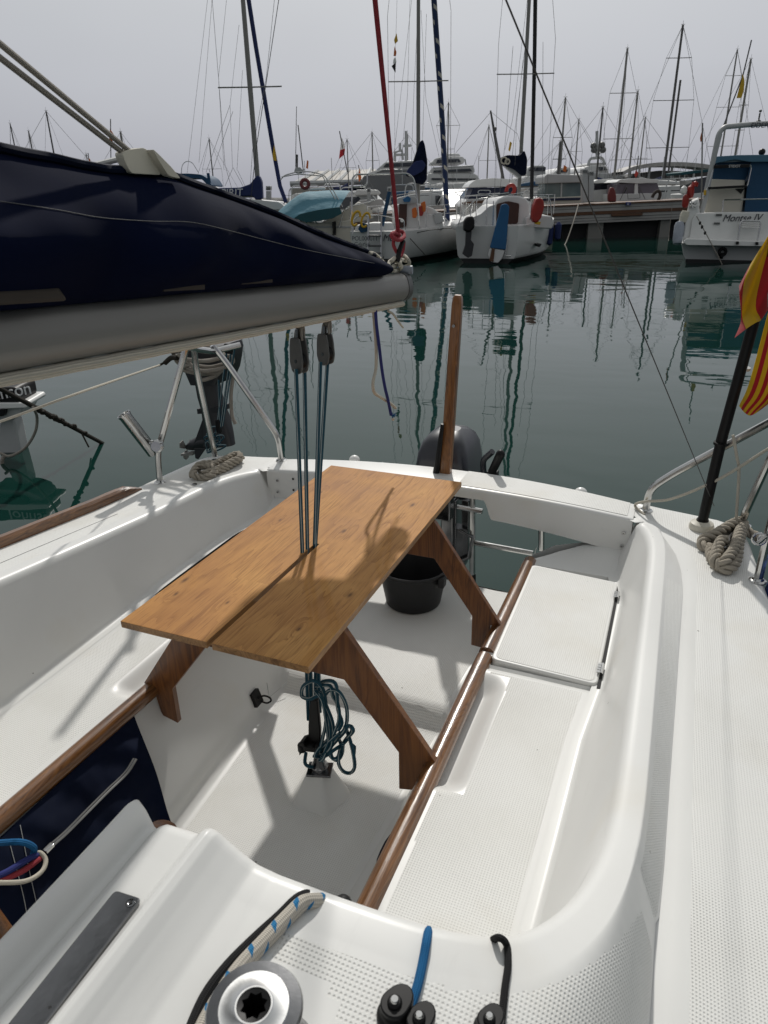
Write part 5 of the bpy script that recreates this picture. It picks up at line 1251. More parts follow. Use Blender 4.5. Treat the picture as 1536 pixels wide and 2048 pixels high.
def ring(mb, c, R, r, ax, a0=0, a1=2*math.pi, n=22, sc=1.0, mi=0):
    q = Vector((0, 0, 1)).rotation_difference(Vector(ax).normalized()).to_matrix(); cl = a1-a0 > 6.2
    T = np.linspace(a0, a1, n+1)[:-1] if cl else np.linspace(a0, a1, n)
    mb.tube([V3(c)+np.array(q @ Vector((R*math.cos(t), R*sc*math.sin(t), 0))) for t in T], r, 8, closed=cl, mi=mi)
def mast_on(parent, top, v, r, m='alub', spread=(), zb=.9, wires=True, side=RGT, furl=None, fore=None):
    """mast standing upright; top is where its head shows"""
    T = atv(top[0], top[1], v); B = np.array([T[0], T[1], zb]); mb = MB()
    mb.tube([B, B*.5+T*.5, T], [r, r, r*.8], 8); mb.tube([T, T+np.array([0, 0, .25])], r*.12, 5); mb.tube([T+side*.12+np.array([0, 0, .04]), T-side*.12+np.array([0, 0, .04])], r*.18, 5)
    part('mast', mb, m, parent)
    for f, hw_ in spread:
        c = B+(T-B)*f; mb = MB(); mb.tube([c-side*hw_-FWD*.05, c, c+side*hw_-FWD*.05], r*.28, 6); part('spreader', mb, m, parent)
    if wires:
        hw_ = spread[0][1] if spread else .5
        for s in (1, -1):
            mb = MB(); p0 = B+side*s*hw_*1.02+np.array([0, 0, .05]); pts = [p0]
            for f, h2 in sorted(spread): pts.append(B+(T-B)*f+side*s*h2-FWD*.05)
            pts.append(T); mb.tube(pts, .0035+.00012*v, 4); part('shroud', mb, 'wire', parent)
    return B, T
# ---- Polish sailboat straight across
v = 20.0
S = atz(757, 527, 0); hd = rad(25)
t = thing('sailboat', 'white sailboat with brown companionway door and blue striped furled headsail, stern to us', 'sailboat', S, 'sailboats moored across the basin')
zs_ = atv(757, 467, v)[2]; mb, P = hull_mb(S, hd, 7.2, 2.35, .80, zs_, zs_+.25, rake=.15); part('hull', mb, ['whitefar', 'antif'], t, sharp=50)
v = float((S-EYE) @ FWD)
pslab('cabin', [(786, 464), (787, 420), (800, 408), (826, 404), (850, 411), (868, 417), (884, 431), (888, 460)], v+1.3, 2.2, 'whitefar', t, .1, .03)
pslab('companionway_door', [(797, 456), (798, 408), (814, 405), (813, 453)], v+1.22, .08, 'brownd', t)
mb = MB(); mb.lathe([(.05, 0), (.05, .02)], atv(804, 441, v+1.2), 14, axis=-FWD); part('door_dial', mb, 'white', t)
pslab('sprayhood', [(790, 408), (794, 396), (812, 392), (832, 394), (836, 404), (826, 408)], v+1.2, .9, 'greyw', t, .06)
pslab('window_hatch', [(866, 427), (882, 424), (889, 443), (871, 449)], v+1.25, .05, 'greyw', t)
pslab('cockpit_coaming', [(708, 466), (712, 452), (745, 446), (786, 446), (790, 467)], v+.35, 1.0, 'whitefar', t, .06)
mtubes('ladder_side', [[(737, 432), (736, 519)], [(763, 432), (762, 519)]], v-.28, .022, 'steel', t)
for yy in (470, 490, 505): pslab('ladder_step', [(737, yy), (763, yy), (763, yy+4), (737, yy+4)], v-.30, .09, 'grey', t)
mtubes('pushpit_tube', [[(706, 468), (707, 440), (716, 432), (738, 431), (738, 468)], [(738, 431), (762, 431), (790, 436), (808, 438), (810, 468)], [(762, 431), (762, 466)]], v+.0, .016, 'steel', t, smooth=.1)
mtubes('radar_arch', [[(704, 470), (704, 357), (711, 349), (760, 348), (817, 347), (828, 358), (834, 395), (839, 458)], [(735, 350), (735, 372), (704, 374)]], v+.25, .022, 'steel', t, smooth=.2)
ptube('dan_buoy', [(779, 383), (764, 452)], v+.1, .055, 'bluec', t)
mb = MB(); ring(mb, atv(712, 437, v-.1), .10, .035, -FWD, .4, 5.6, sc=1.9); part('horseshoe_buoy', mb, 'yellow', t); mb = MB(); ring(mb, atv(731, 440, v-.1), .10, .03, -FWD, .4, 5.6, sc=1.9); part('horseshoe_buoy', mb, 'yellow', t)
pslab('canvas_bag', [(716, 458), (722, 444), (734, 448), (738, 462), (722, 466)], v-.05, .2, 'bluec', t, .03)
pslab('cockpit_bag', [(806, 398), (816, 392), (822, 397), (820, 404), (808, 404)], v+.9, .3, 'bluer', t, .02)
for k, (px, py, c) in enumerate(((829, 424, 'orange'), (847, 412, 'orange'), (842, 420, 'red'))): pslab('life_jacket', [(px-4, py+12), (px-5, py-6), (px+3, py-10), (px+6, py+4), (px+3, py+12)], v+1.0, .15, c, t, .03)
Bm, Tm = mast_on(t, (837, -120), v+2.2, .060, 'alub', [(.52, .86)], zb=1.2, wires=False)
for a, b in (((775, 32), (779, 345)), ((775, 32), (790, -90)), ((902, 22), (901, 320)), ((902, 22), (890, -90)), ((790, 345), (806, 250), (822, 0)), ((800, 410), (819, 170), (822, 0)), ((876, 420), (845, 110), (840, 0)), ((849, 300), (853, 30)), ((785, -60), (778, 440))) if False else []:
    pass
mtubes('shroud', [[(788, -95), (775, 32), (779, 350)], [(888, -95), (902, 22), (901, 330)]], v+2.15, .006, 'wire', t, 4)
mtubes('stay', [[(828, -40), (789, 300), (770, 440)], [(842, 20), (852, 200), (882, 330), (892, 440)], [(820, 0), (815, 190), (800, 345)], [(834, 60), (828, 180), (822, 345)], [(853, 28), (845, 285)]], v+1.6, .0045, 'wire', t, 4)
pslab('boom_cover', [(846, 279), (840, 283), (826, 325), (811, 347), (814, 353), (827, 352), (830, 366), (846, 369), (854, 360), (855, 322), (850, 290)], v+1.5, .45, 'navyp', t, .06, .08)
pslab('sail_fold', [(812, 346), (816, 338), (830, 323), (845, 320), (852, 330), (846, 342), (828, 352)], v+1.42, .12, 'royal', t, .05, .05)
ptube('furled_headsail', [(864, -90), (868, 0), (884, 235), (896, 458)], v+4.2, .085, 'forestay', t, 10)
ptube('pulpit', [(900, 462), (896, 440), (884, 432), (862, 440), (862, 455)], v+3.8, .016, 'steel', t, smooth=.15); ptube('pulpit', [(900, 462), (906, 437), (912, 440), (913, 462)], v+4.2, .016, 'steel', t, smooth=.15)
ptube('hull_stripe', [(831, 466), (860, 460), (904, 456)], v+.2, .012, 'antif', t)
a_ = np.array(P(0, 1, 0))-np.array(P(0, 0, 0))
text_part('registration', 'POL000011', .165, atv(704, 481, v-.25), a_, 'ink', t, .0); text_part('home_port', 'Gdańsk', .165, atv(707, 493, v-.25), a_, 'ink', t, .25); text_part('boat_name', 'Mor', .26, atv(765, 482, v-.25), a_, 'ink', t, .3)
mtubes('mooring_line', [[(814, 470), (852, 512)], [(790, 480), (763, 520)]], v-.1, .012, 'rope_dark', t)
MOR = (t, P, zs_)
mb = MB(); G = []
# pennants on its flag halyard
sg = thing('signal_pennant', 'small yellow, white and black pennants on a halyard left of the tall mast', 'pennant', atv(789, 140, v+2.1))
pslab('pennant_cloth', [(793, 66), (788, 80), (790, 88), (796, 82)], v+2.1, .02, 'yellow', sg); pslab('pennant_cloth', [(789, 92), (793, 104), (792, 112), (787, 112)], v+2.1, .02, 'orange', sg); pslab('pennant_cloth', [(791, 114), (793, 124), (786, 128), (787, 118)], v+2.1, .02, 'white', sg); pslab('pennant_cloth', [(792, 124), (783, 132), (791, 146)], v+2.1, .02, 'dark', sg); ptube('halyard', [(794, 0), (792, 66), (789, 140), (790, 345)], v+2.12, .004, 'wire', sg, 4)
# ---- white boat with the blue rudder
S = atz(972, 527, 0); hd = rad(20); v = float((S-EYE) @ FWD)
t = thing('sailboat', 'small white sailboat with a blue covered rudder and black outboard on its stern', 'sailboat', S, 'sailboats moored across the basin')
mb, P = hull_mb(S, hd, 6.8, 2.65, .86, atv(972, 452, v)[2], atv(972, 440, v)[2], rake=.1); part('hull', mb, ['whitefar', 'antif'], t, sharp=50)
pslab('cockpit_side', [(912, 462), (912, 448), (936, 438), (962, 428), (978, 413), (992, 408), (992, 453)], v+.25, 1.6, 'whitefar', t, .05, .03)
pslab('cockpit_side', [(1052, 455), (1052, 436), (1064, 430), (1104, 432), (1108, 444), (1104, 458)], v+.6, 1.6, 'whitefar', t, .05, .03)
pslab('cabin', [(986, 456), (989, 408), (997, 397), (1014, 391), (1036, 391), (1052, 396), (1059, 406), (1061, 440), (1056, 456)], v+.9, 2.6, 'whitefar', t, .12, .04)
pslab('companionway', [(994, 452), (993, 408), (1016, 402), (1039, 407), (1036, 447)], v+.84, .1, 'brownd', t, .06)
mb = MB(); slab(mb, [(929, 441), (936, 433), (946, 432), (950, 440), (949, 457), (939, 466), (928, 462)], v-.35, .35, 0, .06); part('outboard_cowl', mb, 'black', t, bevel=.05); pslab('outboard_leg', [(932, 462), (944, 462), (942, 480), (948, 488), (944, 512), (936, 516), (925, 508), (931, 490)], v-.3, .12, 'motor2', t, .02)
pslab('rudder_cover', [(1003, 409), (1013, 407), (1019, 413), (1012, 500), (980, 496)], v-.32, .08, 'bluer', t, .04, .02)
pslab('rudder_blade', [(980, 497), (1010, 501), (1004, 517), (996, 526), (982, 524), (976, 510)], v-.30, .05, 'whitefar', t, .03)
pslab('rudder_fitting', [(984, 497), (990, 498), (987, 524), (979, 522)], v-.34, .06, 'brownp', t, .02)
mtubes('ladder_tube', [[(1010, 512), (1017, 460), (1037, 459), (1039, 464), (1031, 511), (1012, 512)], [(1017, 478), (1035, 477)]], v-.25, .017, 'steel', t, smooth=.06)
mtubes('pushpit_tube', [[(972, 485), (974, 395), (985, 390), (1018, 386)], [(985, 478), (987, 402)], [(957, 388), (980, 389), (981, 381), (958, 381), (956, 385), (957, 388)], [(915, 452), (928, 420), (953, 398), (1045, 386)], [(940, 440), (945, 402)], [(953, 398), (952, 445)], [(1060, 440), (1064, 400), (1084, 392), (1100, 398), (1104, 440)]], v+.1, .014, 'steel', t, smooth=.08)
mast_on(t, (1066, -140), v+2.3, .055, 'alub', [(.52, .80)], zb=1.3, wires=False)
mtubes('shroud', [[(1014, -100), (997, 90), (989, 400)], [(1098, -100), (1111, 77), (1092, 420)], [(1026, 92), (1014, 250), (998, 400)], [(1086, 84), (1085, 390)], [(1050, 95), (1030, 260), (1015, 400)]], v+2.2, .0055, 'wire', t, 4)
mtubes('stay', [[(1062, -60), (1025, 240), (1010, 300)], [(1046, 120), (1033, 250), (1030, 330)], [(980, 222), (1035, 268), (1045, 305)]], v+1.5, .0045, 'wire', t, 4)
ptube('furled_headsail', [(1072, -100), (1069, 120), (1063, 398)], v+4.4, .060, 'dark', t, 8)
pslab('boom_cover', [(1004, 315), (1014, 310), (1040, 311), (1049, 300), (1055, 318), (1053, 350), (1044, 352), (1030, 339), (1010, 330), (1003, 322)], v+1.6, .5, 'navyp', t, .06, .08)
pslab('sail_fold', [(1008, 331), (1030, 340), (1044, 353), (1038, 357), (1015, 338)], v+1.7, .25, 'greyw', t, .03, .03)
mb = MB(); c = atv(1008, 321, v+1.55); ring(mb, c, .08, .022, -FWD); ring(mb, c+np.array([.1, 0, -.03]), .06, .02, -FWD); part('line_coil', mb, 'rope_cream', t)
pslab('transom_mark', [(1073, 488), (1084, 488), (1079, 495)], v+.55, .6, 'antif', t)
for a in ((1021, 505, 'MAXUS')[:2],): pass
bo = thing('lifebuoy', 'orange red horseshoe lifebuoy on the right rail of the boat with the blue rudder', 'lifebuoy', atv(1077, 447, v))
mb = MB(); slab(mb, [(1073, 397), (1081, 395), (1088, 401), (1089, 414), (1083, 436), (1074, 446), (1067, 445), (1064, 434), (1066, 414)], v-.15, .28, 0, .06); part('buoy_foam', mb, 'red', bo, bevel=.06, bseg=3); pslab('buoy_strap', [(1068, 440), (1082, 444), (1080, 450), (1070, 448)], v-.12, .08, 'yellow', bo, .02)
lb = thing('lifebuoy', 'small orange red lifebuoy seen above the pilothouse of the white boat', 'lifebuoy', atv(1021, 385, v+4)); mb = MB(); ring(mb, atv(1021, 380, v+3.5), .12, .06, -FWD, -.6, 3.8, sc=1.2); part('buoy_foam', mb, 'red', lb)
# lifelines and a few deck clutter pieces on the two nearest boats
def lifelines(t, P, L_, W, zs, n, m='steel'):
    for s in (1, -1):
        for k in range(n):
            a = L_*(.18+.62*k/(n-1)); w = W*.5*(.93 if .2 < k/(n-1) < .8 else .80); mb = MB(); mb.tube([P(a, s*w, zs-.02), P(a, s*w, zs+.55)], .012, 6); part('stanchion', mb, m, t)
        for h in (.3, .54):
            mb = MB(); mb.tube([P(L_*(.18+.62*k/(n-1)), s*W*.5*(.93 if .2 < k/(n-1) < .8 else .80), zs+h) for k in range(n)], .006, 5); part('lifeline', mb, m, t)
lifelines(t, P, 6.8, 2.65, atv(972, 440, v)[2]+.05, 4); lifelines(MOR[0], MOR[1], 7.2, 2.35, MOR[2]+.08, 5)
for px, py, m_, hh in ((1100, 470, 'royal', .30), (1116, 462, 'royal', .26)):
    a = atv(px, py, v+2.2); mb = MB(); mb.lathe([(.02, -hh), (.09, -hh*.8), (.10, hh*.7), (.03, hh)], a, 14); single('fender', mb, m_, ('dark blue fender hanging lower on the side of the boat with blue rudder' if px == 1100 else 'dark blue fender hanging next to the pontoon right of the blue rudder boat'), 'fender')
# ---- motor cruiser with blue canvas on the right
v = 19.6
def heading(px): d = ray(px, 400); d[2] = 0; return d/np.linalg.norm(d)
SD[0] = heading(1400)
t = thing('motor_cruiser', 'white motor cruiser with blue canvas cabin and steel arch moored at the right', 'motor cruiser', atv(1470, 530, v))
G = []
for dv, k in ((0, 1.0), (.5, 1.02), (2.5, 1.04), (5.5, .9), (7.5, .25)):
    row = []
    for px, py in ((1364, 486), (1368, 512), (1374, 522), (1480, 532), (1590, 536), (1640, 500), (1650, 486)):
        p = atv(px, py, v); c = atv(1505, py, v); q = c+(p-c)*k+SD[0]*dv; row.append(q)
    G.append(row)
mb = MB(); mb.loft(G, mi=0); part('hull', mb, ['greyw'], t, sharp=40)
mb = MB(); slab(mb, [(1372, 518), (1640, 524), (1640, 545), (1374, 542)], v-.02, 5, 0); part('waterline_band', mb, 'antif', t)
pslab('swim_platform', [(1366, 484), (1374, 478), (1500, 483), (1650, 484), (1650, 494), (1500, 492), (1374, 490)], v-.45, .8, 'white', t, .02, .03)
pslab('transom', [(1378, 480), (1384, 440), (1392, 427), (1440, 425), (1650, 425), (1650, 486)], v+.1, 1.0, 'white', t, .05, .02)
pslab('topside', [(1365, 486), (1372, 432), (1378, 405), (1396, 398), (1400, 430), (1390, 440), (1384, 484)], v+.15, 5.5, 'white', t, .05, .03)
pslab('cabin_back', [(1408, 428), (1414, 402), (1420, 358), (1490, 360), (1488, 395), (1483, 427)], v+.9, 1.5, 'creamhull', t, .03, .02)
pslab('canvas_side', [(1488, 427), (1492, 395), (1497, 345), (1502, 322), (1650, 320), (1650, 428)], v+.8, 2.4, 'bluec', t)
pslab('canvas_screen', [(1420, 360), (1424, 338), (1428, 326), (1502, 322), (1497, 345), (1490, 361)], v+.95, .1, 'bluec', t)
pslab('canvas_roof', [(1424, 328), (1430, 313), (1480, 310), (1650, 308), (1650, 322), (1500, 324), (1470, 319)], v+.7, 3.0, 'bluet', t, .04, .02)
mtubes('steel_arch', [[(1402, 430), (1414, 385), (1428, 310), (1437, 268), (1448, 254), (1500, 249), (1660, 240)], [(1412, 385), (1418, 355), (1440, 268)]], v+.55, .062, 'greyw', t, 10, .25)
mtubes('rail', [[(1445, 427), (1446, 400), (1540, 398), (1650, 397)], [(1425, 341), (1416, 374), (1420, 378), (1495, 372), (1503, 335), (1500, 330)], [(1405, 395), (1416, 374)]], v+.5, .018, 'steel', t, smooth=.06)
pslab('name_board', [(1428, 330), (1500, 328), (1499, 335), (1428, 337)], v+.47, .04, 'black', t)
text_part('board_letters', 'STIDOT', .085, atv(1457, 335, v+.45), RGT, 'inkw', t, .0)
text_part('arch_letters', 'EIDER', .17, atv(1501, 256, v+.46), RGT, 'ink', t); text_part('boat_name', 'Montse IV', .24, atv(1444, 443, v+.08), RGT, 'ink', t, .3)
pslab('bench', [(1416, 374), (1494, 370), (1494, 375), (1418, 379)], v+.45, .4, 'black', t); pslab('pennant_mark', [(1470, 378), (1489, 377), (1482, 388)], v+.88, .03, 'dark', t); pslab('orange_tag', [(1408, 380), (1413, 380), (1412, 390), (1407, 390)], v+.45, .05, 'yellow', t)
mtubes('ladder_tube', [[(1475, 485), (1480, 446), (1486, 441), (1520, 442), (1521, 448), (1514, 486)]], v-.1, .022, 'steel', t, 8, .05)
for yy in (446, 450, 454): ptube('ladder_step', [(1483, yy), (1519, yy+1)], v-.1, .016, 'steel', t)
for px, py in ((1475, 486), (1514, 487)): pslab('ladder_foot', [(px-3, py-3), (px+3, py-3), (px+3, py+3), (px-3, py+3)], v-.5, .06, 'black', t)
for px, py in ((1438, 430), (1434, 447)): pslab('transom_vent', [(px-6, py-2), (px+6, py-2), (px+6, py+2), (px-6, py+2)], v+.06, .05, 'grey', t, .01)
mb = MB(); ring(mb, atv(1445, 504, v-.1), .085, .04, -FWD, n=14); mb.tube([atv(1445, 508, v-.15), atv(1442, 516, v-.2)], .05, 8); part('exhaust_outlet', mb, 'black', t)
mb = MB(); mb.tube([atv(1394, 428, v+.3), atv(1403, 405, v+.3), atv(1405, 246, v+.3)], .018, 7); part('ensign_staff', mb, 'alub', t); pslab('ensign', [(1403, 264), (1400, 276), (1401, 284), (1404, 282)], v+.3, .02, 'orange', t)
ptube('search_light', [(1517, 242), (1520, 226)], v+.6, .02, 'grey', t); mb = MB(); mb.ball(atv(1521, 222, v+.6), .035, 10, 8); mb.ball(atv(1517, 243, v+.6), (.06, .06, .04), 10, 8); part('lamp_head', mb, 'grey', t)
mb = MB(); mb.ball(atv(1524, 304, v+1.2), .085, 12, 8); mb.tube([atv(1524, 304, v+1.2), atv(1524, 314, v+1.2)], .03, 8); part('horn', mb, 'black', t)
mb = MB()
for k in range(7): a = k*.9; mb.tube([atv(1384+6*math.cos(a), 408+6*math.sin(a), v+.1), atv(1388-7*math.cos(a+.6), 410-6*math.sin(a+.6), v+.05)], .016, 6)
part('stern_fittings', mb, 'steel', t)
mb = MB(); A, B = atv(1360, 442, v+.2), atv(1354, 490, v+.0); d = (B-A); L_ = np.linalg.norm(d); mb.lathe([(.02, 0), (.10, .04), (.125, .12), (.125, L_-.12), (.10, L_-.03), (.02, L_)], A, 16, axis=d)
single('fender', mb, 'vent', 'long pale grey fender hanging beside the right motor cruiser', 'fender')
mb = MB(); A = atv(1366, 430, v+.2); mb.lathe([(.02, 0), (.09, .05), (.11, .2), (.09, .3)], A-np.array([0, 0, .2]), 14, axis=(.2, 0, 1)); single('fender', mb, 'cream', 'small cream fender above the long pale grey one on the right motor cruiser', 'fender')
ml = thing('mooring_line', 'pale mooring line with dark beads from the right motor cruiser down to the water', 'mooring line', atz(1452, 542, 0)); ptube('line', [(1393, 432), (1436, 512), (1450, 541)], v-.5, .011, 'rope_grey', ml)
for px, py in ((1400, 446), (1404, 454), (1410, 466)): mb = MB(); mb.ball(atv(px, py, v-.5), (.03, .03, .045), 8, 6); part('bead', mb, 'black', ml)
SD[0] = heading(700)
# ---- motorboat under a pale teal cover
v = 24.0; S = atv(640, 470, v); S[2] = 0
t = thing('motorboat', 'cream motorboat under a pale teal canvas cover with a steel gantry', 'motorboat', S)
G = []
for k, (dx, top, bot) in enumerate(((0, 0, 0), (0, 0, 0))): pass
pslab('hull', [(590, 452), (592, 440), (640, 446), (704, 440), (708, 452), (707, 490), (700, 512), (640, 510), (600, 480)], v, 3.5, 'creamhull', t, .1, .04)
pslab('hull_stripe', [(592, 452), (708, 452), (708, 456), (592, 456)], v-.02, 3.4, 'greyw', t)
pslab('foredeck', [(640, 446), (662, 436), (684, 424), (720, 404), (742, 418), (748, 436), (706, 446)], v+.4, 2.6, 'creamhull', t, .06, .03)
mb = MB()
CU_ = [[(553, 427), (566, 414), (602, 387), (632, 383), (665, 381), (700, 382)], [(560, 432), (575, 419), (606, 397), (634, 393), (664, 391), (692, 393)], [(572, 436), (586, 425), (610, 411), (636, 406), (660, 404), (684, 405)], [(590, 437), (598, 429), (616, 423), (640, 419), (660, 416), (678, 415)]]
rows = []
for i, L_ in enumerate(CU_): rows.append(catmull([atv(px, py, v+.35-.28*i+(.5 if i == 0 else 0)) for px, py in L_], 6))
rows = [[p+FWD*2.2 for p in rows[0]]]+rows+[[p+np.array([0, 0, -.02]) for p in rows[-1]]]
cols = [catmull(c, 4) for c in zip(*rows)]; mb.grid(cols); part('cover_top', mb, 'teal', t, sharp=80)
pslab('cover_skirt', [(588, 436), (600, 428), (640, 419), (679, 414), (684, 427), (665, 437), (640, 442), (612, 445)], v-.52, .3, 'tealdk', t, .03, .05)
mtubes('gantry_tube', [[(561, 360), (568, 351), (592, 344), (620, 343), (648, 350), (655, 360), (685, 414)], [(563, 354), (594, 348), (646, 352), (650, 362), (678, 412)], [(594, 345), (607, 350), (608, 338)], [(700, 440), (705, 380), (705, 360)], [(678, 455), (690, 415), (742, 403), (752, 397), (745, 392)], [(612, 446), (616, 440), (630, 440), (634, 448)]], v-.1, .018, 'steel', t, smooth=.12)
pslab('radar_mount', [(588, 345), (590, 336), (600, 334), (607, 342), (600, 348)], v-.1, .3, 'greyw', t, .03); mb = MB(); mb.tube([atv(594, 336, v), atv(594, 309, v)], [.03, .035], 8); part('gantry_post', mb, 'dmast', t)
ptube('whip_aerial', [(591, 340), (593, 213)], v, .010, 'dmast', t, 5); ptube('whip_aerial', [(607, 345), (596, 250)], v, .016, 'dmast', t, 5)
pslab('engine_bracket', [(664, 450), (664, 444), (672, 442), (672, 470), (668, 470)], v-.15, .1, 'black', t); mtubes('dangling_line', [[(667, 452), (666, 470), (670, 478)]], v-.2, .02, 'rope_dark', t)
pslab('side_window', [(700, 402), (716, 392), (722, 398), (706, 412)], v+.35, .1, 'glass', t)
mb = MB(); ring(mb, atv(610, 368, v+2.5), .13, .06, -FWD, n=16); single('lifebuoy', mb, 'wred', 'dull red lifebuoy above the pale teal boat cover', 'lifebuoy')
mb = MB(); slab(mb, [(620, 376), (650, 374), (650, 379), (620, 381)], v+3, .8, 0, .03); single('dinghy', mb, 'white', 'pale upturned dinghy on deck behind the teal cover', 'dinghy', bevel=.03)
SD[0] = None
# ---- sailboat with dark blue lettered boom cover on the left
v = 27.0; S = atv(480, 440, v); S[2] = 0
t = thing('sailboat', 'sailboat with royal blue lettered boom cover and blue bimini at the left', 'sailboat', S, 'sailboats moored across the basin')
mb, P = hull_mb(atz(470, 478, 0), rad(75), 8.5, 2.7, .9, 1.1, 1.35); part('hull', mb, ['whitefar', 'antif'], t, sharp=50)
pslab('cabin', [(420, 420), (425, 402), (500, 398), (560, 404), (575, 420)], v, 1.4, 'whitefar', t, .1, .03)
pslab('boom_cover', [(425, 376), (440, 376), (480, 375), (500, 368), (512, 352), (518, 351), (523, 362), (525, 397), (512, 401), (505, 392), (470, 393), (425, 392)], v, .35, 'royal', t, .06, .06)
text_part('cover_letters', 'SPIRIT', .34, atv(433, 393, v-.05), RGT, 'inkw', t, .15)
mb = MB(); P_ = [atv(px, py, v-.4) for px, py in ((343, 347), (380, 347), (402, 349), (414, 356), (424, 372), (416, 373), (406, 360), (396, 356), (343, 357))]; mb.prism(round_poly(P_, .08, 3, closed=True), FWD*2.0); part('bimini', mb, 'bluec', t)
ptube('boom', [(430, 394), (515, 392)], v+.1, .05, 'alub', t); mast_on(t, (476, -120), v+.15, .085, 'alub', [(.50, 1.05)], zb=1.2, wires=False)
mtubes('shroud', [[(418, -80), (437, 155), (450, 330), (470, 400)], [(555, -60), (533, 152), (505, 300), (498, 405)]], v+.1, .008, 'wire', t, 4)
mtubes('stay', [[(415, 0), (374, 348)], [(424, 0), (398, 325)], [(453, 0), (437, 155), (448, 340)], [(460, 210), (412, 345)], [(466, 222), (424, 345)], [(478, 50), (460, 210), (465, 335)], [(485, 140), (474, 340)], [(466, 335), (450, 372)], [(466, 335), (486, 372)], [(475, 340), (490, 372)]], v-.2, .006, 'wire', t, 4)
ptube('forestay_line', [(562, -30), (512, 300), (501, 405)], v-.3, .012, 'wired', t, 5)
ptube('furled_headsail', [(488, -60), (512, 95), (545, 290), (560, 372), (572, 405)], v+.9, .075, 'royal', t, 8)
pslab('flag_bundle', [(548, 290), (551, 305), (553, 322), (546, 320), (545, 308)], v+.8, .05, 'yellow', t, .02)
mtubes('stern_gantry', [[(362, 352), (364, 330), (372, 322), (384, 324), (397, 345)], [(420, 345), (418, 338)]], v-.4, .012, 'steel', t, smooth=.1)
mb = MB(); mb.tube([atv(416, 346, v-.3), atv(420, 372, v-.3), atv(428, 392, v-.2)], .05, 6); part('bimini_frame', mb, 'bluec', t)
# ---- pontoon, pedestals
v = 31.0
t = thing('pontoon', 'long pale boarded pontoon with a brown band on pale floats across the basin', 'pontoon', (atv(1250, 445, v)[0], atv(1250, 445, v)[1], 0))
LX, RX = 540, 1440
def yl(x, y0): return y0-(x-1250)*.045
def band(a, b, y0, y1): return [(a, yl(a, y0)), (b, yl(b, y0)), (b, yl(b, y1)), (a, yl(a, y1))]
for nm, y0, y1, m, dv0, dv in (('deck_edge', 404.5, 407.5, 'brownp', -.06, 2.6), ('upper_boards', 407.5, 413.5, 'pontoon', 0, 2.4), ('upper_boards', 414.2, 420, 'pontoon', .0, 2.4), ('brown_band', 420.3, 426.5, 'brownp', -.03, 2.4), ('lower_boards', 427, 432.5, 'pontoon', 0, 2.4), ('lower_boards', 433.2, 438, 'pontoon', .02, 2.4), ('lower_boards', 438.6, 443, 'pontoon', .04, 2.4)):
    pslab(nm, band(LX, RX, y0, y1), v+dv0, dv, m, t, 0, 0)
pslab('rust_plate', [(1222, 428), (1286, 426), (1285, 431), (1224, 433)], v-.08, .06, 'brownp', t)
pslab('number_sign', [(1252, 404), (1262, 404), (1262, 411), (1252, 411)], v-.12, .04, 'sign', t)
text_part('sign_digits', '45', .085, atv(1254, 409.8, v-.125), RGT, 'inkw', t)
for a, b in ((1178, 1208), (1322, 1342), (1020, 1060), (860, 900), (690, 730)):
    P_ = [atv(a, 440, v+.25), atv(b, 440, v+.25)]; mb = MB(); mb.prism([(P_[0][0], P_[0][1], -.3), (P_[1][0], P_[1][1], -.3), tuple(P_[1]), tuple(P_[0])], FWD*1.9); part('float', mb, 'alub', t)
pslab('under_shade', [(1122, 482), (1125, 443), (1440, 436), (1440, 480)], v+.5, 1.5, 'dark', t)  # black slab standing in for the shade beneath the boards
for k, (a, b, y0, y1) in enumerate(((1165, 1176, 338, 404), (1178, 1188, 342, 403), (532, 541, 372, 408), (905-130, 912-130, 374, 408), (884-150, 891-150, 376, 408))):
    lab = ('taller of the two pale grey service pedestals on the pontoon', 'shorter of the two pale grey service pedestals on the pontoon', 'pale service pedestal beside the royal blue boom cover', 'pale service pedestal behind the red topping lift', 'pale service pedestal just left of the red topping lift')[k]
    s = thing('service_pedestal', lab, 'pedestal', atv((a+b)/2, y1, v+.6), 'service pedestals on the pontoon')
    pslab('pedestal_body', [(a, y0+10), (b, y0+10), (b, y1), (a, y1)], v+.6, .3, 'greyw', s, 0, .01); pslab('pedestal_head', [(a-.5, y0), (b+.5, y0), (b+.5, y0+9), (a-.5, y0+9)], v+.58, .34, 'greyw', s, 0, .01)
    for q in (3, 5.5): pslab('louvre', [(a+1, y0+q), (b-1, y0+q), (b-1, y0+q+1.2), (a+1, y0+q+1.2)], v+.56, .03, 'dark', s, 0, 0)
# ---- boats berthed on the pontoon's far side and fenders between
def cabin_boat(name, label, cat, v, hull, roof, glass, gm='glass', hm='whitefar', dv=2.5, group=None, extra=(), rm='white'):
    px = np.mean([p[0] for p in hull]); py = max(p[1] for p in hull); S = atv(px, py, v); S[2] = min(S[2], 0.0) if S[2] < 0 else S[2]
    t = thing(name, label, cat, S, group)
    P = [atv(a, b, v) for a, b in hull]; lo = [p.copy() for p in P]
    mb = MB(); mb.prism(round_poly(P, .05, 3, closed=True), FWD*dv)
    a, b = min(hull)[0], max(hull)[0]; A, B = atv(a+3, py, v+.15), atv(b-3, py, v+.15)
    mb.prism([(A[0], A[1], -.2), (B[0], B[1], -.2), tuple(B), tuple(A)], FWD*(dv-.3)); part('hull', mb, hm, t, bevel=.03)
    pslab('roof', roof, v+.1, dv*.8, rm, t, .04, .03)
    for g in glass: pslab('window', g, v+.25, dv*.6, gm, t, 0, .01)
    for nm, pts, d0, d1, m in extra: pslab(nm, pts, v+d0, d1, m, t, .02, .01)
    return t
g_ = 'boats berthed beyond the pontoon'
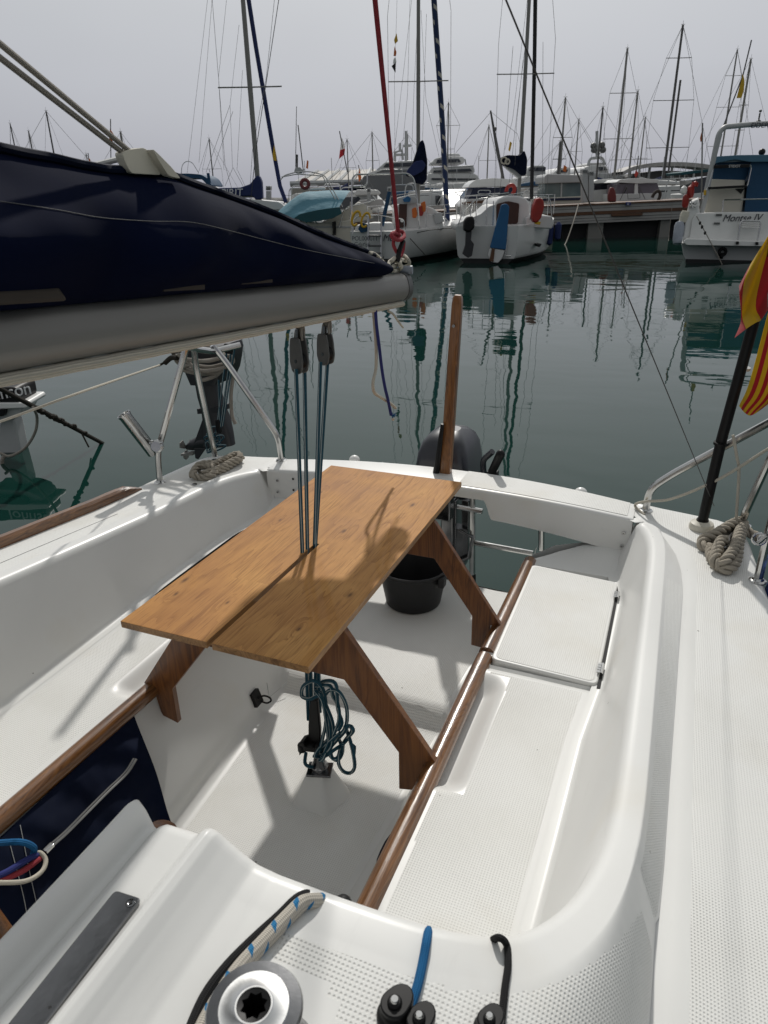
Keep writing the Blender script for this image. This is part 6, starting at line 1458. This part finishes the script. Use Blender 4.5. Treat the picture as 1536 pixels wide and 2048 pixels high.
t = cabin_boat('pilothouse_boat', 'white pilothouse boat with navy windscreen behind the boat with blue rudder', 'boat', 27.5, [(922, 412), (935, 398), (1040, 397), (1066, 405), (1066, 432), (930, 436)], [(936, 375), (940, 368), (950, 360), (985, 356), (1028, 359), (1037, 368), (1036, 374), (1000, 373)], [[(937, 398), (946, 376), (1034, 374), (1036, 398)]], 'navyglass', group=g_)
mtubes('rail', [[(926, 412), (930, 392), (1000, 386)]], 27.2, .014, 'steel', t); pslab('side_deck', [(926, 405), (990, 398), (992, 404), (928, 411)], 27.3, .5, 'brownp', t)
t = cabin_boat('canvas_boat', 'boat with pale grey canvas top and greenish plastic windows left of the pedestals', 'boat', 34.0, [(1083, 396), (1165, 392), (1170, 402), (1140, 412), (1084, 414)], [(1089, 354), (1094, 348), (1160, 350), (1166, 360), (1165, 365), (1089, 367)], [[(1090, 367), (1164, 365), (1163, 393), (1088, 396)]], 'glassg', 'creamhull', group=g_, rm='greyw', extra=[('navy_stripe', [(1086, 397), (1162, 395), (1160, 400), (1086, 402)], -.05, .1, 'navyglass'), ('canvas_seam', [(1122, 366), (1125, 366), (1124, 394), (1121, 394)], .2, .05, 'greyw')])
t = cabin_boat('motorboat', 'white motorboat with a wide violet tinted windscreen behind the pontoon', 'motorboat', 34.0, [(1231, 388), (1322, 386), (1324, 398), (1300, 404), (1230, 406)], [(1232, 365), (1240, 359), (1278, 356), (1316, 359), (1321, 364), (1280, 367)], [[(1234, 368), (1270, 366), (1271, 387), (1233, 389)], [(1276, 366), (1315, 366), (1320, 384), (1302, 387), (1276, 387)]], 'glassv', group=g_, extra=[('screen_pillar', [(1270, 365), (1276, 365), (1276, 390), (1269, 390)], .15, .1, 'white'), ('wiper_arm', [(1246, 388), (1254, 372), (1255, 374), (1248, 389)], .1, .05, 'black')])
mtubes('rail', [[(1240, 400), (1254, 372)], [(1254, 372), (1256, 398), (1280, 396), (1278, 372)], [(1278, 372), (1290, 398)]], 33.7, .014, 'dmast', t)
t = cabin_boat('motorboat', 'small white motorboat with dark windows just right of the pale pedestals', 'motorboat', 36.0, [(1187, 381), (1228, 378), (1236, 386), (1232, 402), (1188, 404)], [(1188, 363), (1196, 359), (1222, 357), (1232, 359), (1228, 365), (1188, 367)], [[(1189, 367), (1222, 365), (1221, 378), (1188, 380)]], group=g_)
t = cabin_boat('motorboat', 'white cabin boat with a rounded roof beside the pale teal cover', 'motorboat', 32.0, [(700, 402), (765, 398), (770, 412), (700, 425)], [(708, 387), (714, 379), (756, 380), (762, 386), (758, 390), (710, 391)], [[(712, 390), (755, 389), (755, 398), (712, 400)]], 'greyw', group=g_)
t = cabin_boat('motorboat', 'white boat with a dark green canopy edge close to the right cruiser', 'motorboat', 37.0, [(1380, 388), (1420, 384), (1424, 404), (1382, 408)], [(1362, 345), (1380, 342), (1425, 338), (1426, 343), (1364, 350)], [[(1384, 360), (1420, 352), (1420, 384), (1384, 388)]], group=g_, rm='tealdk')
for lab, px, py, r, sc, m, vv in (('maroon red fender beside the violet windscreen boat', 1225, 398, .19, 1.7, 'wred', 32.5), ('grey brown horseshoe buoy right of the violet windscreen', 1312, 394, .17, 1.6, 'tan', 32.5)):
    mb = MB()
    if m == 'tan': ring(mb, atv(px, py, vv), r*.85, r*.42, -FWD, -.3, 3.5, sc=sc)
    else: slab(mb, [(px-3, py-24), (px+4, py-23), (px+8, py-8), (px+8, py+6), (px-7, py+6), (px-8, py-8)], vv, .25, 0, .08)
    single('horseshoe_buoy', mb, m, lab, 'buoy', bevel=.05)
fg = thing('fender', 'red and white fenders stacked beside the bow of the right cruiser', 'fender', atv(1378, 410, 23))
for px, py, m, hh in ((1367, 380, 'white', 9), (1381, 383, 'red', 14), (1390, 367, 'red', 5), (1371, 402, 'red', 14)):
    mb = MB(); A, B = atv(px+2, py-hh, 23), atv(px-1, py+hh, 23); d = B-A; L_ = np.linalg.norm(d); mb.lathe([(.02, 0), (.09, .06), (.10, .14), (.10, L_-.1), (.08, L_-.03), (.02, L_)], A, 12, axis=d); part('fender_tube', mb, m, fg)
mb = MB()
ln = MB(); ln.tube(catmull([atv(1157, 408, 30), atv(1148, 440, 29), atv(1132, 485, 28), atv(1119, 501, 27)], 6), .022, 6); single('mooring_line', ln, 'rope_grey', 'slack pale mooring line from the pontoon down into the water', 'mooring line')
ln = MB(); ln.tube([atv(1345, 405, 30.5), atv(1338, 470, 30.5), atv(1336, 500, 27)], .010, 5); single('mooring_line', ln, 'rope_grey', 'thin taut line dropping from the pontoon near the right cruiser', 'mooring line')
# ---------------------------------------------------------------- the far rows: masts, yachts, shed, canopy, breakwater
def far_sailboat(label, top, v, r=.07, m='alub', spread=((.5, .9),), hd=None, L=9., hull='whitefar', cover=None, wires=True, aft=None, flagc=None, rnd=[0]):
    T = atv(top[0], top[1], v); rnd[0] += 1; h = hd if hd is not None else [.5, -.7, 2.6, 1.2, -1.9, .2][rnd[0] % 6]
    a = FWD*math.cos(h)+RGT*math.sin(h); S = np.array([T[0], T[1], 0])-a*L*.55
    t = thing('sailboat', label, 'sailboat', S, 'masts of the far moored sailboats')
    zs = 1.0+.1*math.sin(rnd[0]); mb, P = hull_mb(S, h, L, L*.3, L*.1, zs, zs+.3); part('hull', mb, [hull, 'antif'], t, sharp=50)
    mb = MB(); G = []
    for al, w, hh in ((.30, .20, .02), (.32, .24, .42), (.5, .24, .46), (.66, .16, .28), (.72, .10, .02)):
        q = w*L*.45; G.append(round_poly([P(al*L, -q, zs), P(al*L, -q*.85, zs+hh), P(al*L, q*.85, zs+hh), P(al*L, q, zs)], .1, 3, closed=True))
    mb.loft(G); part('cabin', mb, 'whitefar', t)
    mb = MB()
    for s in (1, -1): mb.prism([P(.36*L, s*.245*L*.45, zs+.12), P(.58*L, s*.235*L*.45, zs+.12), P(.58*L, s*.215*L*.45, zs+.3), P(.36*L, s*.225*L*.45, zs+.34)], RGT*.01)
    part('cabin_window', mb, 'glass', t, smooth=False)
    r = r*.74
    B, T = mast_on(t, top, v, r, m, spread, zb=zs+.3, wires=wires)
    mb = MB(); mb.tube([B+np.array([0, 0, .75]), B+np.array([0, 0, .72])-a*L*.42], .06, 7); part('boom', mb, m, t)
    mb = MB(); G = []
    for f, w, hh in ((0.01, .10, .55), (.1, .14, .34), (.25, .13, .26), (.42, .06, .10)):
        c = B+np.array([0, 0, .76])-a*L*f; s_ = np.cross(a, [0, 0, 1]); G.append([c+s_*w*math.cos(q)+np.array([0, 0, hh*.5*(1+math.sin(q))]) for q in np.linspace(0, 6.28, 11)[:-1]])
    mb.loft(G); part('boom_cover', mb, cover or ['royal', 'navyp', 'bluec', 'greyw'][rnd[0] % 4], t)
    for e, f in ((P(L*1.05, 0, zs+.3), 1.0), (P(0, 0, zs), 1.0)):
        mb = MB(); mb.tube([e, B+(T-B)*f], .0035+.00014*v, 4); part('stay', mb, 'wire', t)
    mb = MB()
    for s in (1, -1): mb.tube([P(L*q, s*L*.15*(1 if .2 < q < .7 else .75), zs+(.55 if k % 2 else .55)) for k, q in enumerate((.02, .2, .4, .6, .8))], .015, 5)
    part('lifeline', mb, 'steel', t)
    if aft:
        A = atv(aft[0], aft[1], v); mb = MB(); mb.tube([A, np.array([A[0], A[1], zs])], r*.8, 7); part('mizzen_mast', mb, m, t)
    return t
M_ = [
 ('far sailboat whose short dark mast with a wind vane stands leftmost over the navy cover', (20, 247), 62, .07, 'dmast', ((.55, .5),), None),
 ('far sailboat with a dark mast second from the left over the navy cover', (57, 262), 60, .075, 'dmast', ((.55, .6),), None),
 ('far sailboat with the taller dark mast third from the left over the navy cover', (92, 222), 55, .075, 'dmast', ((.5, .7),), None),
 ('far sailboat with a low stub mast just left of the grey lines', (76, 304), 75, .06, 'dmast', ((.6, .4),), None),
 ('far sailboat with a short mast left of the cream strop', (172, 307), 70, .06, 'alub', ((.6, .5),), None),
 ('far sailboat with pale mast topped by an aerial behind the cream strop', (241, 264), 52, .10, 'alub', ((.5, .6),), None),
 ('far sailboat with a slim dark mast between the blue bimini and the strop', (418, 277), 58, .06, 'dmast', ((.55, .7),), None),
 ('far sailboat with a slim pale mast right of the Polish flag', (694, 278), 58, .06, 'alub', ((.55, .6),), None),
 ('far sailboat with a plain grey mast left of the red topping lift', (744, 264), 60, .075, 'alub', ((.6, .5),), None),
 ('far sailboat with a grey mast behind the navy boom bundle', (815, 268), 62, .075, 'alub', ((.5, .9),), None),
 ('far sailboat with a mast carrying short crosstrees right of the blue striped headsail', (897, 205), 55, .075, 'alub', ((.55, .45), (.78, .8)), None),
 ('far sailboat with a thin pale mast beside the dark sloping spar', (978, 250), 52, .06, 'alub', ((.55, .6),), None),
 ('far sailboat with a dark topped mast right of the black furled sail', (1131, 195), 50, .085, 'alub', ((.62, .6),), None),
 ('far sailboat with a thick dark mast just left of a pale one', (1121, 283), 47, .11, 'dmast', ((.7, .4),), None),
 ('far sailboat with a slender pale mast above the grey canvas boat', (1158, 238), 54, .06, 'alub', ((.6, .4),), None),
 ('far sailboat with a blackish mast in front of the white superyacht', (1206, 214), 48, .08, 'dmast', ((.4, .5),), None),
 ('far sailboat with a tall pale mast carrying two pairs of crosstrees', (1255, 97), 58, .12, 'alub', ((.42, 1.1), (.72, .95)), None),
 ('far sailboat with a light brown mast left of the tallest pair', (1276, 181), 52, .075, 'alub', ((.38, 1.4),), None),
 ('far sailboat with a short slim mast left of the grey canopy', (1291, 234), 52, .06, 'alub', ((.5, .4),), None),
 ('far sailboat with the tallest brown mast above the grey canopy', (1366, 50), 56, .12, 'dmast', ((.30, 1.5), (.58, 1.4), (.82, .85)), (1361, 160)),
 ('far sailboat with a tall mast nearest the steel arch', (1475, 99), 60, .085, 'alub', ((.35, 1.2), (.62, .9), (.83, .6)), None),
 ('far sailboat with a tall dark mast with a bent head above the steel arch', (1502, 118), 52, .10, 'alub', ((.5, .3), (.68, .3)), None),
]
for lab, top, v_, r_, m_, sp, aft in M_: far_sailboat(lab, top, v_, r_, m_, sp, aft=aft)
def far_flag(label, pts, v, m, staff=None):
    t = thing('flag', label, 'flag', atv(pts[-1][0], pts[-1][1], v), 'small flags over the far boats'); P = [atv(a, b, v) for a, b in pts]
    if m == 'flag_pl':
        mb = MB(); n = 6; L_, R__ = catmull(P[:len(P)//2], 3), catmull(P[len(P)//2:][::-1], 3); k = min(len(L_), len(R__))
        rows = [[L_[i]*(1-q/n)+R__[i]*q/n+FWD*.04*math.sin(q*2+i) for q in range(n+1)] for i in range(k)]
        mb.grid(rows, uv=lambda i, j: (j/n, 1-i/(k-1)*.99)); part('flag_cloth', mb, m, t, recalc=False)
    else: mb = MB(); mb.prism(P, FWD*.03); part('flag_cloth', mb, m, t)
    if staff: ptube('flag_staff', staff, v+.02, .012+.0003*v, 'dmast', t, 5)
far_flag('white over red flag on a slanting staff left of the red topping lift', [(683, 274), (680, 300), (678, 318), (689, 309), (690, 297), (688, 285)], 34, 'flag_pl', [(679, 262), (695, 345)])
far_flag('small red flag on a thin staff behind the two grey lines', [(220, 258), (218, 284), (224, 288), (227, 268)], 40, 'orange', [(221, 238), (222, 350)])
far_flag('small yellow flag hanging just right of the cream strop', [(245, 322), (245, 336), (250, 338), (252, 326)], 40, 'yellow', [(240, 300), (250, 350)])
far_flag('tiny orange flag on a staff far left of the cream strop', [(177, 316), (177, 332), (181, 334), (180, 318)], 45, 'orange', [(176, 306), (181, 345)])
far_flag('brownish flag over the grey roofed shed', [(719, 336), (716, 352), (718, 364), (723, 356)], 36, 'orange', [(717, 330), (724, 372)])
far_flag('brown and yellow flag hung from the slanting staff above the steel arch', [(1486, 148), (1481, 168), (1474, 196), (1483, 196), (1488, 180), (1489, 160)], 24, 'yellow', [(1503, 80), (1486, 150), (1447, 252)])
far_flag('red flag left of the violet windscreen boat roof', [(1272, 340), (1269, 350), (1272, 356), (1277, 346)], 36, 'red', [(1277, 312), (1270, 362)])
far_flag('orange cloth wound on a mast left of the pedestals', [(1128, 330), (1126, 342), (1132, 344), (1134, 334)], 45, 'orange')
far_flag('yellow streamer on the rigging left of the black furled sail', [(1020, 283), (1017, 300), (1020, 303), (1024, 286)], 24, 'yellow')
far_flag('small brown flag above the steel gantry', [(614, 320), (612, 336), (616, 338), (617, 322)], 36, 'orange')
# dark sloping spar
mb = MB(); mb.tube([atv(981, 221, 29), atv(993, 290, 29), atv(1007, 360, 29), atv(1010, 405, 29.5)], [.03, .06, .055, .055], 8); mb.ball(atv(990, 258, 28.95), .07, 8, 6); mb.tube([atv(980, 226, 29), atv(912, 305, 33)], .010, 4)
single('spar', mb, 'dmast', 'dark sloping spar between the two nearest sailboat masts', 'spar')
# ---- large yachts
def tier(mb, pts, v, dv, r=.3): slab(mb, pts, v, dv, 0, r)
t = thing('motor_yacht', 'dark grey hulled motor yacht with white upper deck behind the radar arch', 'motor yacht', atv(790, 402, 58), 'big motor yachts in the distance')
pslab('hull', [(722, 356), (740, 344), (765, 338), (842, 338), (850, 350), (850, 402), (735, 402), (728, 380)], 58, 9, 'greyhull', t, .3, .1); pslab('upper_deck', [(750, 341), (764, 330), (770, 324), (836, 320), (842, 326), (844, 340)], 59, 7, 'whitefar', t, .3, .1); pslab('dark_window', [(767, 334), (772, 327), (838, 324), (840, 332)], 58.9, 7.4, 'glass', t); pslab('bow_line', [(728, 349), (762, 338), (764, 341), (732, 353)], 57.9, .3, 'whitefar', t)
mtubes('radar_mast', [[(790, 324), (790, 305), (804, 300), (806, 320)], [(800, 304), (800, 286)], [(812, 322), (812, 262)], [(806, 292), (822, 291)], [(790, 310), (815, 309)]], 60, .10, 'greyw', t)
t = thing('motor_yacht', 'white three decked motor yacht right of the blue striped headsail', 'motor yacht', atv(910, 400, 72), 'big motor yachts in the distance')
pslab('hull', [(855, 346), (950, 346), (960, 356), (958, 372), (950, 402), (855, 402)], 72, 9, 'whitefar', t, .3, .1); pslab('main_deck', [(858, 347), (862, 336), (944, 330), (949, 335), (950, 347)], 72.5, 8, 'whitefar', t, .3, .1); pslab('upper_deck', [(864, 327), (868, 318), (880, 314), (925, 313), (930, 318), (928, 328)], 73.5, 6, 'whitefar', t, .3, .1); pslab('top_deck', [(885, 314), (892, 307), (918, 307), (922, 313)], 74.5, 3, 'whitefar', t, .2, .1)
for w in ([(872, 327), (875, 319), (918, 318), (922, 324)], [(866, 345), (868, 341), (940, 337), (946, 343)], [(862, 360), (862, 356), (952, 357), (950, 361)]): pslab('dark_window', w, 71.9 if w[0][1] > 340 else 73.3, .4, 'glass', t)
mtubes('rail', [[(930, 318), (932, 330)], [(865, 336), (947, 332)]], 72.2, .06, 'greyw', t)
t = thing('motor_yacht', 'white superyacht with radar domes behind the pale pedestals', 'motor yacht', atv(1190, 396, 68), 'big motor yachts in the distance')
pslab('hull', [(1162, 350), (1170, 344), (1222, 346), (1262, 352), (1310, 352), (1314, 362), (1300, 398), (1165, 398)], 68, 9, 'greyw', t, .3, .1); pslab('bridge_deck', [(1164, 348), (1168, 336), (1178, 331), (1212, 331), (1217, 338), (1219, 348)], 68.5, 7, 'whitefar', t, .3, .1); pslab('dark_window', [(1198, 334), (1210, 334), (1215, 340), (1200, 341)], 68.3, 1, 'glass', t); pslab('flybridge', [(1173, 331), (1176, 326), (1208, 325), (1212, 331)], 69.5, 4, 'whitefar', t, .2, .08)
mtubes('radar_arch', [[(1176, 330), (1180, 317), (1205, 315), (1210, 330)]], 69.5, .12, 'greyw', t, smooth=.3); ptube('radar_mast', [(1194, 318), (1194, 262)], 69.5, .13, 'greyw', t)
mb = MB()
for px, py in ((1187, 292), (1204, 290), (1188, 300), (1206, 300)): mb.ball(atv(px, py, 69.4), (.28, .28, .26), 10, 8); mb.tube([atv(px, py+4, 69.4), atv(1194, py+8, 69.5)], .05, 5)
part('radar_dome', mb, 'grey', t)
t = thing('motor_yacht', 'low white flybridge boat behind the grey canvas boat', 'motor yacht', atv(1100, 398, 50), 'big motor yachts in the distance')
pslab('hull', [(1048, 352), (1090, 350), (1100, 360), (1098, 398), (1050, 398)], 50, 5, 'whitefar', t, .2, .08); pslab('wheelhouse', [(1052, 352), (1056, 336), (1064, 331), (1090, 331), (1092, 351)], 50.3, 4, 'greyw', t, .15, .05); pslab('dark_window', [(1058, 342), (1062, 335), (1092, 334), (1091, 342)], 50.2, 3, 'glass', t)
t = thing('motor_yacht', 'small white flybridge boat with an orange figure on its mast behind the canvas boat', 'motor yacht', atv(1125, 396, 56), 'big motor yachts in the distance')
pslab('hull', [(1104, 348), (1112, 341), (1122, 335), (1142, 334), (1140, 352), (1142, 396), (1104, 396)], 56, 5, 'whitefar', t, .2, .08); pslab('dark_window', [(1112, 345), (1118, 340), (1136, 339), (1134, 345)], 55.9, .3, 'glass', t)
# ---- shed, canopy, breakwater
t = thing('boat_shed', 'long low shed with a grey ribbed roof beyond the teal covered boat', 'shed', atv(660, 395, 62))
A, B, C_, D = atv(580, 367, 60), atv(745, 362, 60), atv(752, 338, 76), atv(625, 343, 76); mb = MB(); mb.prism([A, B, C_, D], (0, 0, -.25)); part('roof', mb, 'roof', t, bevel=.03)
for k in range(6):
    f = (k+.5)/6; p, q = A+(B-A)*f, D+(C_-D)*f; mb = MB(); mb.tube([p+np.array([0, 0, .05]), q+np.array([0, 0, .05])], .14, 5); part('roof_rib', mb, 'greyw', t)
mb = MB(); mb.prism([A+np.array([0, 0, -.3]), B+np.array([0, 0, -.3]), (B[0], B[1], .2), (A[0], A[1], .2)], FWD*14); part('wall', mb, 'roof', t)
mb = MB(); mb.tube([A, B], .16, 5); part('gutter', mb, 'greyw', t)
t = thing('canopy', 'grey arched canopy roof over the far quay on the right', 'canopy', atv(1330, 392, 64))
arc = [(1246, 343), (1262, 335), (1285, 329), (1315, 325), (1345, 324), (1380, 325), (1410, 328), (1432, 332)]
mb = MB(); P = catmull([atv(a, b, 64) for a, b in arc], 4); Q = [p+np.array([0, 0, -.30]) for p in P]; mb.grid([P, [p+FWD*3 for p in P], [p+FWD*3 for p in Q], Q], cu=True); part('roof', mb, 'pontoon', t)
for px in (1262, 1300, 1345, 1390, 1420):
    a = atv(px, 330, 65); mb = MB(); mb.tube([(a[0], a[1], .3), (a[0], a[1], atv(px, samp(arc, px)+3, 65)[2])], .10, 7); part('post', mb, 'greyw', t)
pslab('gallery', [(1262, 354), (1268, 347), (1320, 341), (1420, 344), (1420, 362), (1262, 364)], 66, 3, 'dmast', t)
mb = MB(); L_ = atv(-500, 399, 135); Rr = atv(2000, 372, 135); rng = random.Random(11); n = 90; G = []
for i in range(n+1):
    p = L_+(Rr-L_)*i/n; h = 1.5+rng.uniform(-.25, .35); G.append([(p[0], p[1], -.3), tuple(np.array([p[0], p[1], h*.7])+FWD*1.2), tuple(np.array([p[0], p[1], h])+FWD*2.4), tuple(np.array([p[0], p[1], h])+FWD*6), tuple(np.array([p[0], p[1], -.3])+FWD*9)])
mb.grid(G); o = mb.build('breakwater', 'stone', None); tag(o, 'low grey stone breakwater along the far edge of the harbour', 'breakwater', kind='structure')
# ---- more moored boats filling the rows, each with its own lines
rng = random.Random(21); kinds = ['with grey windows', 'with a blue canvas top', 'with a white cabin roof', 'with a dark windscreen']
row = [(330, 384, 66, 1.1), (395, 384, 58, .9), (560, 385, 48, 1.0), (585, 392, 40, .9), (640, 386, 70, 1.2), (775, 392, 44, 1.0), (845, 392, 46, .9), (872, 392, 50, 1.0), (905, 388, 44, 1.1), (1000, 382, 56, 1.0), (1065, 380, 46, .9), (1078, 386, 60, 1.0), (1160, 380, 58, 1.0), (1262, 378, 62, 1.0), (1340, 376, 44, 1.0), (1350, 384, 39, .8), (1300, 372, 55, 1.1), (1395, 370, 52, 1.0), (700, 390, 52, .9), (960, 388, 62, 1.1), (615, 394, 37, .8), (1215, 384, 50, .9), (1285, 382, 48, .9), (1325, 380, 41, .8), (1140, 386, 48, .8), (1040, 388, 40, .8), (930, 392, 38, .8), (800, 394, 38, .9)]
near = ['left of the cream strop', 'under the blue bimini', 'left of the teal covered boat gantry', 'at the foot of the blue furled sail', 'in front of the ribbed shed', 'left of the red topping lift', 'behind the navy boom bundle', 'right of the navy boom bundle', 'behind the blue striped headsail', 'behind the pilothouse roof', 'at the foot of the black furled sail', 'between black furled sail and canvas boat', 'behind the canvas boat roof', 'behind the violet windscreen', 'right of the brown horseshoe buoy', 'close behind the pontoon by the red fenders', 'under the arched canopy', 'beside the steel arch foot', 'right of the shed roof', 'in front of the three decked yacht', 'right behind the teal cover top', 'just right of the taller pedestal', 'behind the violet screened roof', 'left of the red fender stack', 'between canvas boat and pedestals', 'right of the blue rudder boat cabin', 'left of the navy windscreen', 'in front of the grey hulled yacht']
for k, (px, py, v_, s_) in enumerate(row):
    kd = k % 4; S = atv(px, py, v_); S[2] = 0; h = rng.uniform(-1.2, 1.2)+(math.pi if rng.random() < .5 else 0); L = rng.uniform(6, 8.5)*s_
    t = thing('motorboat', 'small far motorboat '+kinds[kd]+' '+near[k], 'motorboat', S, 'small boats in the far rows')
    mb, P = hull_mb(S-FWD*0, h, L, L*.34, L*.15, .95, 1.35, rake=0, draft=.35); part('hull', mb, [['whitefar', 'greyw', 'creamhull', 'whitefar'][kd], 'antif'], t, sharp=50)
    mb = MB(); G = []
    for al, w, hh in ((.22, .13, .0), (.24, .145, 1.0), (.5, .15, 1.05), (.62, .12, .5), (.74, .08, .05)):
        q = w*L; G.append(round_poly([P(al*L, -q, .9), P(al*L, -q*.85, .95+hh), P(al*L, q*.85, .95+hh), P(al*L, q, .9)], .12, 3, closed=True))
    mb.loft(G); part('cabin', mb, ['whitefar', 'bluec', 'whitefar', 'greyw'][kd], t)
    mb = MB()
    for s in (1, -1): mb.prism([P(.27*L, s*.1455*L, 1.25), P(.5*L, s*.15*L, 1.25), P(.49*L, s*.134*L, 1.75), P(.28*L, s*.13*L, 1.72)], RGT*.02)
    mb.prism([P(.235*L, -.11*L, 1.2), P(.235*L, .11*L, 1.2), P(.238*L, .10*L, 1.75), P(.238*L, -.10*L, 1.75)], -FWD*.02); part('cabin_window', mb, 'glass', t, smooth=False)
    mb = MB(); mb.tube(round_poly([P(.2*L, -.14*L, .95), P(.22*L, -.13*L, 2.3), P(.22*L, .13*L, 2.3), P(.2*L, .14*L, .95)], .25, 4), .03, 6); mb.tube([P(.22*L, 0, 2.3), P(.22*L, 0, 3.4)], .015, 5); part('roll_bar', mb, 'greyw', t)
    mb = MB(); mb.tube(round_poly([P(.6*L, -.15*L, 1.2), P(.75*L, -.13*L, 1.75), P(1.05*L, 0, 1.95), P(.75*L, .13*L, 1.75), P(.6*L, .15*L, 1.2)], .4, 4), .018, 6); part('bow_rail', mb, 'steel', t)
# ---- neighbour's outboard at the far left and the weedy line
c = atz(22, 905, 0); yv = float((c-EYE) @ FWD)
t = thing('outboard_motor', 'white outboard with black lettered cowl cut off at the left edge', 'outboard motor', c)
pslab('cowl', [(-90, 775), (34, 775), (39, 800), (38, 806), (-90, 812)], yv-.1, .30, 'black', t, .04, .03); pslab('cowl_band', [(-90, 806), (50, 806), (54, 816), (-90, 822)], yv-.12, .34, 'white', t, .02, .02); pslab('lower_cowl', [(-60, 814), (48, 814), (40, 830), (20, 842), (-60, 846)], yv-.08, .26, 'greyw', t, .04, .03)
pslab('lower_cowl_plate', [(-60, 820), (10, 818), (8, 832), (-60, 838)], yv-.13, .05, 'black', t, .01); pslab('motor_leg', [(0, 838), (28, 836), (42, 905), (44, 920), (2, 930), (-6, 880)], yv, .14, 'greyw', t, .05, .02); pslab('leg_below', [(-2, 925), (46, 915), (50, 985), (0, 990)], yv+.01, .12, 'greyw', t, .04)
text_part('cowl_lettering', 'Johnson', .125, atv(-40, 806, yv-.115), RGT+np.array([0, 0, .16]), 'inkw', t, .12)
pslab('red_dash', [(30, 793), (34, 792), (34, 796), (30, 797)], yv-.11, .02, 'red', t)
mb = MB(); S = atv(-170, 905, yv+.6); hb, P = hull_mb(np.array([S[0], S[1], 0])-FWD*.3+RGT*(-1.6), rad(-95), 5.5, 1.9, .75, .62, .8, rake=0); hb_t = thing('motorboat', 'neighbouring boat mostly outside the frame at the left edge', 'motorboat', S)
part('hull', hb, ['creamhull', 'antif'], hb_t, sharp=50)
w0, w1 = atv(-60, 745, yv-.9), atz(204, 886, 0); mb = MB(); mb.tube([w0, w0*.6+w1*.4, w1, w1+(w1-w0)*.25], [.016, .018, .016, .014], 8)
rng = random.Random(4)
for k in range(26):
    f = rng.uniform(.45, .86); p = w0+(w1-w0)*f; mb.ball(p+np.array([rng.uniform(-.01, .01), 0, rng.uniform(-.015, .015)]), (rng.uniform(.015, .035), .02, rng.uniform(.008, .02)), 6, 4)
p = w0+(w1-w0)*.80; mb.tube([p, p+np.array([.05, 0, -.12])], .007, 5)
single('mooring_line', mb, 'rope_dark', 'dark weedy line slanting down into the water at the left', 'mooring line')
mb = MB(); mb.tube(catmull([atv(0, 906, yv-.25), atv(20, 912, yv-.25), atv(50, 896, yv-.3), (atv(70, 865, yv-.35)), atv(74, 835, yv-.4), atv(66, 814, yv-.5)], 8), .010, 8); mb.tube(catmull([atv(8, 912, yv-.25), atv(4, 925, yv-.25), atv(10, 955, yv-.22)], 6), .014, 8)
single('rope', mb, 'rope_grey', 'grey rope loop hanging beside the white outboard leg at the left edge', 'rope')
